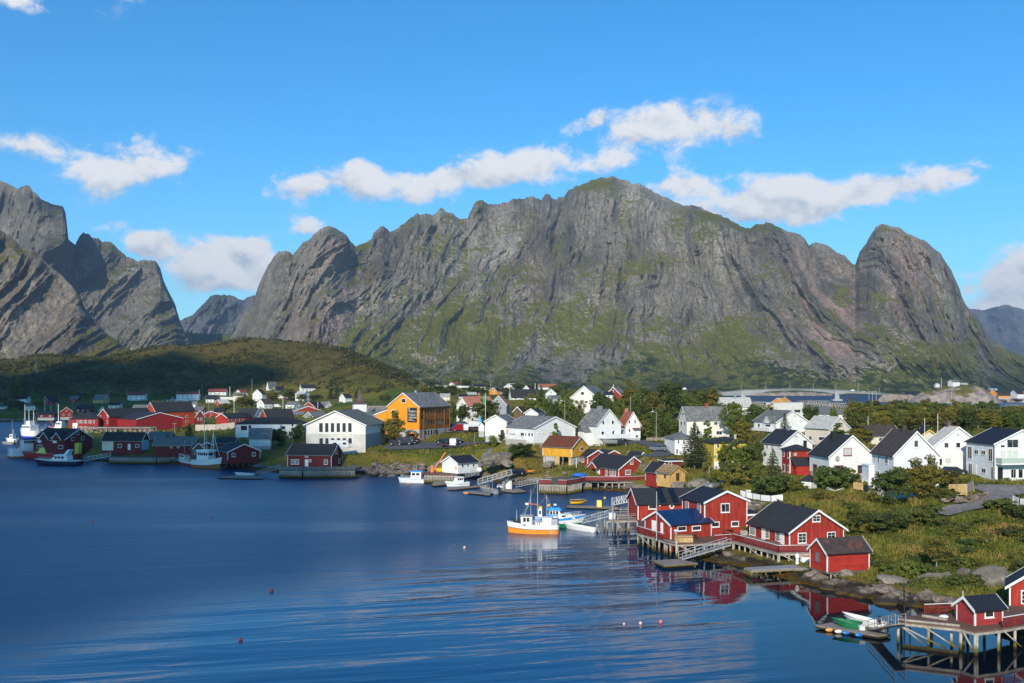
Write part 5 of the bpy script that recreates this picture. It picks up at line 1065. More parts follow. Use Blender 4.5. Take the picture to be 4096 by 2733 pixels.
for a in [
 ('a',105,395,312,430,485,0,800,'white','black',(3,0,1),'white house with black roof in the shade under the left mountain'),
 ('a',500,405,692,455,497,-70,790,'red','black',(2,1,1),'dark red house with white dormer gable in the left shade'),
 ('a',822,395,908,432,468,0,830,'red','mid',(1,0,1),'little red box house with grey roof on the shaded slope'),
 ('a',1090,378,1285,440,482,70,830,'buff','mid',(2,1,1),'yellow house with steep grey roof and two chimneys on the slope'),
 ('a',1500,352,1700,385,450,0,880,'white','redmetal',(3,0,2),'white two-storey house with red-brown roof in the shade'),
 ('a',2072,345,2332,373,442,0,900,'white','redmetal',(5,0,2),'long white apartment house with bright red roof'),
 ('a',288,488,412,512,562,0,720,'plaster','mid',(2,0,1),'pale boathouse with flat grey roof near the left shore'),
 ('a',705,528,852,580,645,140,640,'red','redmetal',(0,2,1),'red boathouse with white barge boards and pale base at the left shore'),
 ('a',887,507,1062,545,592,0,690,'darkred','black',(3,0,1),'dark red house with white veranda above the low warehouse'),
 ('a',1270,472,1402,502,545,0,760,'cream','black',(2,0,1),'cream house with black roof above the narrow warehouse gable'),
 ('a',1158,518,1242,560,588,80,720,'white','mid',(0,1,1),'small white gable behind the low warehouse roof'),
 ('a',440,580,636,612,650,0,640,'darkred','black',(2,0,1),'dark boathouse with long black roof behind the green trawler'),
 ('a',2250,465,2332,490,528,50,760,'white','mid',(1,1,1),'small white house just right above the orange-red warehouse'),
 ('a',1960,410,2050,435,462,45,900,'white','black',(1,1,1),'little white gable left of the long red-roofed apartment house'),
 ('a',0,485,48,515,548,0,740,'plaster','mid',(1,0,1),'pale house cut by the left picture edge'),
 ('a',1560,500,1720,535,550,0,640,'darkred','mid',(0,0,1),'grey roof peeping out behind the warehouse ridge'),
 ('b',362,385,482,432,478,0,850,'white','black',(3,0,1),'white house with black roof below the long red-roofed apartments'),
 ('b',392,313,600,347,385,0,920,'white','redmetal',(4,0,1),'white row house with dull red roof and balcony'),
 ('b',712,322,852,355,400,-60,930,'white','redmetal',(2,1,1),'white house with red roof and small white dormer'),
 ('b',682,355,806,392,462,0,860,'pale','mid',(2,0,1),'pale house with flat grey roof beside a lamp pole'),
 ('b',470,440,645,485,512,-60,800,'red','sand',(2,1,1),'red house with pale roof on the grassy slope'),
 ('b',912,318,1070,372,455,-110,850,'white','black',(1,2,2),'tall white house with black roof and white dormer'),
 ('b',1072,230,1206,300,330,-30,960,'white','mid',(0,1,1),'highest house with big pale grey roof under the hill'),
 ('b',1145,285,1285,320,385,-40,920,'green','black',(2,1,2),'olive green house with black roof high on the slope'),
 ('b',1462,262,1652,300,342,-25,960,'white','black',(4,0,1),'white house with black roof and long balcony high on the slope'),
 ('b',1412,340,1580,375,456,70,870,'white','lgrey',(1,1,2),'white house with pale grey cross roofs beside leafy trees'),
 ('b',962,430,1146,485,550,-85,740,'white','brown',(2,1,1),'bright white house with brown roof near the white van'),
 ('b',1300,462,1470,497,545,70,740,'white','mid',(2,1,1),'white house with twin gables and grey roof by the village road'),
 ('b',1930,370,2082,415,480,-70,800,'white','black',(2,1,2),'isolated white house with black roof left of the church spire'),
 ('b',195,462,275,490,530,35,760,'white','mid',(1,1,1),'small white house over the orange-red warehouse roof end'),
 ('b',225,520,330,555,580,0,650,'darkred','mid',(1,0,1),'shed with grey lean roof behind the orange-red warehouse'),
 ('b',465,412,535,440,470,30,830,'grey','black',(1,1,1),'grey little house with black roof beside the white black-roofed house'),
 ('b',1410,360,1450,385,420,0,900,'red','black',(1,0,1),'tiny red shed left of the pale cross-roofed house'),
 ('c',1068,370,1170,400,452,0,520,'cream','lgrey',(2,0,2),'cream box house with pale roof right of the orange building'),
 ('c',1283,375,1376,402,425,0,560,'white','black',(2,0,1),'dark-roofed white house with small dormer behind the faded red roof'),
 ('c',1225,430,1276,448,472,-40,560,'white','lgrey',(0,0,1),'tiny white garage right of the orange building'),
 ('c',1390,352,1486,378,402,0,640,'orange','lgrey',(2,0,1),'orange house with pale flat roof beyond the faded red roof'),
 ('c',1640,298,1772,335,380,-85,640,'orange','black',(1,1,1),'bright orange house with black roof in the middle distance'),
 ('c',1765,305,1872,335,375,-55,700,'blue','black',(1,1,1),'pale blue house with dark roof next to the orange house'),
 ('c',1810,250,2000,290,325,-110,760,'white','lgrey',(1,2,1),'white house with pale grey twin roofs at the foot of the mountain'),
 ('c',2035,270,2146,312,325,-75,800,'white','black',(1,1,1),'white gable with black roof below the mountain slabs'),
 ('c',1868,318,2186,408,445,-30,560,'white','felt',(3,0,1),'house with huge black roof in front of the distant white gables'),
 ('c',920,238,1077,262,295,0,900,'white','black',(3,0,1),'white bungalow with black hipped roof in the far row'),
 ('c',1165,235,1336,258,287,-60,920,'white','tile',(2,1,1),'white house with orange-red roof in the far row'),
 ('c',1447,260,1597,285,322,0,860,'white','black',(3,0,1),'white house with black hipped roof in the far row'),
 ('c',855,215,985,238,252,0,960,'plaster','felt',(2,0,1),'low house with dark roof at the left end of the far row'),
 ('c',510,188,632,215,238,70,1190,'white','grey',(0,2,1),'white house with grey roof on the shoulder of the hill'),
 ('c',690,235,800,260,278,-60,980,'white','lgrey',(1,1,1),'pale house half hidden by bushes at the hill foot'),
 ('d',168,255,382,292,325,-0,800,'white','tile',(3,0,1),'white house with red tiled roof before the mountain'),
 ('d',0,268,92,310,325,-68,820,'white','black',(1,1,1),'white gable with dark roof left of the red-tiled far house'),
 ('d',232,315,364,365,388,120,560,'white','felt',(0,1,1),'white A-shaped gable with black roof left of the knoll house'),
 ('d',300,390,440,420,450,0,520,'grey','mid',(0,0,1),'low grey roof below the white A-shaped gable'),
 ('d',1848,293,1898,310,325,45,2440,'white','lgrey',(0,1,1),'single tiny white house at the foot of the mountain'),
 ('d',920,350,1045,380,420,0,395,'white','black',(1,0,1),'low black-roofed link beside the dark red gable'),
 ('f',1455,205,1595,232,278,-60,1280,'white','mid',(1,1,1),'white house with dark roof and orange chimney on the islet'),
 ('f',1570,242,1706,265,285,-60,1290,'white','lgrey',(1,1,1),'low white house with pale roof on the islet'),
 ('f',1295,245,1360,268,285,45,1285,'white','lgrey',(0,1,1),'small white cabin at the left end of the islet'),
 ('f',1948,318,2035,352,392,-70,1310,'orange','felt',(1,1,1),'orange fishing cabin with steep gable beyond the islet'),
 ('f',2030,358,2192,388,415,-20,1300,'orange','felt',(3,0,1),'long low orange fishing cabin on the far pier'),
 ('f',2182,325,2350,372,417,-90,1310,'white','black',(2,1,1),'white fishing cabin with black roof on the far pier'),
 ('f',2330,335,2430,362,380,-50,1330,'orange','tile',(1,1,1),'orange cabin at the right edge on the far pier'),
 ('f',1965,290,2035,305,318,0,1700,'blue','navy',(1,0,1),'bluish shed far behind the orange fishing cabin'),
 ('f',1575,482,1765,520,540,22,900,'red','mid',(1,0,1),'red shed with grey roof emerging from the tree belt'),
 ('f',958,352,1080,378,385,0,1350,'darkred','navy',(0,0,1),'dark blue roof low behind the causeway'),
]: mini(*a)
# ------------------------------------------------------------------ decks, quays, floats, gangways
REDWOOD = boards('red_railing', (.25, .024, .02), 'h', .15)
DECKM = boards('deck_planks', (.26, .22, .19), 'v', .14, .25, .85)
DECKB = boards('brown_deck_planks', (.16, .085, .06), 'v', .14, .25, .85)
def V3(p, z): return Vector((p[0], p[1], z))
def railing(parent, p, q, z, h=1.0, mat=REDWOOD, n=5, gap=.04, cap=WHITE, post=1.6, solid=True):
 p = V3(p, z); q = V3(q, z); B = MB(); L = (q-p).length; k = max(1, round(L/post)); bh = (h-.12)/n
 for i in range(k+1):
  c = p+(q-p)*i/k; B.bar(c, c+Vector((0, 0, h)), .09)
 for i in range(n):
  zz = .1+bh*(i+.5); B.bar(p+Vector((0, 0, zz)), q+Vector((0, 0, zz)), .035, bh-gap if solid else .10)
 o = B.build('railing', mat, parent)
 if cap:
  B = MB(); B.bar(p+Vector((0, 0, h+.035)), q+Vector((0, 0, h+.035)), .14, .05); B.build('handrail', cap, o)
 return o
def pile(parent, x, y, z1, r=.14, mat=PILE, z0=-1.2):
 B = MB(); B.tube((x, y, z0), (x+rnd.uniform(-.08, .08), y, z1), r*1.05, r*.9, 8); return B.build('pile', mat, parent)
def edge_pts(p, q, n): return [(p[0]+(q[0]-p[0])*i/max(1, n-1), p[1]+(q[1]-p[1])*i/max(1, n-1)) for i in range(n)]
def deck(name, label, pts, z, th=.16, piles=(), slats=(), rails=(), braces=(), mat=DECKM, cat='deck', ground=False, logs=(), ladder=()):
 W = [tuple(wz(*pp(r, x, y), z).xy) for r, x, y in pts]
 root = empty(name, (0, 0, 0), 0, label, cat)
 B = MB(); B.prism(W, z-th, z, 'z'); B.build('planking', mat, root)
 for i in range(len(W)-1):
  B = MB(); p = V3(W[i], z-th-.13); q = V3(W[i+1], z-th-.13); B.bar(p, q, .16, .24); B.build('edge_beam', TIMBER, root)
 for (i, j, n, ins) in piles:
  p, q = W[i], W[j]; d = Vector((q[0]-p[0], q[1]-p[1])); d.normalize(); nv = Vector((-d.y, d.x))*ins
  for (x, y) in edge_pts(p, q, n):
   x += nv.x; y += nv.y
   zb = min(-.3, gz1(x, y)-.4); pile(root, x, y, z-th-.02, .13+.03*rnd.random(), PILE, max(zb, -1.4) if gz1(x, y) < 0 else gz1(x, y)-.5)
 for (i, j, t0, t1, zb) in braces:
  p, q = Vector(W[i]), Vector(W[j]); a = p.lerp(q, t0); b = p.lerp(q, t1)
  B = MB(); B.bar((a.x, a.y-.1, z-th-.2), (b.x, b.y-.1, zb), .10, .13); B.build('brace', PILE, root)
 for (i, j) in slats:
  p, q = Vector(W[i]), Vector(W[j]); L = (q-p).length; n = int(L/.38); B = MB()
  for k in range(n+1):
   c = p.lerp(q, k/n); B.box(c.x-.10, c.y-.14, -.6, c.x+.10, c.y-.02, z-th-.05)
  B.build('slat_fender', PILE, root)
  B = MB(); B.add([(p.x, p.y+.25, -.8), (q.x, q.y+.25, -.8), (q.x, q.y+.25, z-th), (p.x, p.y+.25, z-th), (p.x, p.y+.35, -.8), (q.x, q.y+.35, -.8), (q.x, q.y+.35, z-th), (p.x, p.y+.35, z-th)], [(0,1,2,3),(7,6,5,4),(0,4,5,1),(3,2,6,7),(0,3,7,4),(1,5,6,2)]); B.build('quay_core', TIMBER_D, root)
 for rr in rails:
  i, j, t0, t1 = rr[:4]; kw = rr[4] if len(rr) > 4 else {}
  p, q = Vector(W[i]), Vector(W[j]); railing(root, p.lerp(q, t0), p.lerp(q, t1), z, **kw)
 for (i, j, r_) in logs:
  B = MB(); B.tube(V3(W[i], z+r_), V3(W[j], z+r_), r_, r_, 8); B.build('edge_log', TIMBER, root)
 for (i, j, t) in ladder:
  c = Vector(W[i]).lerp(Vector(W[j]), t); B = MB()
  for sx in (-.25, .25): B.bar((c.x+sx, c.y-.25, -.6), (c.x+sx, c.y-.25, z), .07)
  for k in range(8): B.bar((c.x-.25, c.y-.25, -.3+k*.36), (c.x+.25, c.y-.25, -.3+k*.36), .05)
  B.build('ladder', PILE, root)
 return root, W
def float_dock(label, pts, z=.42, mat=DECKM, fenders=(), name='floating_dock'):
 W = [tuple(wz(*pp(r, x, y), z).xy) for r, x, y in pts]; root = empty(name, (0, 0, 0), 0, label, 'floating dock')
 B = MB(); B.prism(W, z-.1, z, 'z'); B.build('planking', mat, root)
 for i in range(len(W)):
  p, q = V3(W[i], z-.2), V3(W[(i+1) % len(W)], z-.2); B = MB(); B.bar(p, q, .18, .2); B.build('edge_beam', PILE, root)
 c = Vector((sum(p[0] for p in W)/len(W), sum(p[1] for p in W)/len(W)))
 B = MB(); B.prism([tuple(c+(Vector(p)-c)*.86) for p in W], -.3, z-.12, 'z'); B.build('float_block', TIMBER_D, root)
 for (i, j, t, m) in fenders:
  q = Vector(W[i]).lerp(Vector(W[j]), t); B = MB(); B.ball((q.x, q.y-.25, .2), .42, .22, .2, 10, 6); B.build('fender', m, root)
 return root
def gangway(label, p, q, w=1.3, rail=1.0, mat=GALV, truss=False, plank=DECKM):
 p = Vector(p); q = Vector(q); d = (q-p); L = d.length; h = Vector((d.x, d.y, 0)).normalized(); s = Vector((-h.y, h.x, 0))*w/2
 root = empty('gangway', p, 0, label, 'gangway'); o = -p
 B = MB(); B.bar(p+o, q+o, w, .09); B.build('walkway', plank, root)
 n = max(3, int(L/1.2)); U = Vector((0, 0, rail))
 for sg in (-1, 1):
  B = MB(); a = p+s*sg+o; b = q+s*sg+o
  B.bar(a+U, b+U, .07); B.bar(a+U*.5, b+U*.5, .05)
  B.bar(a, b, .10, .16)
  for i in range(n+1):
   c = a+(b-a)*i/n; B.bar(c, c+U, .055)
   if truss and i < n: B.bar(c if i % 2 else c+U, a+(b-a)*(i+1)/n+(U if i % 2 else Vector()), .05)
  B.build('railing', mat, root)
 return root
# ---- the foreground cabins
BLUEROOF = roofing('blue_steel_tiles', (.010, .030, .095), .28, 'tile')
N1 = house('red_cabin', 'low red cabin with shiny blue roof and two white doors on the pile deck', 'i', (615,868), 268, 1160, 672, 497, 151, 'red', BLUEROOF, ratio=1.15, found=0, drop=.1, ov=.3,
  wins=[('s',703,685,823,753,{'nx':1,'ny':1}),('s',897,680,1017,748,{'nx':1,'ny':1})], doors=[('g',362,612,430,770),('g',480,640,513,800)])
N2 = house('red_cabin', 'tall two-storey red cabin with navy roof and a twin white-framed upper window', 'i', (1068,850), 1640, 770, 370, 224, 155, 'red', 'navy', ratio=.95, found=0, drop=.2, bars=.42,
  wins=[('g',1285,380,1405,505,{'nx':2,'ny':1}),('g',1165,628,1268,702,{'nx':1,'ny':1}),('g',1425,620,1528,693,{'nx':1,'ny':1}),('s',812,350,857,465),('s',972,378,1020,500)])
B = N2.B(); z1 = N2.hit('g', 1640, 545)[1]; B.box(N2.w+.01, .4, -.3, N2.w+3.2, 4.5, z1); an = B.build('annex', WALLS['red'], N2.root)
B = N2.B(); B.box(N2.w+.02, 0, z1+.003, N2.w+3.6, 4.9, z1+.2); r_ = B.build('annex_roof', ROOFS['navy'], an); B = N2.B(); B.box(N2.w+.02, -.05, z1-.1, N2.w+3.65, -.003, z1+.2); B.build('fascia', WHITE, an)
N3 = house('red_cabin', 'long low red cabin with black felt roof, porthole window and two dark roof strips', 'i', (172,602), 160, 1050, 387, 192, 171, 'red', 'felt', th=84, wd=7.5, found=0, drop=.2, wins=[('s',312,400,427,460,{'nx':1,'ny':1})])
u, z = N3.hit('s', 628, 424); B = N3.B(); n = 16
B.add([(-.06, u+.42*math.cos(2*math.pi*k/n), z+.42*math.sin(2*math.pi*k/n)) for k in range(n)]+[(-.005, u+.42*math.cos(2*math.pi*k/n), z+.42*math.sin(2*math.pi*k/n)) for k in range(n)], [tuple(range(n))]+[(k, (k+1) % n, n+(k+1) % n, n+k) for k in range(n)])
pw = B.build('porthole', WHITE, N3.root); B = N3.B(); B.add([(-.075, u+.2*math.cos(2*math.pi*k/n), z+.2*math.sin(2*math.pi*k/n)) for k in range(n)], [tuple(range(n))]); B.build('pane', GLASS, pw)
for (x0, x1) in ((472,560),(640,725)):
 u0 = N3.hit('s', x0, 380)[0]; u1 = N3.hit('s', x1, 380)[0]; f_ = lambda t: (N3.w/2*t, N3.eh+(N3.ah-N3.eh)*t+.215)
 B = N3.B(); a0, z0 = f_(-.06); a1, z1 = f_(.96); B.add([(a0,u0,z0),(a0,u1,z0),(a1,u1,z1),(a1,u0,z1),(a0,u0,z0-.02),(a0,u1,z0-.02),(a1,u1,z1-.02),(a1,u0,z1-.02)], [(0,1,2,3),(7,6,5,4),(0,4,5,1),(1,5,6,2),(2,6,7,3),(3,7,4,0)]); B.build('roof_panel', flat('dark_solar_sheet', (.008,.011,.02), .3), N3.roof)
for x in (465, 600): u, z = N3.hit('s', x, 408); B = N3.B(); B.box(-.2, u-.13, z-.13, -.004, u+.13, z+.13); B.build('wall_lamp', WHITE, N3.root)
N5 = house('red_cabin', 'red cabin with wide black roof, white French windows and wraparound red railing', 'j', (1010,918), 1860, 385, 697, 365, 145, 'red', 'felt', ratio=1.1, found=0, drop=.1, bars=.4, ov=.45,
  wins=[('s',395,585,478,747),('s',640,630,695,800),('s',790,675,865,842),('g',1140,710,1275,875,{'nx':2,'ny':3}),('g',1597,695,1730,842,{'nx':2,'ny':3}),('g',1368,435,1493,540,{'nx':2,'ny':2})],
  doors=[('s',575,622,632,832),('s',872,690,930,912)], chims=[(820,845,200,BLACK),(1200,1245,275,BLACK)])
N6 = house('red_boathouse', 'red boathouse on stilts with rust-streaked dark roof and shuttered grey window', 'j', (1600,1325), 1330, 2262, 1032, 818, 128, 'brightred', 'rustfelt', ratio=1.7, found=0, drop=.05, ov=.28)
u0, z0, u1, z1 = N6.rect('g', 1418, 1008, 1488, 1172); B = N6.B(); N6.plate('g', u0, z0, u1, z1, .004, .05, B); sh = B.build('window', RED_T, N6.root); B = N6.B(); N6.plate('g', u0+.06, z0+.06, u1-.06, z1-.06, .052, .065, B); B.build('shutter', flat('grey_shutter', (.17,.155,.15), .8), sh)
for k, (a, b) in enumerate([(.12,.1),(.12,.35),(.12,.62),(.12,.88),(N6.w-.2,.1),(N6.w-.2,.5),(N6.w-.2,.9),(N6.w*.5,.1)]):
 q = N6.A+N6.g*a+N6.s*(b*N6.l); B = MB(); zb = gz1(q.x, q.y); B.tube(q-N6.root.location+Vector((0,0,-.05)), Vector((q.x, q.y, min(zb, .4)-.5))-N6.root.location, .1, .11); o = B.build('stilt', PILE, N6.root); o.rotation_euler.z = -N6.root.rotation_euler.z
 if k < 4:
  B = MB(); e = q+N6.s*(1.1 if k % 2 == 0 else -1.1); B.bar(q-N6.root.location+Vector((0,0,-.15)), Vector((e.x, e.y, max(zb, .2)))-N6.root.location, .1); o = B.build('brace', PILE, N6.root); o.rotation_euler.z = -N6.root.rotation_euler.z
B = N6.B(); B.box(-.05, -.05, -.28, N6.w+.05, N6.l+.05, -.052); B.build('floor_beam', TIMBER_D, N6.root)
HUTR = boards('hut_red_boarding', (.36, .045, .04), 'h', .13)
N7 = house('red_hut', 'small red hut with black roof and one square white window on the pile jetty', 'l', (1838,737), 1645, 2130, 537, 415, 97, HUTR, 'navy', ratio=1.35, found=0, drop=.05, ov=.3, wins=[('s',1937,525,2033,622,{'nx':1,'ny':1})])
B = N7.B(); B.tube((N7.w/2, -.32, N7.ah+.1), (N7.w/2, -.32, N7.ah+.75), .03); B.build('finial', WHITE, N7.root)
N8 = house('red_hut', 'red hut with white barge boards cut by the right picture edge', 'l', (2198,492), 2520, 2150, 287, 196, 106, 'red', 'navy', th=-27, ln=5, found=0, drop=.1, ov=.4, wins=[('g',2318,335,2400,482,{'nx':2,'ny':3})])
deck('deck', 'timber pile deck with red railing under the low blue-roofed cabin', [('i',165,772),('i',525,880),('i',692,925),('i',1200,905),('i',1455,885),('i',1640,840),('i',1500,770),('i',172,640)], 2.2,
     piles=[(0,1,6,.1),(1,2,3,.1),(2,3,5,.1),(3,4,3,.1),(0,1,5,3.0),(2,4,6,3.2),(2,4,6,6)], rails=[(0,1,0,1),(7,0,.55,1,{'post':2}),(3,4,0,.9)], braces=[(0,1,.1,.7,.1),(1,3,.1,.8,-.1),(2,3,.1,.75,.0)], ladder=[(0,1,.62)], mat=DECKB, logs=[(1,2,.09)])
B = MB(); p = wz(*pp('i', 690, 925), 2.2); B.tube((p.x, p.y-.12, -.6), (p.x, p.y-.12, 2.75), .17, .15); post = B.build('mooring_post', PILE); tag(post, 'thick grey mooring post at the deck corner by the man', 'mooring post')
deck('deck', 'raised timber deck with solid red railing around the wide-roofed cabin', [('j',130,835),('j',838,1025),('j',1500,1012),('j',2000,900),('j',1700,700),('j',300,600)], 2.2,
     piles=[(0,1,9,.15),(1,2,5,.15),(0,1,8,3.2),(1,2,4,3.2),(0,1,6,6.5)], rails=[(0,1,0,1),(1,2,0,1)], braces=[(0,1,.35,.8,.3),(1,2,.1,.6,.3)], mat=DECKM)
deck('jetty', 'low grey jetty on crooked piles leading to the stilted red boathouse', [('j',315,1255),('j',420,1298),('j',1090,1262),('j',1335,1278),('j',1335,1205),('j',975,1215)], 1.05, piles=[(0,1,4,.05),(1,2,4,.05),(2,3,3,.05),(0,5,4,.2)], braces=[(1,2,.05,.35,-.2),(2,1,.95,.6,-.2)], mat=flat('grey_boards', (.26,.25,.25), .9, .2), cat='jetty', th=.12)
deck('jetty', 'tall pile jetty with log edges carrying the square-windowed red hut', [('l',1030,655),('l',1680,722),('l',1845,765),('l',2090,738),('l',2600,650),('l',2600,480),('l',2180,498),('l',1900,560),('l',1310,588),('l',1065,612)], 2.3,
     piles=[(0,1,3,.1),(1,2,2,.1),(2,3,2,.1),(3,4,4,.1),(0,1,3,3.2),(3,4,4,3.5),(2,3,3,3.0)], rails=[(8,7,0,1.0,{'solid':False,'n':4}),(3,4,.08,1,{'solid':False,'n':5})], braces=[(0,1,.02,.78,.1),(0,1,.03,.4,.4),(1,0,.55,.05,.3),(3,4,.1,.45,.1),(1,2,.2,.9,.2)], logs=[(0,1,.13)], mat=DECKB, cat='jetty')
B = MB(); B.bar(rz('l', 1085, 915, .12), rz('l', 1660, 990, .12), .35, .3); tag(B.build('sunken_log', wood('weedy_log', (.06,.04,.012))), 'weed-covered log lying in the water between the jetty piles', 'log')
for (x, y, s) in ((1775,560,1), ):
 p = rz('l', 1512, 612, 2.36); B = MB(); B.ball((0,0,0), .5, .35, .2, 12, 6); o = B.build('white_basin', WHITE, None, True); o.location = p; tag(o, 'white upturned basin on the brown jetty planks by the red rail', 'basin')
B = MB(); B.bar(rz('l', 1290, 600, 2.42), rz('l', 1550, 640, 2.42), .25, .22); tag(B.build('timber_beam', TIMBER), 'loose squared beam lying on the brown jetty planks', 'timber')
p = rz('l', 1105, 600, .8); B = MB(); B.tube((p.x,p.y,-.5), (p.x-.1,p.y,4.3), .09, .07); B.tube((p.x+.55,p.y,.2), (p.x+.6,p.y,3.4), .07); B.tube((p.x-.1,p.y,4.1), (p.x+2.3,p.y+.2,4.9), .06); tag(B.build('davit', BLACK), 'black iron davit crane above the weed by the gangway', 'davit')
gangway('curved-rail gangway from the big timber float up to the cabin deck', rz('i', 745, 1128, .5), rz('i', 1395, 935, 2.2), 1.2, .95)
float_dock('big square timber float tied below the cabin gangway', [('i',372,1148),('i',530,1215),('i',975,1185),('i',720,1128)], .55)
gangway('short wooden gangway with white posts down to the float with the green boat', rz('l', 770, 748, .5), rz('l', 1060, 690, 2.3), 1.1, 1.0, TIMBER)
BLUEF = flat('blue_fender', (.02,.16,.5), .4); ORF = flat('orange_fender', (.75,.33,.08), .5); CRF = flat('cream_fender', (.75,.68,.55), .5)
float_dock('long timber float with blue and cream fenders carrying the green boat', [('l',180,702),('l',840,812),('l',950,790),('l',470,668),('l',330,672)], .4, fenders=[(0,1,.2,ORF),(0,1,.35,CRF),(0,1,.47,BLUEF),(0,1,.67,BLUEF)])
deck('pier', 'timber pier on piles with white-railed end beside the long red cabin', [('h',1580,610),('h',1865,605),('h',2000,600),('h',1985,520),('h',1640,520)], 2.3, piles=[(0,1,3,.1),(1,2,2,.1),(0,1,3,2.4)], rails=[(0,2,.32,1,{'mat':TIMBER,'solid':False,'n':2,'cap':TIMBER}),(4,3,0,1,{'mat':TIMBER,'solid':False,'n':2,'cap':TIMBER})], braces=[(0,1,.4,.9,-.2)], cat='pier')
p = rz('h', 1600, 595, 2.35); q = rz('h', 1678, 590, 2.35); B = MB(); B.box(p.x, p.y, 2.33, q.x, p.y+.9, 3.4); tag(B.build('white_crate', WHITE), 'white square crate at the seaward end of the timber pier', 'crate')
gangway('light metal truss gangway from the pier down to the moored boats', rz('h', 1215, 655, .45), rz('h', 1640, 545, 2.3), 1.1, 1.1, GALV, True)
gangway('white metal truss gangway rising behind the long red cabin roof', rz('h', 1670, 408, .5), rz('h', 1970, 350, 2.6), 1.2, 1.5, WHITE, True)
float_dock('narrow float with a yellow box behind the fishing boat masts', [('h',1030,428),('h',1720,448),('h',1740,420),('h',1060,408)], .4)
YEL = flat('yellow_plastic', (.75,.48,.03), .45)
p = rz('h', 1465, 428, .42); B = MB(); B.box(-.5,-.4,0,.5,.4,1.25); B.box(-.42,-.32,1.25,.42,.32,1.36); o = B.build('yellow_box', flat('pale_yellow_box', (.75,.62,.12), .5)); o.location = p; tag(o, 'tall pale yellow box standing on the narrow float', 'box')
deck('quay', 'slatted timber quay with red railings in front of the porch-gabled cabin', [('g',1787,398),('g',2108,408),('g',2275,378),('g',2360,355),('g',2360,300),('g',2000,320),('g',1790,345)], 2.4, slats=[(0,1),(1,2)], rails=[(0,1,0,.44),(0,1,.70,1),(1,2,0,1),(2,3,0,1)], ladder=[(0,1,.62)], cat='quay', th=.2, mat=TIMBER_D)
deck('deck', 'pile deck with red railing under the porch-gabled red cabin', [('d',665,1395),('d',780,1385),('d',1105,1395),('d',1498,1380),('d',1498,1300),('d',700,1330)], 2.4, piles=[(1,2,5,.15),(2,3,7,.15),(1,2,4,4),(2,3,6,4)], slats=[(0,1)], rails=[(0,2,0,1),(2,3,0,1)], braces=[(1,2,.6,.4,.2)], th=.3, mat=TIMBER_D)
deck('quay', 'slatted timber quay with the orange derrick beside the white boathouse', [('c',872,1318),('c',1262,1322),('c',1330,1290),('c',1240,1270),('c',870,1290)], 2.3, slats=[(0,1)], cat='quay', th=.25, piles=[(0,1,4,1.5)], mat=DECKB)
gangway('longest aluminium gangway from the parked black car down to the float', rz('g', 1062, 402, .45), rz('g', 1455, 285, 2.9), 1.4, 1.2)
gangway('aluminium gangway from the red-railed quay down to the white shelter', rz('g', 1508, 442, .45), rz('g', 1782, 385, 2.4), 1.4, 1.2)
gangway('short aluminium gangway beside the slatted derrick quay', rz('g', 890, 338, .6), rz('g', 1048, 295, 2.6), 1.2, 1.1)
float_dock('long low float where the white cabin boat is moored', [('g',698,455),('g',790,462),('g',1190,420),('g',1130,408)], .4)
float_dock('low float with orange blocks beside the grey workboat', [('g',885,492),('g',1200,528),('g',1240,500),('g',960,478)], .4, fenders=[(0,1,.08,ORF),(0,1,.16,ORF)])
float_dock('float with several finger planks below the white shelter', [('g',1250,470),('g',1500,495),('g',1628,485),('g',1560,455),('g',1380,450)], .4)
float_dock('small timber float heaped with green nets beside the derrick quay', [('g',525,405),('g',560,414),('g',735,395),('g',720,370),('g',545,372)], .55)
p = rz('g', 1405, 462, .45); root = empty('shelter', p, R(12), 'tiny white gabled shelter with black roof on the float', 'shelter')
B = MB(); B.box(-1.0,-.8,0,-.92,.8,2.1); B.box(.92,-.8,0,1.0,.8,2.1); B.box(-.92,.72,0,.92,.8,2.1); B.add([(-1,.76,2.1),(1,.76,2.1),(0,.76,2.9)], [(0,1,2)]); B.build('wall', WHITE, root)
B = MB(); B.prism([(-1.25,1.95),(0,2.95),(1.25,1.95),(1.25,2.1),(0,3.1),(-1.25,2.1)], -1.05, .95, 'y'); B.build('roof', BLACK, root)
B = MB(); B.box(-1.06,-.82,0,-1.003,-.3,1.7); B.build('red_panel', REDWOOD, root)
deck('quay', 'dark slatted quay in front of the yellow-ended red sheds', [('a',1292,1112),('a',1840,1118),('a',2080,1105),('a',2080,1075),('a',1300,1070)], 2.2, slats=[(0,1),(1,2)], cat='quay', th=.25, mat=TIMBER_D)
deck('quay', 'dark slatted quay with railing below the solitary red shore house', [('b',1228,1262),('b',1500,1270),('b',2108,1262),('b',2200,1225),('b',2000,1220),('b',1230,1225)], 2.3, slats=[(0,1),(1,2)], cat='quay', th=.25, rails=[(0,1,0,1,{'mat':TIMBER,'solid':False,'n':2,'cap':None}),(1,2,0,1,{'mat':TIMBER,'solid':False,'n':2,'cap':None})], mat=TIMBER_D)
gangway('grey truss gangway down from the solitary red shore house', rz('b', 965, 1325, .4), rz('b', 1225, 1250, 2.3), 1.3, 1.1, TIMBER, True)
float_dock('dark float with small boats left of the shore house gangway', [('b',500,1352),('b',1035,1362),('b',1030,1335),('b',700,1325)], .4)
gangway('white railed gangway from the yellow ferry to the dark quay', rz('a', 985, 1160, .8), rz('a', 1300, 1098, 2.3), 1.3, 1.1, GALV)
deck('deck', 'small pile deck under the low red gabled store in shadow', [('b',600,1160),('b',1000,1160),('b',1010,1120),('b',610,1120)], 2.2, piles=[(0,1,7,.1)], th=.25, mat=TIMBER_D)
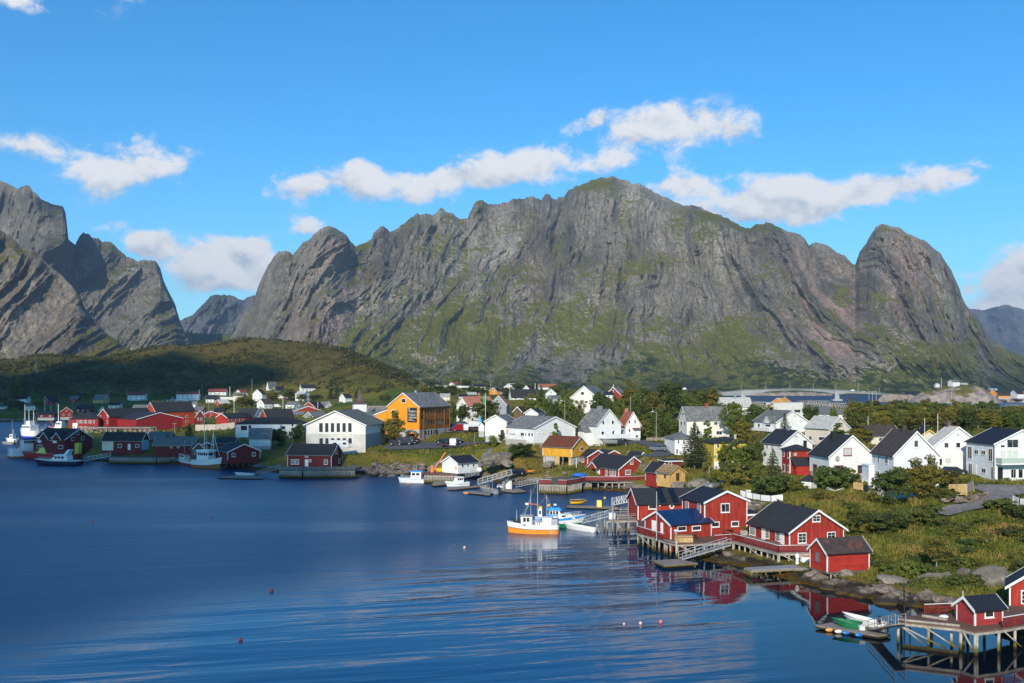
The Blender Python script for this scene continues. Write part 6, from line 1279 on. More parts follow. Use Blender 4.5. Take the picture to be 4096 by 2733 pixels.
# ------------------------------------------------------------------ trees, bushes, scrub, grass, rocks
LEAF = leaf_mat('leaves_green', (0.054, 0.078, 0.014), (0.182, 0.209, 0.032), (0.297, 0.216, 0.041))
LEAF_D = leaf_mat('leaves_dark', (0.035, 0.059, 0.014), (0.128, 0.162, 0.030))
LEAF_A = leaf_mat('leaves_olive', (0.081, 0.086, 0.014), (0.257, 0.223, 0.032), (0.378, 0.203, 0.034))
NEED = leaf_mat('needles', (0.027, 0.043, 0.019), (0.095, 0.115, 0.041), (0.149, 0.101, 0.047), .1)
BARK = flat('bark', (.12, .10, .08), .9, .3, 4); BARK_L = flat('pale_bark', (.30, .28, .25), .9, .3, 4)
nr = np.random.RandomState(3)
def leaf_tris(C, Nrm, size, jit=.8):
 """diamond leaves (quads) around centres C facing roughly Nrm"""
 k = len(C); n = Nrm+nr.normal(size=(k, 3))*jit; n /= np.linalg.norm(n, axis=1)[:, None]+1e-9
 t = np.cross(n, nr.normal(size=(k, 3))); t /= np.linalg.norm(t, axis=1)[:, None]+1e-9; b = np.cross(n, t)
 s = (size*(.6+.8*nr.rand(k)))[:, None]
 return np.stack([C-t*s*.9, C+b*s*.5, C+t*s*.9, C-b*s*.5], 1)
def crown_pts(h0, h1, w, nclump, nleaf, seed, shape='round'):
 rs = np.random.RandomState(seed); C = []; N = []; T = []
 cz = (h0+h1)/2; rz_ = (h1-h0)/2
 for i in range(nclump):
  v = rs.normal(size=3); v /= np.linalg.norm(v); r = rs.rand()**.45
  lump = 1+.22*math.sin(3*math.atan2(v[1], v[0])+seed)+.15*math.sin(5*v[2]*2+seed*2)
  c = np.array([v[0]*w/2*r*lump, v[1]*w/2*r*lump, cz+v[2]*rz_*r*(1+.12*rs.normal())])
  if shape == 'oval': c[:2] *= .9-.35*max(0, (c[2]-cz)/rz_)
  cr = (.16+.14*rs.rand())*min(w, h1-h0)*.62
  k = int(nleaf*(.6+.8*rs.rand())); d = rs.normal(size=(k, 3)); d /= np.linalg.norm(d, axis=1)[:, None]
  rr = cr*rs.rand(k)**.4; p = c+d*rr[:, None]*np.array([1.15, 1.15, .75])
  C.append(p); N.append(d*.8+np.array([0, 0, .55])+np.array([v[0], v[1], v[2]])*.4); ct = rs.rand(); T.append(np.clip(.55*ct+.45*rs.rand(k), 0, 1))
 return np.concatenate(C), np.concatenate(N), np.concatenate(T)
def limb_mesh(h, w, seed, n=9, start=.25, r=.16, multi=1):
 rs = random.Random(seed); B = MB()
 for m_ in range(multi):
  x = rs.uniform(-.15, .15)*w*(multi > 1); y = rs.uniform(-.1, .1)*w*(multi > 1); p = Vector((x*.3, y*.3, -.4)); rad = r
  segs = 5
  for i in range(segs):
   q = Vector((x*(i+1)/segs*1.6+rs.uniform(-.1, .1)*w*.2, y*(i+1)/segs*1.6+rs.uniform(-.1, .1)*w*.2, h*.85*(i+1)/segs)); B.tube(p, q, rad, rad*.74, 6, False)
   if i >= 1:
    for k in range(n//segs+1):
     a = rs.uniform(0, 6.28); L = w*.42*(1-.45*i/segs); e = q+Vector((math.cos(a)*L, math.sin(a)*L, L*rs.uniform(.35, .8))); B.tube(q, e, rad*.45, rad*.12, 5, False)
   p = q; rad *= .74
 return B
PROTO = {}
def proto(kind):
 """a tree or bush of unit-less natural size; returns (root, height, width)"""
 return PROTO[kind]
def mk(kind, name, cat, h, w, trunk_h, nclump, nleaf, size, leafm, seed, shape='round', multi=1, bark=BARK, r=.16):
 root = empty(name, (0, 0, -500), 0, 'x', cat)
 C, N, T = crown_pts(trunk_h, h, w, nclump, nleaf, seed, shape)
 tri_soup('crown' if name != 'bush' else 'foliage', leaf_tris(C, N, np.full(len(C), size)), leafm, root, T, 4)
 limb_mesh(h, w, seed, 9, r=r, multi=multi).build('trunk' if name != 'bush' else 'stem', bark, root)
 PROTO[kind] = [root, h, w, False]
mk('broad', 'broadleaf_tree', 'tree', 8, 7, 1.6, 60, 95, .27, LEAF, 1)
mk('broad2', 'broadleaf_tree', 'tree', 8, 6.5, 1.2, 56, 95, .27, LEAF_A, 2, 'oval')
mk('dark', 'broadleaf_tree', 'tree', 8, 7, 1.0, 60, 95, .27, LEAF_D, 3)
mk('sparse', 'broadleaf_tree', 'tree', 8, 6, 2.2, 34, 55, .24, LEAF_A, 4, 'oval', bark=BARK_L)
mk('slim', 'young_tree', 'tree', 6, 2.6, .8, 34, 60, .2, LEAF, 5, 'oval', r=.07)
mk('bush', 'bush', 'bush', 3, 4.6, .05, 60, 95, .17, LEAF_D, 6, multi=3, r=.06)
mk('bush2', 'bush', 'bush', 3, 4.6, .05, 60, 95, .17, LEAF, 7, multi=3, r=.06)
mk('bush3', 'bush', 'bush', 3, 4.2, .05, 46, 80, .16, LEAF_A, 8, multi=3, r=.06)
mk('twiggy', 'bush', 'bush', 4, 4., .8, 22, 40, .16, LEAF_A, 9, multi=4, bark=BARK_L, r=.06)
def spruce(kind, h, w, bare, seed, dens=1.0):
 rs = np.random.RandomState(seed); root = empty('spruce_tree', (0, 0, -500), 0, 'x', 'tree'); C = []; N = []; T = []
 z = bare
 while z < h:
  t = (z-bare)/(h-bare); L = w/2*(1-t)**.85*(1 if t > .08 else .75)+.12; nb = max(4, int(9*dens*(1-t)+4))
  for b in range(nb):
   a = 2*math.pi*(b+rs.rand()*.8)/nb; Lb = L*(.7+.45*rs.rand()); k = max(5, int(Lb*17))
   s = rs.rand(k)**.7; x = s*Lb; zz = z-.22*x+.10*x*x/max(L, .5)+rs.normal(size=k)*.10; sp = rs.normal(size=k)*(.05+.17*x*(1.15-s))
   C.append(np.stack([x*math.cos(a)-sp*math.sin(a), x*math.sin(a)+sp*math.cos(a), zz], 1)); N.append(np.tile([math.cos(a)*.4, math.sin(a)*.4, .8], (k, 1))); T.append(np.clip(s*.6+.4*rs.rand(k), 0, .97))
  z += (.30+.32*(1-t))
 C, N, T = map(np.concatenate, (C, N, T))
 tri_soup('crown', leaf_tris(C, N, np.full(len(C), .19), .5), NEED, root, T, 4)
 B = MB(); B.tube((0,0,-.5), (0,0,h*.5), .30*h/13, .15*h/13, 8); B.tube((0,0,h*.5), (0,0,h*.98), .15*h/13, .02, 6); B.build('trunk', BARK, root)
 PROTO[kind] = [root, h, w, False]
spruce('spruce', 12.5, 7.5, 2.6, 11, 1.25); spruce('spruce2', 9, 4.6, .6, 12); spruce('spruce3', 6, 4.6, 2.0, 13)
def set_tree(kind, loc, h, w, label, group=None, rot=None):
 P = PROTO[kind]; o = copy_tree(P[0]); o.location = loc
 o.scale = (w/P[2], w/P[2], h/P[1]); o.rotation_euler = (0, 0, rnd.uniform(0, 6.28) if rot is None else rot)
 o['label'] = label
 if group: o['group'] = group
 elif 'group' in o: del o['group']
 return o
def tree(kind, reg, x, yb, yt, wpx, Y, label, group=None):
 px, pb = pp(reg, x, yb); pt = pp(reg, x, yt)[1]; X = (px-CX)*Y/F
 ztop = CH-(pt-HY)*Y/F; zg = gz1(X, Y); h = max(ztop-zg, .8); w = wpx*REG[reg][2]*Y/F
 return set_tree(kind, (X, Y, zg-.05), h, w, label, group)
T = [
 ('broad2','c',520,885,600,270,312,'round olive tree between the white hall and the orange building'),
 ('broad','c',1600,705,430,310,370,'round tree in front of the long faded-red-roofed house'),
 ('dark','c',1330,715,500,160,375,'dark tree at the left gable of the faded-red-roofed house'),
 ('dark','c',1200,700,470,120,380,'narrow dark tree right behind the orange building'),
 ('broad','d',160,625,390,210,335,'bright green tree above the small black-roofed white house'),
 ('broad2','d',40,600,400,200,345,'olive tree left of the bright green tree behind the flame-emblem building'),
 ('dark','d',320,700,440,150,330,'dark tree behind the right end of the flame-emblem building'),
 ('broad','d',480,700,370,210,337,'leafy tree left in front of the big knoll house'),
 ('dark','d',575,770,560,170,300,'bushy tree left of the mossy-roofed white house'),
 ('sparse','d',650,590,425,180,350,'airy tree in front of the knoll house wall'),
 ('dark','d',880,570,355,240,345,'dense dark tree covering the right corner of the knoll house'),
 ('broad','d',1065,590,385,180,345,'green tree above the red tiled roof'),
 ('spruce2','d',190,390,262,130,520,'dark conifer in front of the huge black roof'),
 ('broad','d',510,400,330,160,500,'tree right of the white A-shaped gable'),
 ('broad2','d',1240,600,248,230,370,'olive tree at the left end of the big grove'),
 ('broad','d',1410,600,300,260,365,'tree in the big grove left of its tallest tree'),
 ('sparse','d',1500,770,320,260,335,'airy pale-stemmed tree standing in the big grove'),
 ('dark','d',1690,580,222,290,366,'tallest dark tree of the big grove'),
 ('broad','d',1860,560,330,220,380,'tree at the right end of the big grove'),
 ('dark','d',1330,730,400,230,342,'tree behind the pole at the road bend'),
 ('broad','d',1570,905,560,270,312,'tree right above the pale roadside wall'),
 ('broad2','d',1385,905,640,210,302,'bushy tree at the red porch roof'),
 ('broad','d',1480,915,740,230,297,'low bushy tree at the road edge'),
 ('dark','d',1650,905,640,200,306,'dark tree behind the tall roadside pole'),
 ('broad','d',1760,895,700,180,300,'tree left of the cream house'),
 ('bush3','d',1300,895,795,100,290,'reddish bush below the red porch roof'),
 ('broad','d',1700,985,880,130,276,'bush at the road by the white villa'),
 ('broad','d',2010,545,310,240,420,'tree near the orange hipped house'),
 ('broad2','d',2210,540,325,260,425,'tree left of the orange gable'),
 ('broad','d',2130,500,308,320,600,'broad tree in front of the bridge end'),
 ('slim','d',365,875,700,115,276,'slim young tree on the white gable of the flame-emblem building'),
 ('dark','c',2010,1205,950,250,268,'dark leafy clump above the parked black car'),
 ('dark','c',1920,1180,990,140,267,'left half of the dark leafy clump by the rock outcrop'),
 ('bush2','c',1680,925,850,100,286,'bush at the corner of the white house by the flag'),
 ('slim','c',1785,945,785,90,285,'slender yellowish tree left of the flame-emblem building'),
 ('spruce','d',1995,1312,688,420,237,'tall dark spruce with bare trunk in front of the cream house'),
 ('broad','e',690,870,478,250,286,'leafy tree at the right end of the cream house'),
 ('broad2','e',770,885,650,270,272,'olive tree left of the black-roofed white house'),
 ('slim','e',385,865,668,130,270,'airy slim tree in front of the cream house wall'),
 ('dark','e',940,750,498,250,330,'dark tree left of the brown-grey-roofed house'),
 ('broad2','e',1120,575,494,120,400,'small tree left of the flat white block'),
 ('spruce2','e',1290,800,588,180,287,'pale stout conifer in front of the brown-grey-roofed house'),
 ('dark','e',1590,690,508,190,330,'round tree behind the pale pinkish house'),
 ('broad','e',1860,660,530,95,340,'small tree in front of the wide dark roof'),
 ('slim','e',1925,860,698,200,252,'slim tree against the gable of the pale pinkish house'),
 ('sparse','e',2150,740,448,330,330,'tall forked tree behind the pale pinkish house'),
 ('broad','e',2340,740,450,270,335,'leafy tree right of the tall forked tree'),
 ('broad2','e',2180,970,738,300,240,'rounded olive tree between the red-framed house and the low cream house'),
 ('sparse','e',980,935,795,210,247,'airy bush left of the tall black-roofed white house'),
 ('broad','e',740,1235,915,340,222,'big green tree hiding the lemon yellow house'),
 ('slim','e',565,1225,915,150,228,'slim tree at the left windows of the lemon yellow house'),
 ('dark','e',965,1185,935,190,226,'dark tree between the yellow house and the black-roofed white house'),
 ('spruce3','e',1150,1315,1005,220,205,'spruce with gnarled bare stem left of the red house with garage'),
 ('bush2','e',965,1290,1140,150,216,'bright bush at the foot of the black-roofed white house'),
 ('twiggy','e',400,1310,1060,170,230,'nearly leafless small tree right of the tall spruce trunk'),
 ('bush3','e',700,1395,1205,400,206,'broad bush below the lemon yellow house'),
 ('bush','e',1120,1480,1285,460,191,'wide dark bush below the red house with garage'),
 ('bush3','e',1440,1510,1385,190,185,'small olive bush left of the white garage'),
 ('bush2','e',1330,1410,1290,210,194,'bush directly under the red garage door'),
 ('bush2','e',280,1360,1285,170,216,'bush right of the raw pine boathouse'),
 ('bush','e',430,1410,1315,210,211,'bush right of the yellow dinghy slope'),
 ('bush','e',1850,1450,1190,430,184,'large bush in front of the red-framed white house'),
 ('bush3','e',2080,1440,1285,300,186,'right neighbour of the large bush before the red-framed house'),
 ('dark','k',830,560,60,430,170,'left crown of the great bush before the dark-brown-roofed house'),
 ('broad2','k',1060,520,-10,430,171,'middle crown of the great bush before the dark-brown-roofed house'),
 ('broad2','k',1240,500,-45,340,172,'right high crown of the great bush before the dark-brown-roofed house'),
 ('bush3','k',1500,290,110,280,179,'tawny shrub below the parked grey estate car'),
 ('bush2','k',1400,490,290,320,170,'shrub left of the pale slatted fence panel'),
 ('bush2','k',1630,300,185,160,179,'green shrub at the garden wall beside the gravel drive'),
 ('bush','k',600,860,590,580,152,'long dark thicket above the stilted boathouse roof'),
 ('bush','k',860,780,545,320,154,'dark thicket with a pale dead branch'),
 ('bush2','k',1110,780,530,420,157,'green thicket left of the gravel drive'),
 ('bush3','k',430,840,640,270,151,'brownish thicket beside the wide-roofed cabin'),
 ('bush2','k',1260,640,470,270,163,'leafy thicket under the stone wall'),
 ('bush2','k',2080,680,420,350,166,'green bush on the right below the gravel drive'),
 ('bush','k',2290,700,470,280,162,'blue-green bush near the right picture edge'),
 ('bush','k',2210,920,770,320,148,'low dark bush on the right grass slope'),
 ('sparse','k',1320,1275,845,340,131,'small wind-bent tree with pale stem on the shore slope'),
 ('bush2','k',1650,1240,1110,230,131,'bush left of the great boulder'),
 ('bush2','k',1010,1330,1150,400,128,'broad low bush right of the stilted boathouse'),
 ('bush2','k',780,1330,1180,280,128,'low bush close by the stilted boathouse corner'),
 ('twiggy','k',1910,990,790,220,143,'twiggy grey bush in the middle of the grass slope'),
 ('bush3','k',580,550,290,170,172,'reddish shrub below the white balcony'),
 ('bush','k',2310,1340,1140,220,125,'dark bush beyond the great boulder'),
 ('twiggy','k',1650,820,700,160,153,'thin twiggy bush halfway up the grass slope'),
 ('bush3','j',1500,250,80,300,178,'bush behind the clothes dryer'),
 ('bush2','j',1180,140,20,330,195,'bush above the white garden fence'),
 ('dark','a',190,560,190,170,800,'dark tree on the left shore below the shaded mountain'),
 ('spruce2','a',280,540,200,130,810,'dark conifer on the left shore slope'),
 ('dark','a',110,620,440,140,735,'dark tree above the left bay shore'),
 ('dark','a',230,640,450,170,722,'bushy dark tree above the left bay'),
 ('broad','a',450,575,430,130,725,'dark tree beside the flat-roofed pale boathouse'),
 ('spruce2','a',2230,945,715,190,350,'tree with a sunlit orange top before the orange-red warehouse'),
 ('broad2','a',1780,822,748,110,440,'yellowing bush at the blank warehouse gable'),
 ('bush3','a',2090,815,770,60,440,'tiny yellow bush at the warehouse corner'),
 ('dark','b',1100,990,775,210,340,'left dark tree below the wide white house'),
 ('dark','b',1230,980,785,190,343,'right dark tree below the wide white house'),
 ('dark','b',1455,970,715,180,330,'dark tree at the left wall of the white hall'),
 ('broad2','b',790,530,385,190,770,'leafy tree by the white van street'),
 ('dark','b',890,510,430,110,780,'small dark tree left of the bright white house'),
 ('broad2','b',600,585,485,180,700,'olive tree beside the red pale-roofed house'),
 ('broad2','b',1150,425,325,160,850,'olive tree right of the tall white house'),
 ('broad','b',1330,405,305,170,880,'tree right of the olive green house'),
 ('broad','b',1490,460,370,130,860,'tree before the pale cross-roofed house'),
 ('dark','b',1660,465,375,170,860,'dark tree right of the pale cross-roofed house'),
 ('spruce2','b',1900,480,255,130,900,'tall conifer left of the isolated white house'),
 ('spruce2','b',1830,485,300,110,900,'second conifer in the stand above the dark hipped roof'),
 ('spruce2','b',2130,430,325,90,880,'conifer behind the church spire'),
 ('broad','b',1930,565,475,170,640,'tree left of the church tower'),
 ('broad2','b',2040,565,475,150,640,'tree touching the church tower'),
 ('spruce2','b',460,330,185,120,985,'left dark conifer high on the shaded hill'),
 ('spruce2','b',545,330,200,120,985,'right dark conifer high on the shaded hill'),
 ('broad','c',750,280,205,140,900,'tree at the hill foot among the far houses'),
 ('broad','c',1050,345,265,320,800,'broad thicket below the far bungalow'),
 ('broad2','c',1210,275,192,130,930,'tree left of the far orange-red roof'),
 ('dark','c',1340,285,198,140,920,'dark tree right of the far orange-red roof'),
 ('broad2','c',900,345,270,170,800,'olive thicket under the far bungalow'),
 ('broad','c',1150,395,300,270,700,'thicket above the cream box house'),
 ('broad','c',1420,345,288,210,760,'thicket left of the bright orange house'),
 ('dark','c',1560,375,318,130,700,'dark tree left of the bright orange house'),
 ('dark','c',1840,430,335,120,600,'dark tree at the left of the huge black roof'),
 ('broad','c',640,275,212,90,985,'small tree at the end of the far row'),
 ('broad2','d',30,640,460,150,340,'tree behind the black-roofed little white house'),
 ('dark','f',2300,900,600,200,300,'dark tree behind the modern house'),
 ('broad','k',2330,560,430,160,172,'shrub behind the white plank at the right edge')]
for a in T: tree(*a)
for row, (Y0, top, n, base) in enumerate(((352, 465, 24, 740), (326, 540, 20, 770))):
 for i in range(n):
  x = 330+2170*(i+.5*row)/n+rnd.uniform(-25, 25)
  tp = top+24*math.sin(i*1.7+row)+rnd.uniform(-20, 25)+(30 if x > 1900 else 0)
  tree(rnd.choice(['broad', 'broad2', 'dark', 'broad', 'sparse']), 'f', x, base, tp, rnd.uniform(190, 260), Y0+rnd.uniform(-8, 8), 'bushy tree in the long dense belt behind the white houses on the right', 'trees of the dense belt behind the white houses')
for i in range(7):                                  # scattered low trees and bushes between the houses
 x = 30+i*105+rnd.uniform(-30, 30); tree(rnd.choice(['broad', 'dark', 'broad2']), 'e', x, 560, 470+rnd.uniform(-25, 25), rnd.uniform(110, 190), 400+rnd.uniform(-20, 60), 'low bushy tree in the row between the far roofs and the bridge', 'low trees between the far roofs and the bridge')
for i in range(26):
 px = 1560+i*50+rnd.uniform(-20, 20); Y = rnd.uniform(560, 900); X = (px-CX)*Y/F
 set_tree(rnd.choice(['broad', 'dark', 'broad2']), (X, Y, gz1(X, Y)), rnd.uniform(4, 7.5), rnd.uniform(6, 11), 'small bushy tree scattered among the far houses below the mountain', 'small trees among the far houses')
def scatter(n, pxr, Yr, fn, seed=1):
 rs = np.random.RandomState(seed); px = rs.uniform(*pxr, n); Y = np.exp(rs.uniform(math.log(Yr[0]), math.log(Yr[1]), n)); X = (px-CX)*Y/F
 return X, Y, rs
X, Y, rs = scatter(30000, (-150, 1640), (700, 1270), None, 4)
hz = hill_z(X, Y); z = ground_z(X, Y); den = fbm(X/60, Y/60, 0*X+5, 3)
keep = (hz > 1.5) & (rs.rand(len(X)) < np.clip(.55+den*1.4-hz/130, .08, 1)); X, Y, z = X[keep], Y[keep], z[keep]
C = []; N = []; S = []; Tt = []
for i in range(len(X)):
 k = 9; d = rs.normal(size=(k, 3)); d /= np.linalg.norm(d, axis=1)[:, None]; s = 1.0+2.2*rs.rand()**2
 C.append(np.array([X[i], Y[i], z[i]+s*.5])+d*s*np.array([.9, .9, .6])); N.append(d+np.array([0, -.2, .6])); S.append(np.full(k, s*.55)); Tt.append(np.clip(rs.rand()*.7+.3*rs.rand(k), 0, 1))
SCRUB = leaf_mat('scrub', (0.030, 0.038, 0.008), (0.101, 0.092, 0.016), (0.189, 0.115, 0.022))
o = tri_soup('hillside_scrub', leaf_tris(np.concatenate(C), np.concatenate(N), np.concatenate(S)), SCRUB, None, np.concatenate(Tt), 4); tag(o, kind='stuff')
def road_clear(X, Y):
 ok = np.ones(len(X), bool); cell = set()
 for o_ in bpy.data.objects:
  if o_.name.split('.')[0] in ('road', 'parking_area', 'path') and o_.type == 'MESH':
   for q in o_.data.vertices:
    a, b_ = int(q.co[0]//1.5), int(q.co[1]//1.5); cell |= {(a+i, b_+j) for i in (-1, 0, 1) for j in (-1, 0, 1)}
 for i in range(len(X)): ok[i] = (int(X[i]//1.5), int(Y[i]//1.5)) not in cell
 return ok
X, Y, rs = scatter(30000, (1380, 4200), (225, 620), None, 6); sd = signed_dist(X, Y); den = fbm(X/14, Y/14, 0*X+3, 3)
keep = (sd > 4) & (den > -.12) & road_clear(X, Y); X, Y = X[keep], Y[keep]; z = ground_z(X, Y)
k = 7; C = []; N = []; S = []; Tt = []
for i in range(len(X)):
 d = rs.normal(size=(k, 3)); d /= np.linalg.norm(d, axis=1)[:, None]; s = .25+.55*rs.rand()**2
 C.append(np.array([X[i], Y[i], z[i]+s*.35])+d*s*np.array([1, 1, .6])); N.append(d+np.array([0, -.2, .6])); S.append(np.full(k, s*.5)); Tt.append(np.clip(rs.rand()*.7+.3*rs.rand(k), 0, 1))
HERB = leaf_mat('herbs', (0.046, 0.072, 0.010), (0.156, 0.156, 0.026), (0.286, 0.143, 0.039))
def off_roads(P):
 return P
o = tri_soup('undergrowth', leaf_tris(np.concatenate(C), np.concatenate(N), np.concatenate(S)), HERB, None, np.concatenate(Tt), 4); tag(o, kind='stuff')
X, Y, rs = scatter(14000, (-100, 1500), (400, 1000), None, 16); sd = signed_dist(X, Y); den = fbm(X/40, Y/40, 0*X+3, 3); keep = (sd > 8) & (den > -.1); X, Y = X[keep], Y[keep]; z = ground_z(X, Y)
C = []; N = []; S = []; Tt = []
for i in range(len(X)):
 d = rs.normal(size=(k, 3)); d /= np.linalg.norm(d, axis=1)[:, None]; s = .4+1.3*rs.rand()**3
 C.append(np.array([X[i], Y[i], z[i]+s*.35])+d*s*np.array([1.2, 1.2, .6])); N.append(d+np.array([0, -.2, .6])); S.append(np.full(k, s*.55)); Tt.append(np.clip(rs.rand()*.8+.2*rs.rand(k), 0, 1))
o = tri_soup('undergrowth', leaf_tris(np.concatenate(C), np.concatenate(N), np.concatenate(S)), HERB, None, np.concatenate(Tt), 4); tag(o, kind='stuff')
DRIVE = [tuple(p) for p in rpts('k', '1350,640,164 1560,585,166 1800,520,169 1960,440,172 2020,380,175 2150,340,176 2400,340,176 2800,330,178')]+[tuple(p) for p in rpts('k', '2020,380,175 1950,310,178 1850,270,180')]
def near_drive(X, Y):
 d = np.full(X.shape, 1e9)
 for (x0, y0), (x1, y1) in zip(DRIVE[:-1], DRIVE[1:]):
  if abs(x0-x1)+abs(y0-y1) > 40: continue
  vx, vy = x1-x0, y1-y0; t = np.clip(((X-x0)*vx+(Y-y0)*vy)/(vx*vx+vy*vy+1e-9), 0, 1); d = np.minimum(d, np.hypot(X-x0-t*vx, Y-y0-t*vy))
 return d
FOOT = []
for o_ in list(bpy.data.objects):
 if o_.name.split('.')[0] in ('wall', 'planking', 'foundation', 'annex', 'lean_to', 'garage') and o_.type == 'MESH':
  bpy.context.view_layer.update() if not FOOT else None
  mw = o_.matrix_world; P_ = [(mw@v.co).xy for v in o_.data.vertices]
  c_ = [(p.x, p.y) for p in P_]; FOOT.append(c_)
def hull2(pts):
 pts = sorted(set((round(a, 3), round(b, 3)) for a, b in pts));
 if len(pts) < 3: return pts
 def half(ps):
  h = []
  for p in ps:
   while len(h) > 1 and (h[-1][0]-h[-2][0])*(p[1]-h[-2][1])-(h[-1][1]-h[-2][1])*(p[0]-h[-2][0]) <= 0: h.pop()
   h.append(p)
  return h[:-1]
 return half(pts)+half(pts[::-1])
FOOT = [hull2(c_) for c_ in FOOT]
def clear_of(X, Y, pad=.15):
 ok = np.ones(len(X), bool)
 for h_ in FOOT:
  if len(h_) < 3: continue
  H = np.array(h_); lo = H.min(0)-1; hi = H.max(0)+1
  i = np.where((X > lo[0]) & (X < hi[0]) & (Y > lo[1]) & (Y < hi[1]))[0]
  if not len(i): continue
  ins = np.ones(len(i), bool)
  for a, b in zip(H, np.roll(H, -1, 0)):
   e = b-a; e = e/(np.linalg.norm(e)+1e-9); ins &= ((e[0]*(Y[i]-a[1])-e[1]*(X[i]-a[0])) > -pad)
  ok[i] &= ~ins
 return ok
X, Y, rs = scatter(190000, (1400, 4350), (100, 330), None, 8); sd = signed_dist(X, Y)
px = CX+X*F/Y
keep = (sd > 5.2+1.6*perlin(X/5, Y/5, 0*X)) & (near_drive(X, Y) > 3.2) & clear_of(X, Y); keep &= (Y < 232) | (rs.rand(len(X)) < .55); i_ = np.where(keep & (Y > 200))[0]; keep[i_] = road_clear(X[i_], Y[i_]); X, Y = X[keep], Y[keep]; z = ground_z(X, Y)
patch = fbm(X/9, Y/9, 0*X+1, 4); p2 = fbm(X/2.5, Y/2.5, 0*X+9, 2)
k = len(X); hgt = (.28+.55*np.clip(patch+.35, 0, 1)+.25*rs.rand(k))*(1+.4*p2); a = rs.rand(k)*6.28
lean = rs.normal(size=(k, 2))*.22
base = np.stack([X, Y, z-.05], 1); wv = ((.07+.09*rs.rand(k))*np.clip(Y/190, 1, 1.6))[:, None]*np.stack([np.cos(a), np.sin(a), 0*a], 1)
tip = base+np.stack([lean[:, 0], lean[:, 1], hgt], 1)
V = np.stack([base-wv, base+wv, tip], 1)
tint = np.clip(.35+.55*patch+.25*rs.normal(size=k)*.6+.15*p2, 0, 1)
m, nt, b = new_mat('long_grass')
t_ = nt.attr('tint'); c = nt.mix(nt.ss(t_, .0, .45), (0.063, 0.089, 0.011), (0.144, 0.142, 0.019)); c = nt.mix(nt.ss(t_, .45, .75), c, (0.253, 0.173, 0.049)); c = nt.mix(nt.ss(t_, .82, 1.), c, (0.276, 0.126, 0.055))
nt.put(b.inputs['Base Color'], c); nt.put(b.inputs['Roughness'], .7); nt.put(b.inputs['Specular IOR Level'], .2)
o = tri_soup('grass', V, m, None, tint, 3); tag(o, kind='stuff')
X, Y, rs = scatter(9000, (2550, 4350), (106, 232), None, 10); sd = signed_dist(X, Y); den = fbm(X/8, Y/8, 0*X+13, 3)
keep = (sd > 7) & (near_drive(X, Y) > 3.6) & (den > .02) & clear_of(X, Y, .5); X, Y = X[keep], Y[keep]; z = ground_z(X, Y); k = 12; C = []; N = []; S = []; Tt = []
for i in range(len(X)):
 d = rs.normal(size=(k, 3)); d /= np.linalg.norm(d, axis=1)[:, None]; s = .25+.5*rs.rand()**2
 C.append(np.array([X[i], Y[i], z[i]+s*.45])+d*s*np.array([1, 1, .7])); N.append(d+np.array([0, -.2, .6])); S.append(np.full(k, .10+.12*rs.rand())); Tt.append(np.clip(rs.rand()*.8+.2*rs.rand(k), 0, 1))
o = tri_soup('ground_cover', leaf_tris(np.concatenate(C), np.concatenate(N), np.concatenate(S)), HERB, None, np.concatenate(Tt), 4); tag(o, kind='stuff')
X, Y, rs = scatter(700, (2700, 4150), (112, 215), None, 18); sd = signed_dist(X, Y); keep = (sd > 7) & (near_drive(X, Y) > 4.5) & clear_of(X, Y, 1.8) & (fbm(X/12, Y/12, 0*X+4, 3) > .05); X, Y = X[keep][:60], Y[keep][:60]
for x, y in zip(X, Y): set_tree(rnd.choice(['bush', 'bush2', 'bush3']), (x, y, gz1(x, y)-.05), rnd.uniform(.6, 1.5), rnd.uniform(1.4, 3.4), 'low bush standing in the long grass of the right-hand slope', 'low bushes in the long grass')
# ---- rocks
ROCK = rock_mat("shore_rock", (.105, .080, .058), (.27, .215, .165)); BOULD = rock_mat("boulder_rock", (.13, .108, .082), (.27, .235, .19), .3, False)
def rock_mesh(seed, fl=.62, sub=3, ang=.35):
 import bmesh
 bm = bmesh.new(); bmesh.ops.create_icosphere(bm, subdivisions=sub, radius=1.0)
 co = np.array([v.co[:] for v in bm.verts]); n = fbm(co[:, 0]*.9+seed*3.1, co[:, 1]*.9, co[:, 2]*.9+seed, 4, .5)
 q = np.floor((n*ang*6+seed))/6*0
 co = co*(1+ang*n)[:, None]
 rs = np.random.RandomState(seed)
 for i in range(7):                                # chop flat facets
  d = rs.normal(size=3); d /= np.linalg.norm(d); h = .62+.25*rs.rand(); s = co@d; co = co-np.maximum(s-h, 0)[:, None]*d*.92
 co *= np.array([1.15, .9, fl])
 for v, c in zip(bm.verts, co): v.co = c
 me = bpy.data.meshes.new('rock'); bm.to_mesh(me); bm.free(); me.polygons.foreach_set('use_smooth', [False]*len(me.polygons)); return me
RM = [rock_mesh(i) for i in range(7)]
for m_ in RM: m_.materials.append(ROCK)
BM_ = rock_mesh(21, .72, 5, .22); BM_.materials.append(BOULD); BM2 = rock_mesh(23, .6, 4, .3); BM2.materials.append(BOULD)
def rock(loc, s, label, group=None, me=None, name='rock', cat='rock', rot=None, sc3=(1, 1, 1)):
 o = bpy.data.objects.new(name, me or rnd.choice(RM)); COL.objects.link(o); o.location = loc; o.scale = (s*sc3[0], s*sc3[1], s*sc3[2])
 o.rotation_euler = (rnd.uniform(-.25, .25), rnd.uniform(-.25, .25), rnd.uniform(0, 6.28) if rot is None else rot); return tag(o, label, cat, group)
p = rz('l', 2010, 225, 2.0); rock(p, 2.35, 'great grey boulder sitting in the grass above the small huts', me=BM_, name='boulder', cat='boulder', rot=.2, sc3=(1, .9, 1.0))
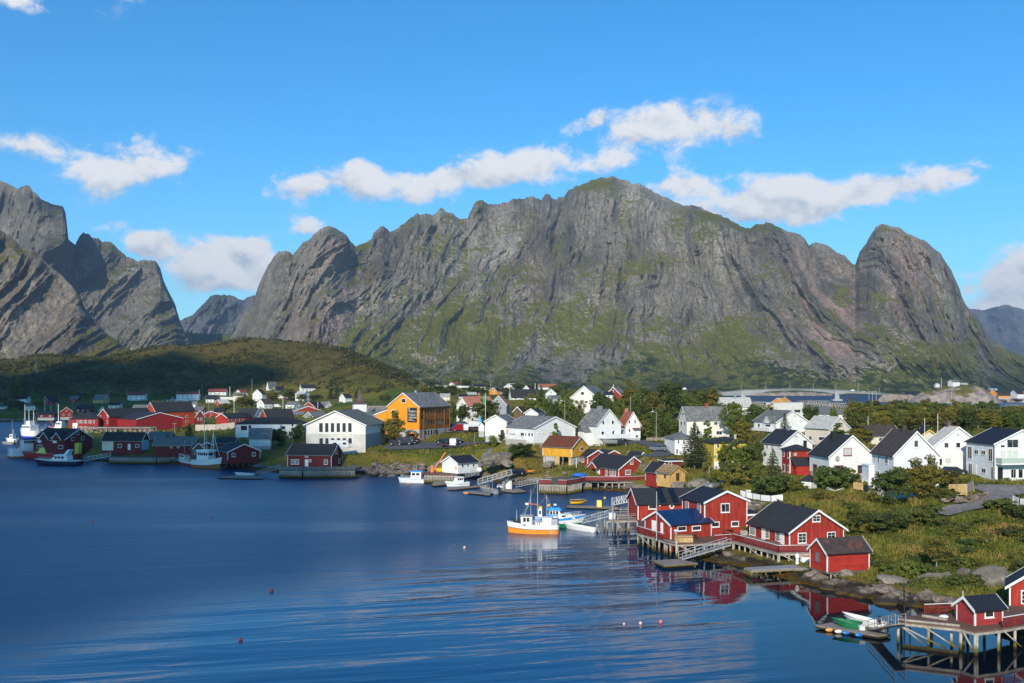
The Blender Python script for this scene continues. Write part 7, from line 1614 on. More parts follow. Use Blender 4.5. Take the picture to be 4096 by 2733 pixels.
rock(rz('l', 1712, 145, 2.3), .85, 'small round boulder in the grass left of the great boulder', me=BM2, name='boulder', cat='boulder')
rock(rz('l', 1040, 262, .9), 2.0, 'flat pale slab of rock at the grass edge of the shore', me=BM2, name='boulder', cat='boulder', rot=.1, sc3=(1.15, .8, .62))
rock(rz('l', 1360, 270, .6), 3.1, 'broad grey rock hump at the waterline beside the flat slab', me=BM2, name='boulder', cat='boulder', rot=.5, sc3=(1.3, .8, .6))
rock(rz('l', 480, 200, .5), 2.0, 'pointed brown boulder under the stilted red boathouse', me=BM2, name='boulder', cat='boulder', rot=1.2)
rock(rp('c', 1745, 1135, 264), 3.3, 'rounded grey rock outcrop by the shore path', me=BM2, name='boulder', cat='boulder', rot=.3, sc3=(1.2, 1, .9))
rock(rp('c', 1655, 1190, 262), 1.9, 'lower left lobe of the grey rock outcrop', me=BM2, name='boulder', cat='boulder', rot=.9)
rock(rp('c', 1840, 1180, 262), 1.7, 'lower right lobe of the grey rock outcrop', me=BM2, name='boulder', cat='boulder', rot=2.0)
rock(rp('i', 1010, 140, 210), 2.4, 'pinkish boulder beside the ramp with the grey boat', me=BM2, name='boulder', cat='boulder', rot=.4)
rock(rp('i', 700, 150, 219), 1.6, 'rough boulder under the bow of the yellow dinghy', me=BM2, name='boulder', cat='boulder')
rock(rp('d', 270, 1210, 262), 1.7, 'rock below the plank walls of the yellow boathouse', me=BM2, name='boulder', cat='boulder')
def along(pts, n):
 P = [Vector(p) for p in pts]; L = [0]
 for a, b in zip(P[:-1], P[1:]): L.append(L[-1]+(b-a).length)
 for i in range(n):
  t = L[-1]*(i+rnd.random())/n; k = max(j for j in range(len(P)) if L[j] <= t); k = min(k, len(P)-2); yield P[k].lerp(P[k+1], (t-L[k])/(L[k+1]-L[k]))
def rocks_on(pts, n, off, smin, smax, label, group, sinkz=.15):
 for p in along([(x, y) for x, y in pts], n):
  q = (p.x+rnd.uniform(-1, 1), p.y+rnd.uniform(*off)); z = gz1(*q); s = smin+(smax-smin)*rnd.random()**1.8
  rock((q[0], q[1], max(z, -.3)+s*.15-sinkz), s, label, group)
sh = lambda a, b: [tuple(wz(px, py, 0).xy) for px, py in SHORE_PX[a:b]]
rocks_on(sh(1, 9), 95, (-.5, 6.5), .4, 1.5, 'dark shore rock between the small huts and the stilted boathouse', 'rocks along the near shore')
rocks_on(sh(8, 16), 50, (-.5, 5.5), .3, 1.1, 'dark weedy rock on the shore under the red cabins', 'rocks under the red cabins')
rocks_on(sh(17, 25), 26, (-.5, 5), .4, 1.1, 'grey rock along the inlet behind the pile decks', 'rocks along the inlet')
rocks_on(sh(24, 32), 70, (0, 6), .5, 1.2, 'grey-brown rock in the rubble bank below the gangways', 'rocks of the rubble bank below the gangways')
for i in range(95):
 x = rnd.uniform(215, 850); yy = rnd.random(); y = 1320-130*yy-18*math.sin(x/90); px, py = pp('c', x, y); Y = 281-(1-yy)*5; p = wp(px, py, Y)
 rock((p.x, p.y, p.z), rnd.uniform(.55, 1.15), 'angular brown stone in the riprap bank left of the derrick quay', 'stones of the riprap bank')
for i in range(26):
 x = rnd.uniform(1400, 1900); yy = rnd.random(); y = 440+100*yy-(x-1400)*.08; px, py = pp('k', x, y-20); p = wp(px, py, 168+(x-1400)/100)
 rock((p.x, p.y, gz1(p.x, p.y)+.25+.7*(1-yy)), rnd.uniform(.5, .9), 'flat grey stone in the dry wall under the gravel drive', 'stones of the dry wall by the drive')
for i in range(30):
 x = rnd.uniform(380, 640); yy = rnd.random(); y = 230+110*yy; px, py = pp('j', x-40, y); p = wp(px, py, 175-yy*3)
 rock((p.x, p.y, p.z), rnd.uniform(.45, .8), 'dark stone in the rough wall between two red cabins', 'stones of the wall between the red cabins')
for k_ in PROTO.values():
 for ch in list(k_[0].children): bpy.data.objects.remove(ch)
 bpy.data.objects.remove(k_[0])
# ------------------------------------------------------------------ boats
HW = flat('hull_white', (.78,.77,.74), .35, .06); HORG = flat('hull_orange', (.78,.27,.02), .4, .1); HBLU = flat('hull_blue', (.02,.30,.72), .4, .08)
HNAV = flat('hull_navy', (.012,.02,.05), .3, .1); HRED = flat('hull_red', (.40,.03,.025), .4, .1); HGRN = flat('hull_green', (.01,.16,.06), .45, .15); HBRN = flat('hull_brown', (.30,.13,.03), .5, .15)
HYEL = flat('hull_yellow', (.80,.45,.02), .4, .1); HGRY = flat('hull_grey', (.25,.26,.26), .4, .1); FLUO = flat('lime_yellow', (.62,.62,.10), .4, .08); ROPE = flat('rope_green', (.12,.30,.20), .8)
DKM = flat('deck_paint', (.30,.31,.30), .7, .1)
class Boat: pass
def boat(name, label, bow, stern, beam, hs, hb, bands, cat='boat', z0=0.0, rake=.9, deckdrop=.45, transom=.8, deck=DKM, group=None, flare=1.12, pos=None):
 """bow, stern: waterline points (region,x,y); bands: list of (upper fraction of freeboard, material) from the water up"""
 b = Boat()
 if pos: P0, P1 = Vector(pos[0]), Vector(pos[1])
 else: P0 = rz(*stern, z0) if z0 == 0 else rz(*stern, z0); P1 = rz(*bow, z0)
 d = P1-P0; d.z = 0; L = d.length; ang = math.atan2(d.y, d.x); b.L = L; b.beam = beam
 root = empty(name, P0, ang, label, cat, group); b.root = root
 n = 18; drf = -.35*min(1, beam/2)
 def half(t): return beam/2*(transom+(1-transom)*math.sin(min(t/.45, 1)*math.pi/2))*(1-max(0, (t-.45)/.55)**2.3) if t < 1 else 0
 def sheer(t): return hs+(hb-hs)*max(0, (t-.35)/.65)**1.8
 b.half = half; b.sheer = sheer
 lo = 0.0
 rows = {}
 def ring(fr):
  out = []
  for i in range(n+1):
   t = i/n; h = half(t)*(1+(flare-1)*(fr-.5)); z = drf+(sheer(t)-drf)*fr if fr <= 1 else sheer(t)
   if fr <= 0.0: h *= .55
   x = t*L+rake*max(0, t-.75)/.25*(fr-.25)*(.5 if fr < .25 else 1)
   out.append((x, h, z))
  return out
 prev = 0.0; hull = None
 for k, (fr, m) in enumerate([q[:2] for q in bands]):
  B = MB(); steps = [prev+(fr-prev)*j/3 for j in range(4)]
  vs = []
  for q in steps:
   r = ring(q); vs += [(x, -h, z) for x, h, z in r]+[(x, h, z) for x, h, z in r]
  m1 = n+1; fs = []
  for j in range(3):
   a = j*2*m1; c = (j+1)*2*m1
   for i in range(n): fs += [(a+i, a+i+1, c+i+1, c+i), (a+m1+i+1, a+m1+i, c+m1+i, c+m1+i+1)]
   fs += [(a+m1, a, c, c+m1)]
  if k == 0: fs += [tuple(range(m1-1, -1, -1))+tuple(range(m1, 2*m1))]
  B.add(vs, fs); o = B.build('hull' if k == len(bands)-1 else 'boot_top' if k == 0 else 'hull_stripe', m, root, True)
  if k == len(bands)-1: hull = o
  prev = fr
 dd = deckdrop; B = MB(); r = ring(1.0); kk = [(x*.985+.0, h*.93, max(.1, z-dd)) for x, h, z in r]
 B.add([(x, -h, z) for x, h, z in kk]+[(x, h, z) for x, h, z in kk], [(i, i+1, n+1+i+1, n+1+i) for i in range(n)]); B.build('deck', deck, root)
 B = MB()
 for sg in (-1, 1):
  for i in range(n): B.bar((r[i][0], sg*r[i][1], r[i][2]), (r[i+1][0], sg*r[i+1][1], r[i+1][2]), .10, .07)
 B.build('gunwale', bands[-1][1] if len(bands[-1]) < 3 else bands[-1][2], root)
 return b
def bx_(b, name, x0, x1, w0, z0, z1, mat, parent=None, tx0=0, tx1=0, tw=.9):
 """superstructure block: x in metres from the stern, tapering upward"""
 B = MB(); w1 = w0*tw
 B.add([(x0,-w0/2,z0),(x1,-w0/2,z0),(x1,w0/2,z0),(x0,w0/2,z0),(x0+tx0,-w1/2,z1),(x1+tx1,-w1/2,z1),(x1+tx1,w1/2,z1),(x0+tx0,w1/2,z1)], [(0,3,2,1),(4,5,6,7),(0,1,5,4),(1,2,6,5),(2,3,7,6),(3,0,4,7)])
 return B.build(name, mat, parent or b.root)
def wins_(b, x0, x1, w, z0, z1, n, parent, front=None, gap=.25):
 for sg in (-1, 1):
  for i in range(n):
   a = x0+(x1-x0)*(i+gap/2)/n; c = x0+(x1-x0)*(i+1-gap/2)/n; B = MB(); B.box(a, sg*(w/2+.004), z0, c, sg*(w/2+.03), z1); B.build('window', GLASS, parent)
 if front is not None: B = MB(); B.box(front+.004, -w/2*.8, z0, front+.03, w/2*.8, z1); B.build('window', GLASS, parent)
def mast(b, x, y, z0, z1, r=.06, mat=GALV, yard=None, name='mast'):
 B = MB(); B.tube((x, y, z0), (x, y, z1), r, r*.6, 6)
 if yard: B.bar((x, y-yard/2, z0+(z1-z0)*.8), (x, y+yard/2, z0+(z1-z0)*.8), .05)
 return B.build(name, mat, b.root)
def stay(b, p, q, r=.02, mat=GALV): B = MB(); B.bar(p, q, r); return B.build('stay', mat, b.root)
def rails_(b, t0, t1, h=.7, mat=GALV, n=7, name='rail'):
 for sg in (-1, 1):
  B = MB(); pts = []
  for i in range(n+1):
   t = t0+(t1-t0)*i/n; p = Vector((t*b.L, sg*b.half(t)*.95, b.sheer(t))); pts.append(p); B.bar(p, p+Vector((0,0,h)), .04)
  for p, q in zip(pts[:-1], pts[1:]): B.bar(p+Vector((0,0,h)), q+Vector((0,0,h)), .045); B.bar(p+Vector((0,0,h*.5)), q+Vector((0,0,h*.5)), .03)
  B.build(name, mat, b.root)
def outboard(b, mat, x=-.1, z=.35, tilt=.5, s=1.0):
 B = MB(); B.ball((x-.25*s, 0, z+.45*s), .26*s, .2*s, .32*s, 10, 6); B.bar((x-.25*s, 0, z+.2*s), (x-.25*s-tilt*s, 0, z-.55*s), .16*s, .22*s); B.bar((x-.25*s-tilt*s, 0, z-.5*s), (x-.6*s-tilt*s, 0, z-.5*s), .1*s); B.build('outboard_motor', mat, b.root, True)
def ball_(b, x, y, z, r, mat, name='fender'): B = MB(); B.ball((x, y, z), r, n=12, m=8); return B.build(name, mat, b.root, True)
def tube_(b, name, mat, p, q, r): B = MB(); B.tube(p, q, r); return B.build(name, mat, b.root)
f = boat('fishing_boat', 'orange and white wooden fishing boat with three masts moored nearest in the fjord', ('h',246,770), ('h',925,785), 3.2, 1.55, 1.95, [(.30,HORG),(.56,HORG),(.60,BLACK),(1.0,HW)], 'fishing boat', rake=.3, transom=.7)
L = f.L
wh = bx_(f, 'wheelhouse', L*.52, L*.73, 1.9, 1.1, 2.95, HW, tx1=.12); bx_(f, 'wheelhouse_roof', L*.50, L*.75, 2.2, 2.953, 3.1, GREY, tx1=.1); wins_(f, L*.56, L*.70, 1.86, 2.0, 2.7, 2, wh, L*.73+.1)
st = bx_(f, 'aft_shelter', L*.13, L*.31, 2.4, 1.2, 2.75, HW); bx_(f, 'stern_shelter', .15, L*.128, 2.3, 1.2, 2.55, GREY)
cb = bx_(f, 'crow_box', L*.33, L*.40, .9, 2.8, 4.2, HW); wins_(f, L*.34, L*.39, .86, 3.3, 3.9, 1, cb)
bx_(f, 'yellow_lamp_box', L*.33, L*.39, .5, 4.22, 4.6, YEL); bx_(f, 'net_bin', L*.76, L*.9, 1.4, 1.3, 1.95, BLACK)
mast(f, L*.42, 0, 1.2, 9.2, .09, yard=.8); mast(f, L*.55, .2, 3.1, 7.6, .06); mast(f, L*.24, 0, 2.7, 6.6, .07); mast(f, L*.83, .2, 1.9, 3.9, .09, name='exhaust_pipe')
tube_(f, 'boom', GALV, (L*.68, 0, 3.1), (L*.55, 0, 5.8), .06); tube_(f, 'red_radar_bar', HRED, (L*.43, 0, 4.9), (L*.60, 0, 5.0), .14); bx_(f, 'radar', L*.60, L*.66, .5, 4.85, 5.15, HW)
stay(f, (L*.42,0,9.0), (L*.72,0,3.1)); stay(f, (L*.42,0,9.0), (L*.03,0,2.6)); stay(f, (L*.24,0,6.4), (L*.06,0,2.6)); stay(f, (L*.24,0,6.4), (L*.42,0,4.6))
rails_(f, .28, .54, .75); rails_(f, .76, .95, .5, BLACK); ball_(f, L*.72, -1.0, 2.1, .28, HRED)
def lad(b, x, y, z0, z1):
 B = MB(); B.bar((x, y, z0), (x, y, z1), .05); B.bar((x+.4, y, z0), (x+.4, y, z1), .05)
 for i in range(8): B.bar((x, y, z0+(z1-z0)*i/7), (x+.4, y, z0+(z1-z0)*i/7), .04)
 return B.build('ladder', GALV, b.root)
lad(f, L*.10, f.beam/2*.86, -.1, 2.3)
B = MB(); tx = text_on('508', .42, (L*.70, f.beam/2*1.03, 1.38), (math.pi/2, 0, math.pi), f.root, BLACK, 'LEFT', 'registration_number')
f = boat('cabin_cruiser', 'white cabin cruiser with blue canvas top and blue stripe behind the orange fishing boat', ('h',1235,668), ('h',600,668), 3.0, 1.25, 1.9, [(.45,HW),(.74,HW),(1.0,HBLU,HW)], 'boat', rake=1.0, transom=.85, deckdrop=.1, deck=HW)
L = f.L; c1 = bx_(f, 'cabin', L*.50, L*.86, 2.2, 1.2, 2.0, HW, tx1=-.9); wins_(f, L*.55, L*.66, 2.14, 1.5, 1.85, 1, c1); ws = bx_(f, 'wheelhouse', L*.30, L*.58, 2.3, 1.4, 2.75, HW, tx1=-.6); wins_(f, L*.31, L*.50, 2.2, 2.0, 2.6, 3, ws)
bx_(f, 'canvas_top', L*.26, L*.57, 2.5, 2.753, 3.15, HBLU, tx0=.1, tx1=-.4, tw=.8); bx_(f, 'canvas_side', L*.26, L*.48, 2.45, 1.7, 1.95, HBLU); ball_(f, L*.30, .5, 3.45, .3, YEL, 'yellow_buoy'); mast(f, L*.42, 0, 3.1, 4.1, .05, BLACK); bx_(f, 'radar', L*.40, L*.46, .6, 3.55, 3.8, HW); rails_(f, .62, .98, .6)
f = boat('rowing_boat', 'green rowing boat lying between the cruiser and the white skiff', ('h',1190,700), ('h',925,712), 1.6, .55, .75, [(1.0,HGRN)], 'rowing boat', deckdrop=.3)
f = boat('skiff', 'cream open skiff with grey outboard moored right of the orange fishing boat', ('h',1020,712), ('h',1415,772), 1.8, .65, .95, [(1.0,HW)], 'skiff', deckdrop=.35); outboard(f, HGRY, -.1, .55, .5, 1.3)
f = boat('fishing_boat', 'small white fishing boat with light blue trim beside the derrick quay', ('g',142,382), ('g',455,388), 2.7, 1.05, 1.5, [(.7,HW),(1.0,HW,HBLU)], 'fishing boat', rake=.6, transom=.85)
L = f.L; wh = bx_(f, 'wheelhouse', L*.16, L*.55, 1.9, .9, 2.9, HW, tx1=-.1); bx_(f, 'wheelhouse_roof', L*.13, L*.57, 2.15, 2.903, 3.1, HBLU); wins_(f, L*.20, L*.52, 1.84, 2.0, 2.6, 2, wh, L*.54); mast(f, L*.36, 0, 3.1, 5.0, .05); ball_(f, L*.93, -.3, 1.8, .22, ORF); rails_(f, .58, .95, .6)
for i in range(8): ball_(f, L*(.06+.105*i), -f.half(.06+.105*i)-.1, .85, .17, HW); ball_(f, L*(.06+.105*i), f.half(.06+.105*i)+.1, .85, .17, HW)
f = boat('motor_boat', 'white cabin motor boat tied to the long low float', ('g',702,430), ('g',950,418), 2.5, .95, 1.35, [(.62,HW),(.68,BLACK),(1.0,HW)], 'motor boat', transom=.9, deckdrop=.12, deck=HW)
L = f.L; wh = bx_(f, 'wheelhouse', L*.28, L*.68, 1.9, .9, 2.2, HW, tx1=-.7, tx0=.1); wins_(f, L*.32, L*.58, 1.8, 1.5, 2.05, 3, wh); bx_(f, 'wheelhouse_roof', L*.27, L*.60, 1.95, 2.203, 2.3, HW); outboard(f, BLACK, -.05, .5, .2)
f = boat('workboat', 'grey open workboat with steering frame and black outboard at the low float', ('g',1095,478), ('g',1300,522), 2.3, .8, 1.1, [(1.0,HGRY)], 'workboat', transom=.95); L = f.L
B = MB()
for y in (-.6, .6): B.bar((L*.45,y,.6), (L*.45,y,2.6), .07); B.bar((L*.62,y,.6), (L*.60,y,2.6), .07)
B.box(L*.42,-.7,2.6,L*.64,.7,2.68); B.build('steering_frame', GALV, f.root); outboard(f, BLACK, -.05, .7, .25, 1.5); ball_(f, L*.82, -.6, 1.2, .2, ORF)
f = boat('dinghy', 'white upturned dinghy lying on the float by the white shelter', ('g',1410,460), ('g',1290,458), 1.5, .3, .35, [(1.0,HW)], 'dinghy', deckdrop=-.25, deck=HW)
f.root.location.z = .5
f = boat('dinghy', 'yellow upturned dinghy on the narrow float by the pale yellow box', ('g',2310,645), ('g',2148,650), 1.6, .3, .4, [(1.0,HYEL)], 'dinghy', deckdrop=-.35, deck=HYEL); f.root.location.z = .5
f = boat('rowing_boat', 'dark green plastic rowing boat on the long timber float', ('l',412,702), ('l',645,735), 1.5, .55, .7, [(1.0,HGRN)], 'rowing boat', z0=.42, deckdrop=.3)
f = boat('rowing_boat', 'slim white rowing boat with black motor behind the green boat', ('l',512,650), ('l',900,735), 1.6, .5, .8, [(1.0,HW)], 'rowing boat', deckdrop=.35); outboard(f, BLACK, .9, .5, .2, 1.0)
p = rz('l', 655, 752, .45); B = MB(); B.box(-.28,-.24,0,.28,.24,.5); B.tube((0,0,.5),(0,0,.6),.08); o = B.build('jerrycan', flat('clear_plastic', (.6,.62,.6), .4), None, False, .03); o.location = p; tag(o, 'pale square jerrycan on the float beside the green boat', 'jerrycan')
f = boat('motor_boat', 'white boat on stands half hidden behind the stilted red boathouse', ('j',1420,1175), ('j',1180,1178), 1.9, .85, 1.1, [(.25,HNAV),(1.0,HW,flat('salmon_wood', (.5,.25,.18), .6))], 'motor boat', z0=1.15, deckdrop=.1, deck=flat('salmon_wood2', (.5,.27,.2), .6)); f.root.location.z = 1.25
p = rz('j', 1132, 1212, 1.08); B = MB(); B.ball((0,0,1.15), .32, .3, .42, 12, 8); B.tube((0,0,.1), (0,0,.9), .16, .2, 10); B.ball((0,0,.25), .26, .22, .3, 10, 6); o = B.build('wrapped_motor', HW, None, True); o.location = p; tag(o, 'outboard motor wrapped in white sheet standing on the grey jetty', 'outboard motor')
f = boat('dinghy', 'bright yellow open dinghy lying on the slope by the raw pine boathouse', ('d',1925,1405), ('d',1740,1430), 1.7, .65, .95, [(1.0,HYEL)], 'dinghy', z0=2.6, deckdrop=.3); outboard(f, GREY, -.05, .5, .5)
f = boat('motor_boat', 'grey open boat parked under the terrace of the mossy-roofed house', ('d',925,965), ('d',1090,965), 1.9, .8, 1.1, [(1.0,HGRY)], 'motor boat', pos=(rp('d', 1085, 962, 279), rp('d', 915, 965, 279)), deckdrop=.2); f.root.location.z += .4
f = boat('motor_boat', 'dark grey boat on the slipway below the yellow boathouse', ('d',490,1240), ('d',380,1310), 2.0, .7, 1.0, [(1.0,HGRY)], 'motor boat', pos=(rp('d', 385, 1305, 258), rp('d', 500, 1245, 262)), deckdrop=.2); outboard(f, BLACK, -.05, .6, .4)
f = boat('motor_boat', 'silver boat on the ramp behind the navy-roofed tall cabin', ('i',1330,110), ('i',1110,180), 1.8, .7, 1.0, [(1.0,GALV)], 'motor boat', pos=(rp('i', 1120, 175, 205), rp('i', 1335, 115, 212)), deckdrop=.2); outboard(f, HGRY, -.05, .6, .4)
f = boat('rescue_boat', 'yellow inflatable rescue boat on the derrick quay', ('c',1018,1290), ('c',1180,1290), 1.9, .7, .8, [(1.0,HYEL)], 'rescue boat', z0=2.3, deckdrop=.25, deck=BLACK); f.root.location.z = 2.6
for nm, x0, x1, lb in (('kayak', 2005, 2080, 'red kayak lying on the grass behind the parked black car'), ('kayak', 2085, 2150, 'orange kayak end to end with the red kayak')):
 f = boat(nm, lb, ('c',x1,1282), ('c',x0,1284), .65, .28, .33, [(1.0, HRED if x0 == 2005 else HORG)], 'kayak', pos=(rp('c', x0, 1284, 256), rp('c', x1, 1282, 256)), deckdrop=.03, deck=HRED if x0 == 2005 else HORG, transom=.25)
p = rz('c', 965, 1290, 2.3); B = MB(); B.tube(p, p+Vector((0,0,1.8)), .55, .25, 10); B.bar(p+Vector((0.3,0,.4)), rp('c', 1125, 1055, p.y-1), .3, .3); o = B.build('derrick', flat('derrick_orange', (.70,.20,.05), .5)); tag(o, 'orange derrick crane with raised jib on the slatted quay', 'crane')
f = boat('trawler', 'white steel trawler with blue-topped bridge moored in the shade at the left edge', ('a',560,1105), ('a',112,1125), 6.0, 3.3, 4.0, [(.28,HBRN),(1.0,HW)], 'trawler', rake=1.5, transom=.9, deckdrop=.9)
L = f.L; wh = bx_(f, 'bridge', L*.32, L*.70, 4.2, 2.4, 6.2, HW); wins_(f, L*.33, L*.69, 4.0, 5.0, 5.8, 7, wh); bx_(f, 'bridge_roof', L*.31, L*.71, 4.4, 6.203, 6.7, flat('canvas_blue', (.02,.06,.30), .5)); mast(f, L*.95, 0, 3., 11.5, .16, HW, 1.5); stay(f, (L*.95,0,11), (L*.75,0,5), .12, HW); stay(f, (L*.95,0,11), (L*1.1,0,4), .1, GREY); tube_(f, 'crane_arm', HRED, (L*.18,0,3.), (L*.28,0,7.6), .2); rails_(f, .72, .98, .9)
f = boat('ferry', 'fast ferry with lime yellow superstructure, red hull and red mast top', ('a',290,1128), ('a',950,1140), 6.5, 2.0, 2.6, [(1.0,HRED,GALV)], 'ferry', rake=1.6, transom=.95, deckdrop=.2)
L = f.L; wh = bx_(f, 'saloon', L*.12, L*.72, 5.4, 1.8, 4.0, FLUO, tx1=-2.2); br = bx_(f, 'bridge', L*.40, L*.66, 4.2, 4.003, 5.6, FLUO, tx1=-.8); wins_(f, L*.46, L*.62, 4.0, 4.6, 5.3, 3, br, None); bx_(f, 'red_roof', L*.42, L*.64, 4.4, 5.603, 6.3, HRED, tx1=-.6, tx0=.5); bx_(f, 'funnel', L*.02, L*.16, 2.0, 2.0, 5.6, FLUO, tx0=-.3, tx1=-1.2); rails_(f, .7, .97, .8); mast(f, L*.5, 0, 6.3, 8.3, .08, HW)
f = boat('motor_yacht', 'white-topped motor yacht with dark navy hull in front of the lime ferry', ('a',445,1205), ('a',935,1212), 4.2, 1.5, 2.0, [(.93,HNAV),(1.0,HW)], 'motor yacht', rake=1.6, transom=.92, deckdrop=.1, deck=HW)
L = f.L; wh = bx_(f, 'saloon', L*.22, L*.66, 3.2, 1.6, 3.1, HW, tx1=-2.0, tx0=.3); wins_(f, L*.30, L*.54, 3.1, 2.2, 2.9, 3, wh); bx_(f, 'flybridge', L*.26, L*.56, 3.2, 3.103, 3.4, HW, tx1=-.3); bx_(f, 'radar_arch', L*.25, L*.33, 2.4, 3.403, 5.0, HW, tx0=-.9, tx1=-1.3); rails_(f, .6, .98, .7)
f = boat('fishing_boat', 'small red and white fishing boat moored beside the larger brown-hulled one', ('a',2082,1175), ('a',2300,1215), 3.4, 1.3, 1.9, [(.6,HRED),(1.0,HW)], 'fishing boat', rake=.6)
L = f.L; wh = bx_(f, 'wheelhouse', L*.45, L*.75, 2.0, 1.0, 3.2, HW); wins_(f, L*.48, L*.73, 1.9, 2.2, 2.8, 3, wh); bx_(f, 'wheelhouse_roof', L*.15, L*.78, 2.4, 3.203, 3.4, HRED); mast(f, L*.6, 0, 3.4, 7.5, .07); mast(f, L*.2, 0, 1., 8., .07, yard=1.2)
f = boat('fishing_boat', 'white fishing boat with brown lower hull and A-frame mast, bow to the right', ('b',530,1255), ('b',248,1235), 4.6, 2.5, 3.6, [(.46,HBRN),(.5,BLACK),(1.0,HW)], 'fishing boat', rake=1.2, transom=.85, deckdrop=.8)
L = f.L; wh = bx_(f, 'wheelhouse', L*.18, L*.66, 3.0, 2., 5.2, HW); wins_(f, L*.22, L*.64, 2.85, 4.0, 4.8, 5, wh, L*.66); bx_(f, 'wheelhouse_roof', L*.16, L*.70, 3.3, 5.203, 5.6, HW); mast(f, L*.35, 0, 5.6, 18., .12, HW, 1.); mast(f, L*.45, 0, 5.6, 9.5, .08, HW, 1.2); mast(f, L*.72, 0, 3., 11., .12, HW, 1.); stay(f, (L*.72,0,10.8), (L*.98,0,3.8), .1, HW); stay(f, (L*.72,0,10.8), (L*.58,0,3.5), .1, HW); stay(f, (L*.35,0,17), (L*.72,0,4), .05, BLACK)
f = boat('fishing_vessel', 'brightly sunlit white fishing vessel with many masts at the far left quay', ('a',255,885), ('a',470,890), 7.5, 3.6, 4.4, [(.34,flat('vessel_blue', (.03,.07,.45), .4)),(1.0,HW)], 'fishing vessel', rake=1.2, transom=.9, deckdrop=.5, deck=HW)
L = f.L; wh = bx_(f, 'bridge', L*.3, L*.75, 5.4, 3.4, 6.2, HW); wins_(f, L*.32, L*.73, 5.1, 4.8, 5.6, 5, wh); bx_(f, 'upper_bridge', L*.42, L*.62, 3.4, 6.203, 8., HW); mast(f, L*.82, 0, 4., 15.8, .14, HW, 2.); mast(f, L*.60, 0, 8, 13.5, .13, HW, 2.); mast(f, L*.35, 0, 6., 12.8, .15, HW, 2.); bx_(f, 'yellow_crate', L*.5, L*.58, 2., 6.3, 7.2, YEL); rails_(f, .1, .95, 1., HW); stay(f, (L*.35,0,12.6), (L*.1,0,4), .12, GREY); stay(f, (L*.82,0,12), (L*.95,0,5), .1, GREY)
f = boat('rescue_vessel', 'small red and white vessel with white mast behind the wharf house roof', ('a',585,765), ('a',770,768), 6.0, 2.4, 3.2, [(.5,HRED),(1.0,HRED,HW)], 'vessel', rake=1.2, deckdrop=.3, pos=(rp('a', 770, 768, 520), rp('a', 585, 765, 520)))
f.root.location.z = 0; L = f.L; wh = bx_(f, 'bridge', L*.15, L*.62, 4.2, 2.2, 5.8, HW, tx1=-1.2); wins_(f, L*.2, L*.5, 4., 4.2, 5.2, 3, wh); mast(f, L*.45, 0, 5.8, 15., .2, HW, 2.); tube_(f, 'crane_arm', HRED, (L*.7,0,3.), (L*.98,0,6.5), .25)
f = boat('trawler', 'small green and white trawler moored in the far left bay', ('a',425,690), ('a',630,697), 5.5, 3.0, 3.8, [(.35,HGRN),(1.0,HW)], 'trawler', rake=1.5, deckdrop=.6)
L = f.L; wh = bx_(f, 'wheelhouse', L*.25, L*.6, 4., 2.6, 6.2, HW); wins_(f, L*.3, L*.55, 3.8, 4.8, 5.6, 3, wh); mast(f, L*.5, 0, 6, 14, .15, HW, 1.5); mast(f, L*.15, 0, 3, 11, .15, HW)
f = boat('trawler', 'grey trawler behind the stern of the green and white trawler', ('a',630,690), ('a',712,690), 5, 3.0, 3.6, [(1.0,HGRY)], 'trawler', deckdrop=.5, pos=(wz(*pp('a', 715, 688), 0), wz(*pp('a', 632, 686), 0))); mast(f, f.L*.5, 0, 3, 12, .15, HW)
f = boat('motor_boat', 'small white boat among floats at the far left edge', ('a',82,940), ('a',205,942), 3.4, 1.6, 2.0, [(1.0,HW)], 'motor boat', deckdrop=.3); wh = bx_(f, 'wheelhouse', f.L*.3, f.L*.6, 2.2, 1.4, 3.6, HW); wins_(f, f.L*.33, f.L*.57, 2.1, 2.6, 3.2, 2, wh); mast(f, f.L*.5, 0, 3.6, 10, .08)
f = boat('inflatable', 'grey inflatable with black motor just left of the white trawler', ('a',30,962), ('a',165,966), 2.6, .9, 1.1, [(1.0,HGRY)], 'inflatable boat', deckdrop=.3); outboard(f, BLACK, 0, .8, .3, 1.5)
f = boat('rowing_boat', 'pale small boat on the dark float left of the shore house', ('b',720,1325), ('b',930,1332), 1.7, .6, .8, [(1.0,HW)], 'rowing boat', deckdrop=.3)
def buoy(px, py, r, mat, label, grp=None):
 p = wz(px, py, 0); B = MB(); B.ball((0,0,r*.55), r, n=14, m=10); B.tube((0,0,r*1.45), (0,0,r*1.75), r*.14, n=8); o = B.build('buoy', mat, None, True); o.location = p; tag(o, label, 'buoy', grp)
DR = flat('buoy_dark_red', (.14,.012,.02), .4); PK = flat('buoy_pink', (.75,.16,.16), .4); PW = flat('buoy_pale_pink', (.75,.45,.42), .4)
buoy(1086, 2367, .24, DR, 'dark red buoy floating furthest right of the four in open water'); buoy(962, 2565, .21, DR, 'dark red buoy nearest the bottom edge'); buoy(370, 2088, .2, DR, 'tiny dark red buoy furthest left in open water'); buoy(850, 2071, .2, DR, 'tiny dark red buoy in the middle of the ruffled water')
buoy(2642, 2492, .22, PK, 'largest pink buoy, rightmost of a row of three'); buoy(2562, 2497, .19, PW, 'white and pink buoy in the middle of a row of three'); buoy(2496, 2499, .14, PW, 'small pale buoy, leftmost of a row of three')
buoy(*pp('g', 243, 408), .28, flat('buoy_orange2', (.85,.20,.03), .4), 'orange buoy beside the white fishing boat with blue trim'); buoy(*pp('g', 905, 1155), .22, PW, 'lone pale buoy in mid fjord left of the orange boat'); buoy(*pp('h', 1542, 320), .28, YEL, 'yellow-orange buoy in front of the pile deck');
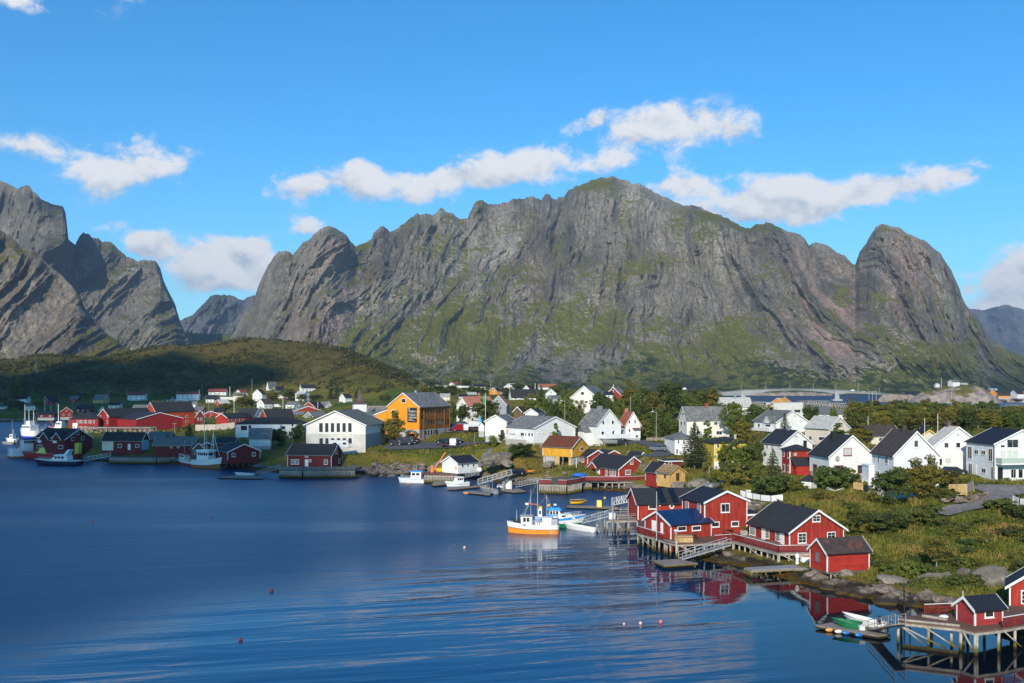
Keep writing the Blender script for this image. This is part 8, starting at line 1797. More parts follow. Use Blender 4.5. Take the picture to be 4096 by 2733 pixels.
# ------------------------------------------------------------------ bridge, racks, poles, cars, fences, people, added shadow clouds behind the viewer
# ---- concrete bridge
BRC = flat('bridge_concrete', (.36,.37,.345), .8, .08, .05)
root = empty('bridge', (0,0,0), 0, 'long pale concrete bridge arching over the sound at the mountain foot', 'bridge')
BP = [('e',405,332,1560),('e',560,350,1540),('e',800,330,1510),('e',1100,318,1490),('e',1400,314,1470),('e',1700,318,1450),('e',1900,328,1430),('e',2100,340,1415),('e',2350,356,1400),('f',700,372,1385),('f',880,384,1375),('f',1030,392,1370)]
TOP = [rp(r, x, y, Y) for r, x, y, Y in BP]
def bdepth(t):                                    # girder is deep over the piers, slender at mid span
 px = CX+t.x*F/t.y; d = np.interp(px, [2838,2890,2975,3080,3190,3300,3345,3400,3480,3560,3600], [3,8.5,13,4.5,3.0,6,10.,5,4,4,2.5]); return float(d)
fine = []
for i in range(len(TOP)-1):
 for k in range(6): fine.append(TOP[i].lerp(TOP[i+1], k/6))
fine.append(TOP[-1]); B = MB(); vs = []; nf = len(fine)
for p in fine:
 d = bdepth(p)*.6; vs += [(p.x, p.y-4, p.z), (p.x, p.y+4, p.z), (p.x, p.y+2.5, p.z-d), (p.x, p.y-2.5, p.z-d)]
fs = []
for i in range(nf-1):
 for j in range(4): fs.append((i*4+j, i*4+(j+1) % 4, (i+1)*4+(j+1) % 4, (i+1)*4+j))
B.add(vs, fs); B.build('girder', BRC, root)
B = MB()
for p, q in zip(fine[:-1], fine[1:]): B.bar(p+Vector((0,-4,1.1)), q+Vector((0,-4,1.1)), .25, .18); B.bar(p+Vector((0,-4,.6)), q+Vector((0,-4,.6)), .12, .1); B.bar(p+Vector((0,-4,0)), p+Vector((0,-4,1.1)), .15)
B.build('parapet', GALV, root)
def pier(x, ytop, ybot, Y, w):
 a = rp('e', x, ytop, Y); B = MB(); B.box(a.x-w/2, a.y-2.5, 1.0, a.x+w/2, a.y+2.5, a.z-1); po = B.build('pier', BRC, root); B = MB(); B.box(a.x-w*1.1, a.y-5, -2, a.x+w*1.1, a.y+5, 2.2); B.build('pier_footing', CONC, po)
pier(1900, 330, 440, 1430, 6.); pier(800, 335, 420, 1510, 7.)
for i, (r, x, y0, y1, Y) in enumerate([('e',785,255,330,1510),('e',1075,245,318,1490),('e',1358,248,314,1470),('e',1635,250,316,1452),('e',1903,252,328,1430),('e',2163,275,345,1410),('f',412,275,352,1395),('f',665,290,370,1388)]):
 a = rp(r, x, y1, Y); b_ = rp(r, x, y0, Y); B = MB(); B.tube((a.x, a.y+4.2, a.z), (b_.x, b_.y+4.2, b_.z), .22, .12, 6); B.bar((b_.x, b_.y+4.2, b_.z), (b_.x+2, b_.y+3, b_.z+.2), .2); tag(B.build('bridge_lamp', GALV), 'slender lamp post standing on the concrete bridge deck', 'street lamp', 'lamp posts on the bridge')
# ---- fish drying racks
def rack(label, r, pts, Y, h, nb=9, depth=14):
 """A-frame stockfish rack: a top grid of poles on leaning legs"""
 A = rp(r, *pts[0], Y); Bq = rp(r, *pts[1], Y); zt = (A.z+Bq.z)/2; zb = zt-h; root = empty('drying_rack', (A.x, A.y, zb), 0, label, 'drying rack'); o = Vector((A.x, A.y, zb)); D = Bq-A; D.z = 0
 B = MB()
 for k in range(5): B.bar(Vector((0, depth*k/4, h)), D+Vector((0, depth*k/4, h)), .22)
 for i in range(nb*2+1): p = D*i/(nb*2); B.bar(p+Vector((0,0,h+.15)), p+Vector((0,depth,h+.15)), .16)
 B.build('top_grid', PILE, root)
 for i in range(nb+1):
  B = MB(); p = D*i/nb
  for y in (0, depth*.5, depth): B.bar(p+Vector((-h*.28,y,-.6)), p+Vector((.1,y,h)), .2); B.bar(p+Vector((h*.28,y,-.6)), p+Vector((-.1,y,h)), .2)
  B.build('leg', PILE, root)
 return root
rack('long fish drying rack of crossed poles nearest the bridge pier', 'e', ((1562,452),(1818,460)), 640, 9.5, 8, 22)
rack('lower fish drying rack right of the tall one by the bridge', 'e', ((1815,482),(2050,484)), 660, 5, 8, 20)
rack('fish drying rack far left of the flat white block', 'e', ((920,470),(1070,468)), 620, 5, 5, 20)
rack('fish drying rack of poles in front of the red warehouses', 'a', ((960,775),(1760,762)), 405, 5.2, 14, 7)
rack('fish drying rack behind the church tower', 'c', ((190,522),(400,512)), 520, 4, 7, 12)
# ---- poles, lamps and flag poles
def pole(r, x, yt, yb, Y, label, kind='pole', rr=.12, mat=TIMBER, cat='pole', arm=False, group=None, head=None, base=None):
 px, pb = pp(r, x, yb); X = (px-CX)*Y/F; zt = CH-(pp(r, x, yt)[1]-HY)*Y/F; zb = base if base is not None else min(CH-(pb-HY)*Y/F, max(gz1(X, Y), 0))-.4
 root = empty(kind, (X, Y, zb), 0, label, cat, group)
 B = MB(); B.tube((0,0,0), (0,0,zt-zb), rr, rr*.7, 8); B.build('shaft', mat, root)
 if arm:
  B = MB(); B.bar((0,0,zt-zb-.3), (-1.1,-.3,zt-zb-.05), .08); ao = B.build('arm', GALV, root); B = MB(); B.box(-1.5,-.45,zt-zb-.1,-.9,-.15,zt-zb+.06); B.build('lamp_head', WHITE, ao)
 if head == 'cross': B = MB(); B.bar((-.9,0,zt-zb-.3), (.9,0,zt-zb-.3), .1); B.build('cross_arm', TIMBER, root)
 return root
for a in [
 ('d',1543,578,928,288,'tall timber lamp pole at the road bend before the grove',dict(arm=True)), ('d',468,447,690,330,'timber lamp pole behind the flame-emblem building',dict(arm=True)),
 ('d',295,390,632,330,'thin white flag pole left of the lamp pole'), ('d',1240,402,580,330,'timber pole before the left trees of the grove',{}),
 ('e',1175,632,790,287,'grey pole rising before the brown-grey-roofed house',{}), ('e',2268,636,800,270,'thin pale pole left of the tree belt',dict(rr=.08,mat=WHITE)),
 ('f',1183,652,755,225,'short pale pole behind the dark chimneys',dict(rr=.07,mat=WHITE)), ('f',1337,606,765,215,'tall white flag pole beside the sand-roofed house',dict(rr=.08,mat=WHITE)),
 ('f',528,320,520,800,'left lamp post of three beyond the tree belt',dict(rr=.2,mat=GALV,arm=True)), ('f',568,335,520,800,'middle lamp post of three beyond the tree belt',dict(rr=.2,mat=GALV,arm=True)), ('f',613,340,520,800,'right lamp post of three beyond the tree belt',dict(rr=.2,mat=GALV,arm=True)),
 ('f',1498,345,540,820,'grey post before the islet',dict(rr=.18,mat=GALV)), ('f',1834,345,540,820,'grey post before the right end of the islet',dict(rr=.18,mat=GALV)), ('f',1378,182,285,1285,'flag pole on the islet',dict(rr=.25,mat=WHITE)),
 ('a',697,350,430,800,'pole on the shaded slope above the red house',{}), ('a',1280,312,430,860,'pole right of the yellow house',dict(rr=.2)), ('a',1492,312,410,900,'pole left of the red-brown-roofed white house',dict(rr=.2)), ('a',850,470,560,700,'pole above the red boathouse',{}), ('a',1440,430,540,800,'pole on the slope right of the cream house',{}),
 ('a',2052,712,900,400,'dark pole before the blank warehouse gable',dict(head='cross')), ('b',318,245,330,960,'pole high on the shaded hillside',dict(rr=.2)), ('b',285,318,440,900,'white pole by the red-roofed apartments',dict(rr=.2,mat=WHITE)), ('b',645,282,390,920,'white pole between the red-roofed houses',dict(rr=.25,mat=WHITE)), ('b',905,190,320,960,'pole on the hillside over the leafy trees',dict(rr=.2)), ('b',1045,260,345,950,'pole left of the highest grey roof',dict(rr=.2)), ('b',695,455,585,640,'white pole standing by the leafy tree',dict(rr=.16,mat=WHITE)), ('b',1268,415,540,740,'white pole near the white van',dict(rr=.2,mat=WHITE)), ('b',1678,462,560,640,'white pole before the dark hipped roof',dict(rr=.16,mat=WHITE)), ('b',395,480,560,640,'grey pole over the small red house',{}), ('b',1813,290,345,960,'pole on the hill above the church',dict(rr=.2)),
 ('c',1177,350,485,520,'pole right of the cream box house',dict(rr=.16)), ('c',827,178,250,980,'pole in the far row',dict(rr=.25)), ('c',1048,195,270,930,'pole near the far bungalow',dict(rr=.2)), ('c',1302,185,290,900,'pole right of the far orange-red roof',dict(rr=.2)), ('c',1653,228,310,820,'pole right of the far hipped roof',dict(rr=.2)), ('c',1372,322,380,700,'lamp pole above the faded red roof',dict(rr=.2)), ('c',2175,245,310,800,'pole left of the red-tiled far house',dict(rr=.25,mat=WHITE)), ('c',1463,838,995,300,'thin pale lamp post at the parking place',dict(rr=.07,mat=GALV)), ('c',1703,290,385,640,'pole before the bright orange house',dict(rr=.14,mat=WHITE)),
 ('i',425,222,770,150.5,'tall bare aluminium flag pole on the cabin deck',dict(rr=.08,mat=GALV,base=2.2)), ('d',603,1120,1310,257,'white flag pole at the left red cabin',dict(rr=.09,mat=WHITE)), ('h',1645,297,500,171,'grey post with lamp at the pier end',dict(rr=.1)), ('a',155,780,890,460,'thin pole on a moored float at far left',dict(rr=.1,mat=WHITE)), ('m' if 0 else 'p',143,1422,1495,1000,'left of two masts on the hill shoulder',dict(rr=.12,mat=WHITE)), ('p',148,1425,1495,1002,'right of two masts on the hill shoulder',dict(rr=.12,mat=WHITE)),
]: pole(*a[:6], **(a[6] if len(a) > 6 else {}))
fp = pole('c', 1592, 358, 680, 330, 'white flag pole with a hanging green flag before the round tree', 'flag_pole', .09, WHITE, 'flag pole')
z1 = 9999; ztop = CH-(pp('c',0,385)[1]-HY)*330/F-fp.location.z; zlow = CH-(pp('c',0,505)[1]-HY)*330/F-fp.location.z
B = MB(); n = 8
vs = [(-.12-.55*math.sin(.4+i*.35)*(.5+.5*i/n)-.35, .12*math.sin(i*1.3), ztop+(zlow-ztop)*i/n) for i in range(n+1)]+[(-.1, .08*math.cos(i), ztop+(zlow-ztop)*i/n) for i in range(n+1)]
B.add(vs+[(x, y+.05, z) for x, y, z in vs], [(i, i+1, n+2+i, n+1+i) for i in range(n)]+[(2*n+2+n+1+i, 2*n+2+n+2+i, 2*n+3+i, 2*n+2+i) for i in range(n)]); B.build('flag', flat('flag_green', (.02,.30,.10), .7), fp)
bp_ = pole('c', 1518, 620, 725, 340, 'bright blue feather banner beside the parked vans', 'feather_banner', .05, WHITE, 'banner')
zt = CH-(pp('c',0,620)[1]-HY)*340/F-bp_.location.z; B = MB(); B.prism([(.03,zt-8.2 if zt > 9 else .9),(.75,zt-7.8 if zt > 9 else 1.0),(.8,zt-2.),(.5,zt-.5),(.05,zt)], -.02, .02, 'y'); B.build('banner_cloth', flat('banner_blue', (.02,.38,.75), .6), bp_)
# ---- clothes dryer, fences, garden bits
p = rp('j', 1720, 235, 176); p.z = gz1(p.x, p.y); root = empty('clothes_dryer', p, .4, 'rotary clothes dryer with white arms on a rusty post in the grass', 'clothes dryer')
B = MB(); B.tube((0,0,-.3), (0,0,1.7), .05); B.build('post', flat('rusty_post', (.25,.09,.04), .8), root)
for k in range(4): B = MB(); B.bar((0,0,1.6), (1.9*math.cos(k*1.57), 1.9*math.sin(k*1.57), 2.0), .06); B.build('arm', WHITE, root)
def fence(label, pts, h, mat, gap=.0, board=.12, horiz=False, name='fence', th=.04):
 W = [(p.x, p.y) for p in pts]; root = empty(name, (W[0][0], W[0][1], 0), 0, label, 'fence'); o = Vector(W[0])
 zs = [min(p.z, gz1(p.x, p.y)+.8) for p in pts]
 for kk, (a, b) in enumerate(zip(W[:-1], W[1:])):
  a = Vector(a)-o; b = Vector(b)-o; L = (b-a).length; B = MB()
  za = zs[kk]; zb = zs[kk+1]
  if horiz:
   n = max(2, int(h/.2))
   for k in range(n): z_ = h*(k+.5)/n; B.bar((a.x,a.y,za+z_), (b.x,b.y,zb+z_), .04, h/n-.05)
  else:
   n = max(2, int(L/(board+gap)))
   for k in range(n):
    t = (k+.5)/n; q = a.lerp(b, t); z_ = za+(zb-za)*t; d = (b-a).normalized()*board*.48; B.bar((q.x,q.y,z_-.2), (q.x,q.y,z_+h), board, th, (-d.y, d.x, 0.001))
   B.bar((a.x,a.y,za+h*.75), (b.x,b.y,zb+h*.75), .05, .1)
  B.build('panel', mat, root)
  for q, z_ in ((a, za), (b, zb)): B = MB(); B.box(q.x-.06, q.y-.06, z_-.4, q.x+.06, q.y+.06, z_+h); B.build('post', mat, root)
 return root
fence('curving white board fence in the garden above the red cabins', [rp('j', x, y, Y) for x, y, Y in ((248,120,186),(330,140,185),(430,165,184),(560,190,182),(720,205,180),(900,185,180))], .85, WHITE)
fence('short white fence piece behind the curving white fence', [rp('j', 310, 105, 191), rp('j', 400, 105, 191)], .8, WHITE)
fence('pale new slatted fence panel above the dry stone wall', [rp('k', 1470, 385, 172.5), rp('k', 1672, 365, 172.5)], 1.9, TIMBER_Y, horiz=True)
fence('grey board wall curving behind the pale fence panel', [rp('k', 1680, 360, 173.5), rp('k', 1750, 320, 176)], 1.6, flat('silver_board', (.28,.26,.24), .9), horiz=True)
fence('white railing end on the right picture edge', [rp('k', 2222, 440, 168), rp('k', 2300, 455, 166), rp('k', 2420, 470, 164)], 1.2, WHITE)
fence('white plank wall along the road at the grove', [rp('d', 1430, 918, 291), rp('d', 1640, 918, 285)], .9, TIMBER, horiz=True)
fence('pale picket fence under the great bush', [rp('k', 350, 300, 181), rp('k', 455, 255, 182)], 1.1, TIMBER_Y)
fence('weathered plank fence below the scarlet house', [rp('b', 240, 800, 455), rp('b', 480, 795, 455), rp('b', 700, 770, 458)], 2.6, flat('pale_planks', (.50,.42,.36), .9, .2), board=.3)
fence('white garden wall of the long red-roofed apartments', [rp('a', 2060, 462, 895), rp('a', 2340, 455, 895)], 2.5, WHITE, horiz=True)
fence('white garden wall right of the red-roofed row', [rp('b', 530, 415, 880), rp('b', 690, 402, 880)], 2.5, WHITE, horiz=True)
fence('white wall below the olive green house', [rp('b', 1210, 420, 890), rp('b', 1355, 415, 890)], 2.5, WHITE, horiz=True)
fence('long white garden wall in the far row', [rp('c', 1100, 298, 880), rp('c', 1400, 292, 880)], 2.0, WHITE, horiz=True)
fence('wooden sea railing on the rock left of the derrick quay', [rp('c', 800, 1285, 268), rp('c', 912, 1280, 268)], 1.3, TIMBER, horiz=True)
p = rp('c', 1520, 1290, 258); B = MB(); B.ball((0,0,.6), .8, .6, .7, 8, 5); o = B.build('white_sack', HW, None, True); o.location = p; tag(o, 'bulky white sack on the ground right of the white boathouse', 'sack')
p = rp('d', 640, 1338, 248); B = MB(); B.ball((0,0,.3), 2.0, 1.0, .55, 10, 5); o = B.build('tarpaulin', flat('tarp_blue', (.01,.13,.50), .5), None, True); o.location = p; tag(o, 'bright blue tarpaulin heap on the quay left of the porch-gabled cabin', 'tarpaulin')
def bench_table(label, p, ang, mat):
 root = empty('picnic_table', p, ang, label, 'picnic table')
 B = MB(); B.box(-.9,-.38,.70,.9,.38,.75); B.build('table_top', mat, root)
 for sg in (-1, 1): B = MB(); B.box(-.9,sg*.75-.13,.42,.9,sg*.75+.13,.46); B.build('seat', mat, root)
 for sg in (-1, 1): B = MB(); B.bar((sg*.65,-.75,0), (sg*.65,-.2,.70), .08); B.bar((sg*.65,.75,0), (sg*.65,.2,.70), .08); B.bar((sg*.65,-.8,.40), (sg*.65,.8,.40), .08); B.build('leg', mat, root)
DKB = wood('brown_stained_wood', (.12,.06,.035))
bench_table('dark brown picnic table on the deck before the low blue-roofed cabin', rz('i', 905, 862, 2.22), .2, DKB)
bench_table('dark brown picnic table against the tall red cabin', rz('i', 1390, 802, 2.22)+Vector((0,.5,0)), -.1, DKB)
p = rz('i', 785, 900, 2.2); root = empty('pallet_stack', p, -.03, 'stack of pale pallets and boards by the standing man', 'pallet stack')
for k in range(4): B = MB(); B.box(-1.35,-.6,.02+k*.17,1.35,.6,.15+k*.17); B.build('pallet', TIMBER_Y, root)
B = MB(); B.box(-1.3,-.55,.72,1.3,.55,1.0); B.build('bale', flat('tan_board', (.38,.24,.12), .7), root)
p = rz('i', 1588, 822, 2.2); root = empty('planter', p, 0, 'square wooden planter with a small green plant by the wide-roofed cabin', 'planter'); B = MB(); B.box(-.5,-.4,.15,.5,.4,.9); B.build('box', TIMBER, root)
C_, N_, T_ = crown_pts(.9, 1.6, .9, 14, 30, 5); tri_soup('plant', leaf_tris(C_, N_, np.full(len(C_), .09)), LEAF, root, T_, 4)
B = MB(); p = rz('j', 710, 880, 2.25); B.bar((-1.0,0,.42), (1.0,-.35,.42), .35, .06); B.bar((-.8,0,0), (-.8,0,.4), .08); B.bar((.8,-.3,0), (.8,-.3,.4), .08); o = B.build('bench', DKB); o.location = p; tag(o, 'low brown bench along the railing of the wide-roofed cabin', 'bench')
# ---- cars
TYRE = flat('tyre_rubber', (.015,.015,.016), .8); CGL = flat('car_glass', (.02,.025,.03), .08); LAMPR = flat('tail_lamp', (.45,.02,.015), .3); LAMPW = flat('head_lamp', (.7,.7,.7), .2)
CARP = {}
def car_proto(kind, L=4.4, W=1.8, H=1.5, prof=None):
 root = empty('parked_car', (0,0,-400), 0, 'x', 'car'); pr = prof
 B = MB(); B.prism(pr['body'], -W/2, W/2, 'y'); body = B.build('body', None, root, bevel=.05)
 B = MB(); t = pr['top']; w2 = W/2*.82
 n = len(t); vs = [(x, -(W/2-.04) if z < pr['belt']+.02 else -w2, z) for x, z in t]+[(x, (W/2-.04) if z < pr['belt']+.02 else w2, z) for x, z in t]
 B.add(vs, [(i, (i+1) % n, n+(i+1) % n, n+i) for i in range(n)]+[tuple(range(n-1, -1, -1)), tuple(range(n, 2*n))]); B.build('window', CGL, root)
 B = MB(); r0, r1, zr = pr['roof']; B.box(r0, -w2-.012, zr-.07, r1, w2+.012, zr+.03); B.build('roof', None, root)
 for q in pr['pillars']:
  for sg in (-1, 1): B = MB(); B.bar((q[0], sg*(W/2-.03), pr['belt']), (q[1], sg*(w2+.01), zr-.03), .10, .05); B.build('pillar', None, root)
 for x in pr['axles']:
  for sg in (-1, 1):
   B = MB(); B.tube((x, sg*(W/2-.2), .32), (x, sg*(W/2+.015), .32), .32, .32, 16); wl = B.build('wheel', TYRE, root); B = MB(); B.tube((x, sg*(W/2+.016), .32), (x, sg*(W/2+.03), .32), .19, .17, 12); B.build('rim', GALV, wl)
 for sg in (-1, 1):
  B = MB(); B.box(L-.10, sg*(W/2-.45), .62, L+.02, sg*(W/2-.08), .78); B.build('headlight', LAMPW, root); B = MB(); B.box(-.02, sg*(W/2-.28), .65, .06, sg*(W/2-.04), .95); B.build('tail_light', LAMPR, root)
 CARP[kind] = root
car_proto('suv', prof=dict(body=[(0,.25),(4.4,.25),(4.45,.5),(4.38,.82),(3.35,.97),(.05,1.0),(-.02,.6)], top=[(.02,.98),(3.4,.96),(2.55,1.48),(.35,1.52)], belt=.98, roof=(.32,2.5,1.5), pillars=[(.12,.36),(1.5,1.5),(3.25,2.5)], axles=(.85,3.55)))
car_proto('hatch', 4.1, 1.75, 1.45, prof=dict(body=[(0,.25),(4.1,.25),(4.15,.5),(4.08,.75),(3.1,.9),(.05,.95),(-.02,.6)], top=[(.02,.93),(3.1,.9),(2.3,1.40),(.7,1.42)], belt=.92, roof=(.66,2.25,1.41), pillars=[(.15,.7),(1.55,1.5),(3.0,2.3)], axles=(.75,3.3)))
car_proto('van', 5.2, 1.95, 2.3, prof=dict(body=[(0,.3),(5.2,.3),(5.22,.8),(4.9,1.15),(4.3,1.25),(4.0,1.27),(3.9,1.27),(3.6,2.2),(.05,2.25),(-.02,1.0)], top=[(3.55,1.28),(4.35,1.24),(3.62,2.05),(3.4,2.05)], belt=1.27, roof=(.05,3.55,2.26), pillars=[(4.3,3.6)], axles=(.95,4.25)))
def carmat(name, col, metal=.2): return flat('car_'+name, col, .25, .03, metal=metal, spec=.5)
CB = carmat('black', (.012,.012,.014)); CG = carmat('graphite', (.035,.037,.04)); CS = carmat('silver', (.30,.31,.33), .5); CR = carmat('red', (.30,.012,.016)); CWh = carmat('white', (.75,.75,.74)); CBl = carmat('blue', (.03,.06,.12)); CN = carmat('navy', (.012,.02,.045)); CDG = carmat('dark_green', (.012,.03,.025))
def car(kind, r, x, yb, Y, ang, mat, label, name='parked_car', cat='car', s=1.0, zabs=None, group=None):
 o = CARP[kind]; c = copy_tree(o); px, py = pp(r, x, yb); X = (px-CX)*Y/F; z = zabs if zabs is not None else max(gz1(X, Y)+.22, CH-(py-HY)*Y/F)
 a = R(ang); c.name = name; off = Vector((math.cos(a), math.sin(a), 0))*2.2*s; c.location = Vector((X, Y, z))-off; c.rotation_euler = (0, 0, a); c.scale = (s, s, s); tag(c, label, cat, group)
 if group is None and 'group' in c: del c['group']
 for ch in c.children:
  if ch.name.split('.')[0] in ('body', 'roof', 'pillar'):
   if len(ch.data.materials) and ch.data.materials[0] is None or ch.data.materials[0] != mat:
    ch.data = MESHM.setdefault((kind, ch.data.name.split('|')[0], mat.name), None) or newmesh(kind, ch.data, mat)
 return c
MESHM = {}
def newmesh(kind, me, mat):
 k = (kind, me.name, mat.name); m2 = me.copy(); m2.materials.clear(); m2.materials.append(mat); MESHM[k] = m2; return m2
for a in [
 ('suv','c',545,978,303,-15,CG,'dark grey car at the left end of the row below the orange building'), ('van','c',630,970,306,-12,CG,'dark people carrier second in the row below the orange building'), ('suv','c',720,955,309,-10,CB,'black car third in the row below the orange building'), ('suv','c',745,930,314,-8,CB,'black car at the back of the row by the orange porch'),
 ('hatch','c',1075,948,306,190,CDG,'dark green car left of the small red car'), ('hatch','c',1158,945,308,200,CR,'small red car between dark cars on the parking place'), ('suv','c',1250,947,306,-10,CB,'black car right of the small red car'), ('hatch','c',1110,996,300,95,CB,'black car seen from behind beside the white van'), ('van','c',1215,995,300,88,CWh,'white van seen from behind on the lower parking place'),
 ('suv','c',1215,772,346,10,CBl,'blue-grey car at the corner of the orange building'), ('hatch','c',1228,806,340,200,CN,'dark blue car left of the red minibus'), ('van','c',1297,808,338,190,CR,'red minibus with white roof line on the upper parking place'), ('van','c',1365,805,338,95,CWh,'white van seen from behind right of the red minibus'), ('van','c',1440,770,345,185,CWh,'large white van in the back row of the upper parking place'), ('suv','c',1418,808,336,95,CB,'dark car between the white van and the grey car'), ('suv','c',1480,808,335,100,CG,'grey car at the right end of the upper parking place'), ('suv','c',1325,748,350,10,CS,'silver car behind the red minibus'),
 ('suv','d',1565,1045,262,195,CS,'silver car driving on the village road'), ('suv','d',1120,985,280,8,CG,'dark car parked right of the grey boat under the terrace'), ('suv','c',1950,1318,255,200,CN,'dark blue car parked above the longest gangway'), ('suv','f',1535,1330,198,-2,CG,'grey estate car beside the modern white house'),
 ('hatch','b',1330,452,880,10,CR,'tiny red car parked before the olive green house'), ('van','b',1198,528,742,10,CWh,'white van parked right of the bright white house'),
]: car(*a)
car('van','e',2085,340,1414,178,CWh,'white van driving over the concrete bridge', s=1.1, zabs=None); car('suv','e',1748,318,1447,0,CG,'dark car driving over the concrete bridge'); car('suv','f',465,352,1393,0,CWh,'small white car at the right end of the bridge')
for o in list(CARP.values()):
 for ch in list(o.children):
  for g in list(ch.children): bpy.data.objects.remove(g)
  bpy.data.objects.remove(ch)
 bpy.data.objects.remove(o)
p = rp('b', 1930, 1018, 290); root = empty('caravan', p, R(4), 'white caravan parked under the windows of the white hall', 'caravan')
B = MB(); B.prism([(-2.9,.5),(2.6,.5),(3.0,1.0),(2.7,1.9),(2.2,2.5),(-2.6,2.6),(-2.9,2.2)], -1.1, 1.1, 'y'); B.build('body', HW, root, bevel=.06)
for x in (-1.2, 1.6): B = MB(); B.box(x-.5,-1.13,1.35,x+.5,-1.104,1.95); B.build('window', GLASS, root)
B = MB(); B.tube((-.3,-1.12,.33), (-.3,-.9,.33), .33, n=14); B.build('wheel', TYRE, root); B = MB(); B.bar((2.6,0,.5), (4.0,0,.45), .12); B.build('drawbar', GREY, root)
# ---- people
SKIN = flat('skin', (.50,.30,.22), .6, .05)
def person(label, p, ang, h, top, legs, hair, top_len=.9, bag=None, armpose=((-.05,.05),(.05,.02))):
 """one skinned body, clothes and hair as children"""
 import bmesh
 def skin(name, verts, edges, rad, mat, parent, sub=2):
  me = bpy.data.meshes.new(name); me.from_pydata(verts, edges, []); o = bpy.data.objects.new(name, me); COL.objects.link(o)
  o.modifiers.new('skin', 'SKIN'); s = o.modifiers.new('sub', 'SUBSURF'); s.levels = s.render_levels = sub
  for i, r_ in enumerate(rad): o.data.skin_vertices[0].data[i].radius = (r_ if isinstance(r_, tuple) else (r_, r_))
  o.data.skin_vertices[0].data[0].use_root = True
  dg = bpy.context.evaluated_depsgraph_get(); m2 = bpy.data.meshes.new_from_object(o.evaluated_get(dg)); bpy.data.objects.remove(o)
  m2.materials.clear(); m2.materials.append(mat); m2.polygons.foreach_set('use_smooth', [True]*len(m2.polygons)); o = bpy.data.objects.new(name, m2); COL.objects.link(o)
  if parent: o.parent = parent
  return o
 k = h/1.78; S = lambda L: [(x*k, y*k, z*k) for x, y, z in L]; la, ra = armpose
 V = S([(0,0,.95),(0,0,1.12),(0,0,1.32),(0,.0,1.47),(0,-.01,1.54),(0,-.02,1.63),(0,-.02,1.72),(.09,0,.9),(.10,-.01,.50),(.11,.02,.09),(.12,-.13,.04),(-.09,0,.9),(-.10,.03,.50),(-.11,.03,.09),(-.12,-.12,.04),
       (.19,0,1.43),(.25,.02,1.16),(.26+la[0],-.06+la[1],.92),(.265+la[0],-.10+la[1],.84),(-.19,0,1.43),(-.25,.02,1.16),(-.26+ra[0],-.06+ra[1],.92),(-.265+ra[0],-.10+ra[1],.84)])
 E = [(0,1),(1,2),(2,3),(3,4),(4,5),(5,6),(0,7),(7,8),(8,9),(9,10),(0,11),(11,12),(12,13),(13,14),(3,15),(15,16),(16,17),(17,18),(3,19),(19,20),(20,21),(21,22)]
 rr = [k*q for q in (.13,.115,.14,.09,.05,.085,.075,.085,.06,.042,.035,.085,.06,.042,.035,.055,.042,.032,.03,.055,.042,.032,.03)]
 body = skin('person', V, E, rr, SKIN, None); body.location = p; body.rotation_euler = (0, 0, ang); tag(body, label, 'person')
 skin('shirt', S([(0,0,.98),(0,0,1.15),(0,0,1.33),(0,0,1.45),(.19,0,1.43),(.235,.015,1.24),(-.19,0,1.43),(-.235,.015,1.24)]), [(0,1),(1,2),(2,3),(3,4),(4,5),(3,6),(6,7)], [k*q for q in (.15,.135,.158,.10,.072,.062,.072,.062)], top, body)
 skin('trousers', S([(0,0,.97),(.09,0,.88),(.10,-.01,.50),(.11,.02,.10),(-.09,0,.88),(-.10,.03,.50),(-.11,.03,.10)]), [(0,1),(1,2),(2,3),(0,4),(4,5),(5,6)], [k*q for q in (.145,.10,.08,.065,.10,.08,.065)], legs, body)
 B = MB(); B.ball((0,.0,1.70*k), .105*k, .115*k, .10*k, 12, 8); B.build('hair', hair, body, True)
 for sg in (-1, 1):
  B = MB(); B.ball((sg*.03*k,-.098*k,1.645*k), .012*k, n=8, m=5); B.build('eye', BLACK, body, True)
  B = MB(); B.ball((sg*.12*k,-.09*k,.035*k), .05*k, .13*k, .045*k, 10, 6); B.build('shoe', BLACK, body, True)
  hx = V[18 if sg > 0 else 22];
  for i in range(5):
   a = (i-2)*.022*k; B = MB()
   if i < 4: B.tube((hx[0]+sg*.0, hx[1]+a-.0, hx[2]-.02*k), (hx[0]-sg*.012*k, hx[1]+a*1.1-.015*k, hx[2]-(.095-.008*abs(i-1.5))*k), .011*k, .008*k, 6)
   else: B.tube((hx[0], hx[1]-.03*k, hx[2]+.01*k), (hx[0]-sg*.01*k, hx[1]-.065*k, hx[2]-.05*k), .012*k, .009*k, 6)
   B.build('finger', SKIN, body, True)
 B = MB(); B.ball((0,-.118*k,1.615*k), .016*k, .02*k, .022*k, 8, 5); B.build('nose', SKIN, body, True)
 return body
HAIR = flat('brown_hair', (.05,.03,.02), .7); TAN = flat('tan_trousers', (.42,.25,.09), .8); TEE = flat('white_tee', (.78,.78,.78), .8, .05)
man = person('man in white T-shirt with blue back print and tan trousers standing on the cabin deck', rz('i', 683, 872, 2.2), R(165), 1.82, TEE, TAN, HAIR, armpose=((-.02,-.05),(.03,.06)))
B = MB(); B.prism([(-.07,1.12),(.07,1.12),(.07,1.36),(-.07,1.36)], .162, .175, 'y'); B.build('shirt_print', flat('print_blue', (.05,.16,.50), .7), man)
person('person in red jacket walking by the dark cars below the orange building', rp('c', 835, 958, 303)+Vector((0,0,.2)), R(120), 1.75, flat('red_jacket', (.55,.02,.03), .7), flat('dark_jeans', (.05,.06,.10), .8), HAIR)
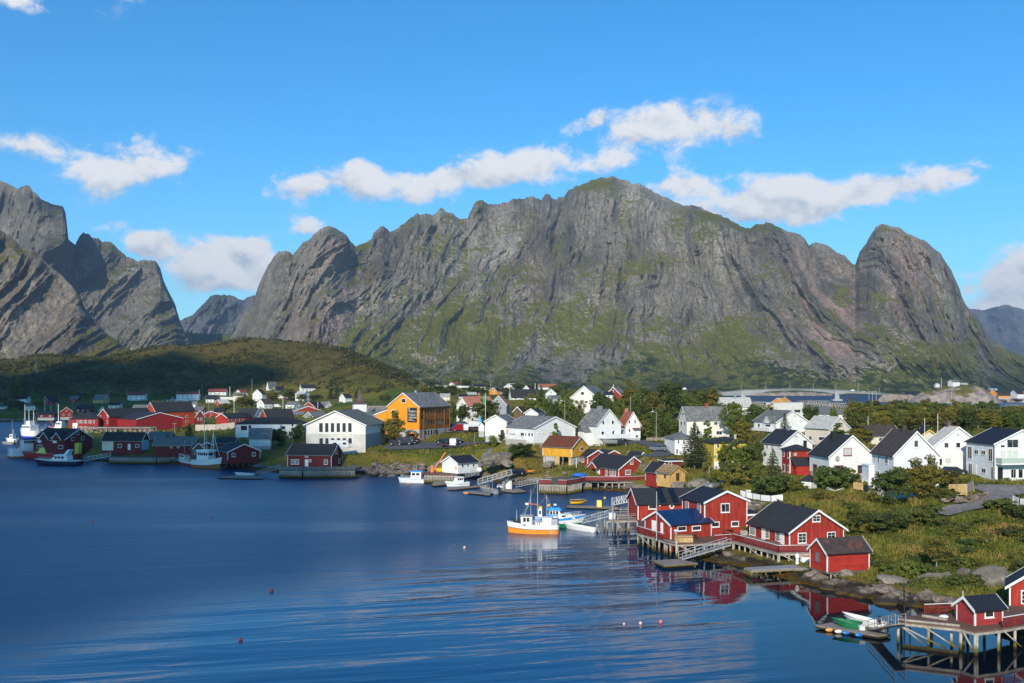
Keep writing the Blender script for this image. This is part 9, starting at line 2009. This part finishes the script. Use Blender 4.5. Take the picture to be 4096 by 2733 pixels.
# ---- unseen clouds added behind the viewer, outlined to shade the left harbour and hill
def shade_cloud(poly, alt):
 pts = []
 for px, Y, z in poly:
  q = Vector((*pxY(px, Y), z)); q = q+SUNV*((alt-z)/SUNV.z); pts.append((q.x, q.y))
 P = np.array(pts); lo = P.min(0)-5; hi = P.max(0)+5; st = max(5., (hi-lo).max()/90)
 xs_ = np.arange(lo[0], hi[0]+st, st); ys_ = np.arange(lo[1], hi[1]+st, st); X, Y = np.meshgrid(xs_, ys_); d = np.full(X.shape, 1e9); ins = np.zeros(X.shape, bool); n = len(P)
 for i in range(n):
  (x0, y0), (x1, y1) = P[i], P[(i+1) % n]; vx, vy = x1-x0, y1-y0; t = np.clip(((X-x0)*vx+(Y-y0)*vy)/(vx*vx+vy*vy+1e-9), 0, 1)
  d = np.minimum(d, np.hypot(X-x0-t*vx, Y-y0-t*vy)); ins ^= ((y0 > Y) != (y1 > Y)) & (X < (x1-x0)*(Y-y0)/(y1-y0+1e-12)+x0)
 sd = np.where(ins, d, -d)+fbm(X/60, Y/60, 0*X+2, 3)*8
 th = np.clip(sd, 0, 60)**.8; zt = alt+2+th*(1.0+.5*fbm(X/45, Y/45, 0*X+4, 4)); zb = alt-th*.25
 V = []; Fc = []; idx = {}
 def vid(i, j, top):
  k = (i, j, top)
  if k not in idx: idx[k] = len(V); V.append((X[i, j], Y[i, j], zt[i, j] if top else zb[i, j]))
  return idx[k]
 ok = sd > 0
 for i in range(X.shape[0]-1):
  for j in range(X.shape[1]-1):
   if ok[i, j] and ok[i+1, j] and ok[i, j+1] and ok[i+1, j+1]:
    Fc.append((vid(i,j,1), vid(i,j+1,1), vid(i+1,j+1,1), vid(i+1,j,1))); Fc.append((vid(i+1,j,0), vid(i+1,j+1,0), vid(i,j+1,0), vid(i,j,0)))
 B = MB(); B.add(V, Fc); o = B.build('shadow_cloud', flat('shadow_cloud_white', (.9,.9,.9), 1.0, .02), None, True); o['kind'] = 'structure'; return o
shade_cloud([(-900,225,0),(1000,240,0),(1440,252,0),(1512,270,2),(1460,287,4),(1240,290,6),(1190,310,7),(1205,392,9),(880,402,6),(600,375,4),(250,372,3),(-900,390,0)], 1160)
shade_cloud([(-500,600,5),(180,640,5),(430,665,6),(560,700,10),(690,800,14),(800,890,18),(900,985,20),(1090,1000,25),(1150,1030,36),(1010,1100,56),(900,1060,48),(700,1150,62),(520,1080,46),(300,1110,44),(100,1000,28),(-500,1050,40)], 1240)
# ------------------------------------------------------------------ air
def haze():
 m = bpy.data.materials.new('air'); m.use_nodes = True; nt = NT(m.node_tree)
 nt.n.remove(nt.n['Principled BSDF'])
 v = nt.node('ShaderNodeVolumePrincipled'); nt.put(v.inputs['Color'], (.55, .74, 1.0)); nt.put(v.inputs['Density'], HAZE_DENSITY); nt.put(v.inputs['Anisotropy'], .15)
 nt.l.new(v.outputs[0], nt.n['Material Output'].inputs['Volume'])
 o = MB().box(-9500, -950, -9, 9500, 11500, 1080).build('haze', m); o['kind'] = 'stuff'; return o
haze()
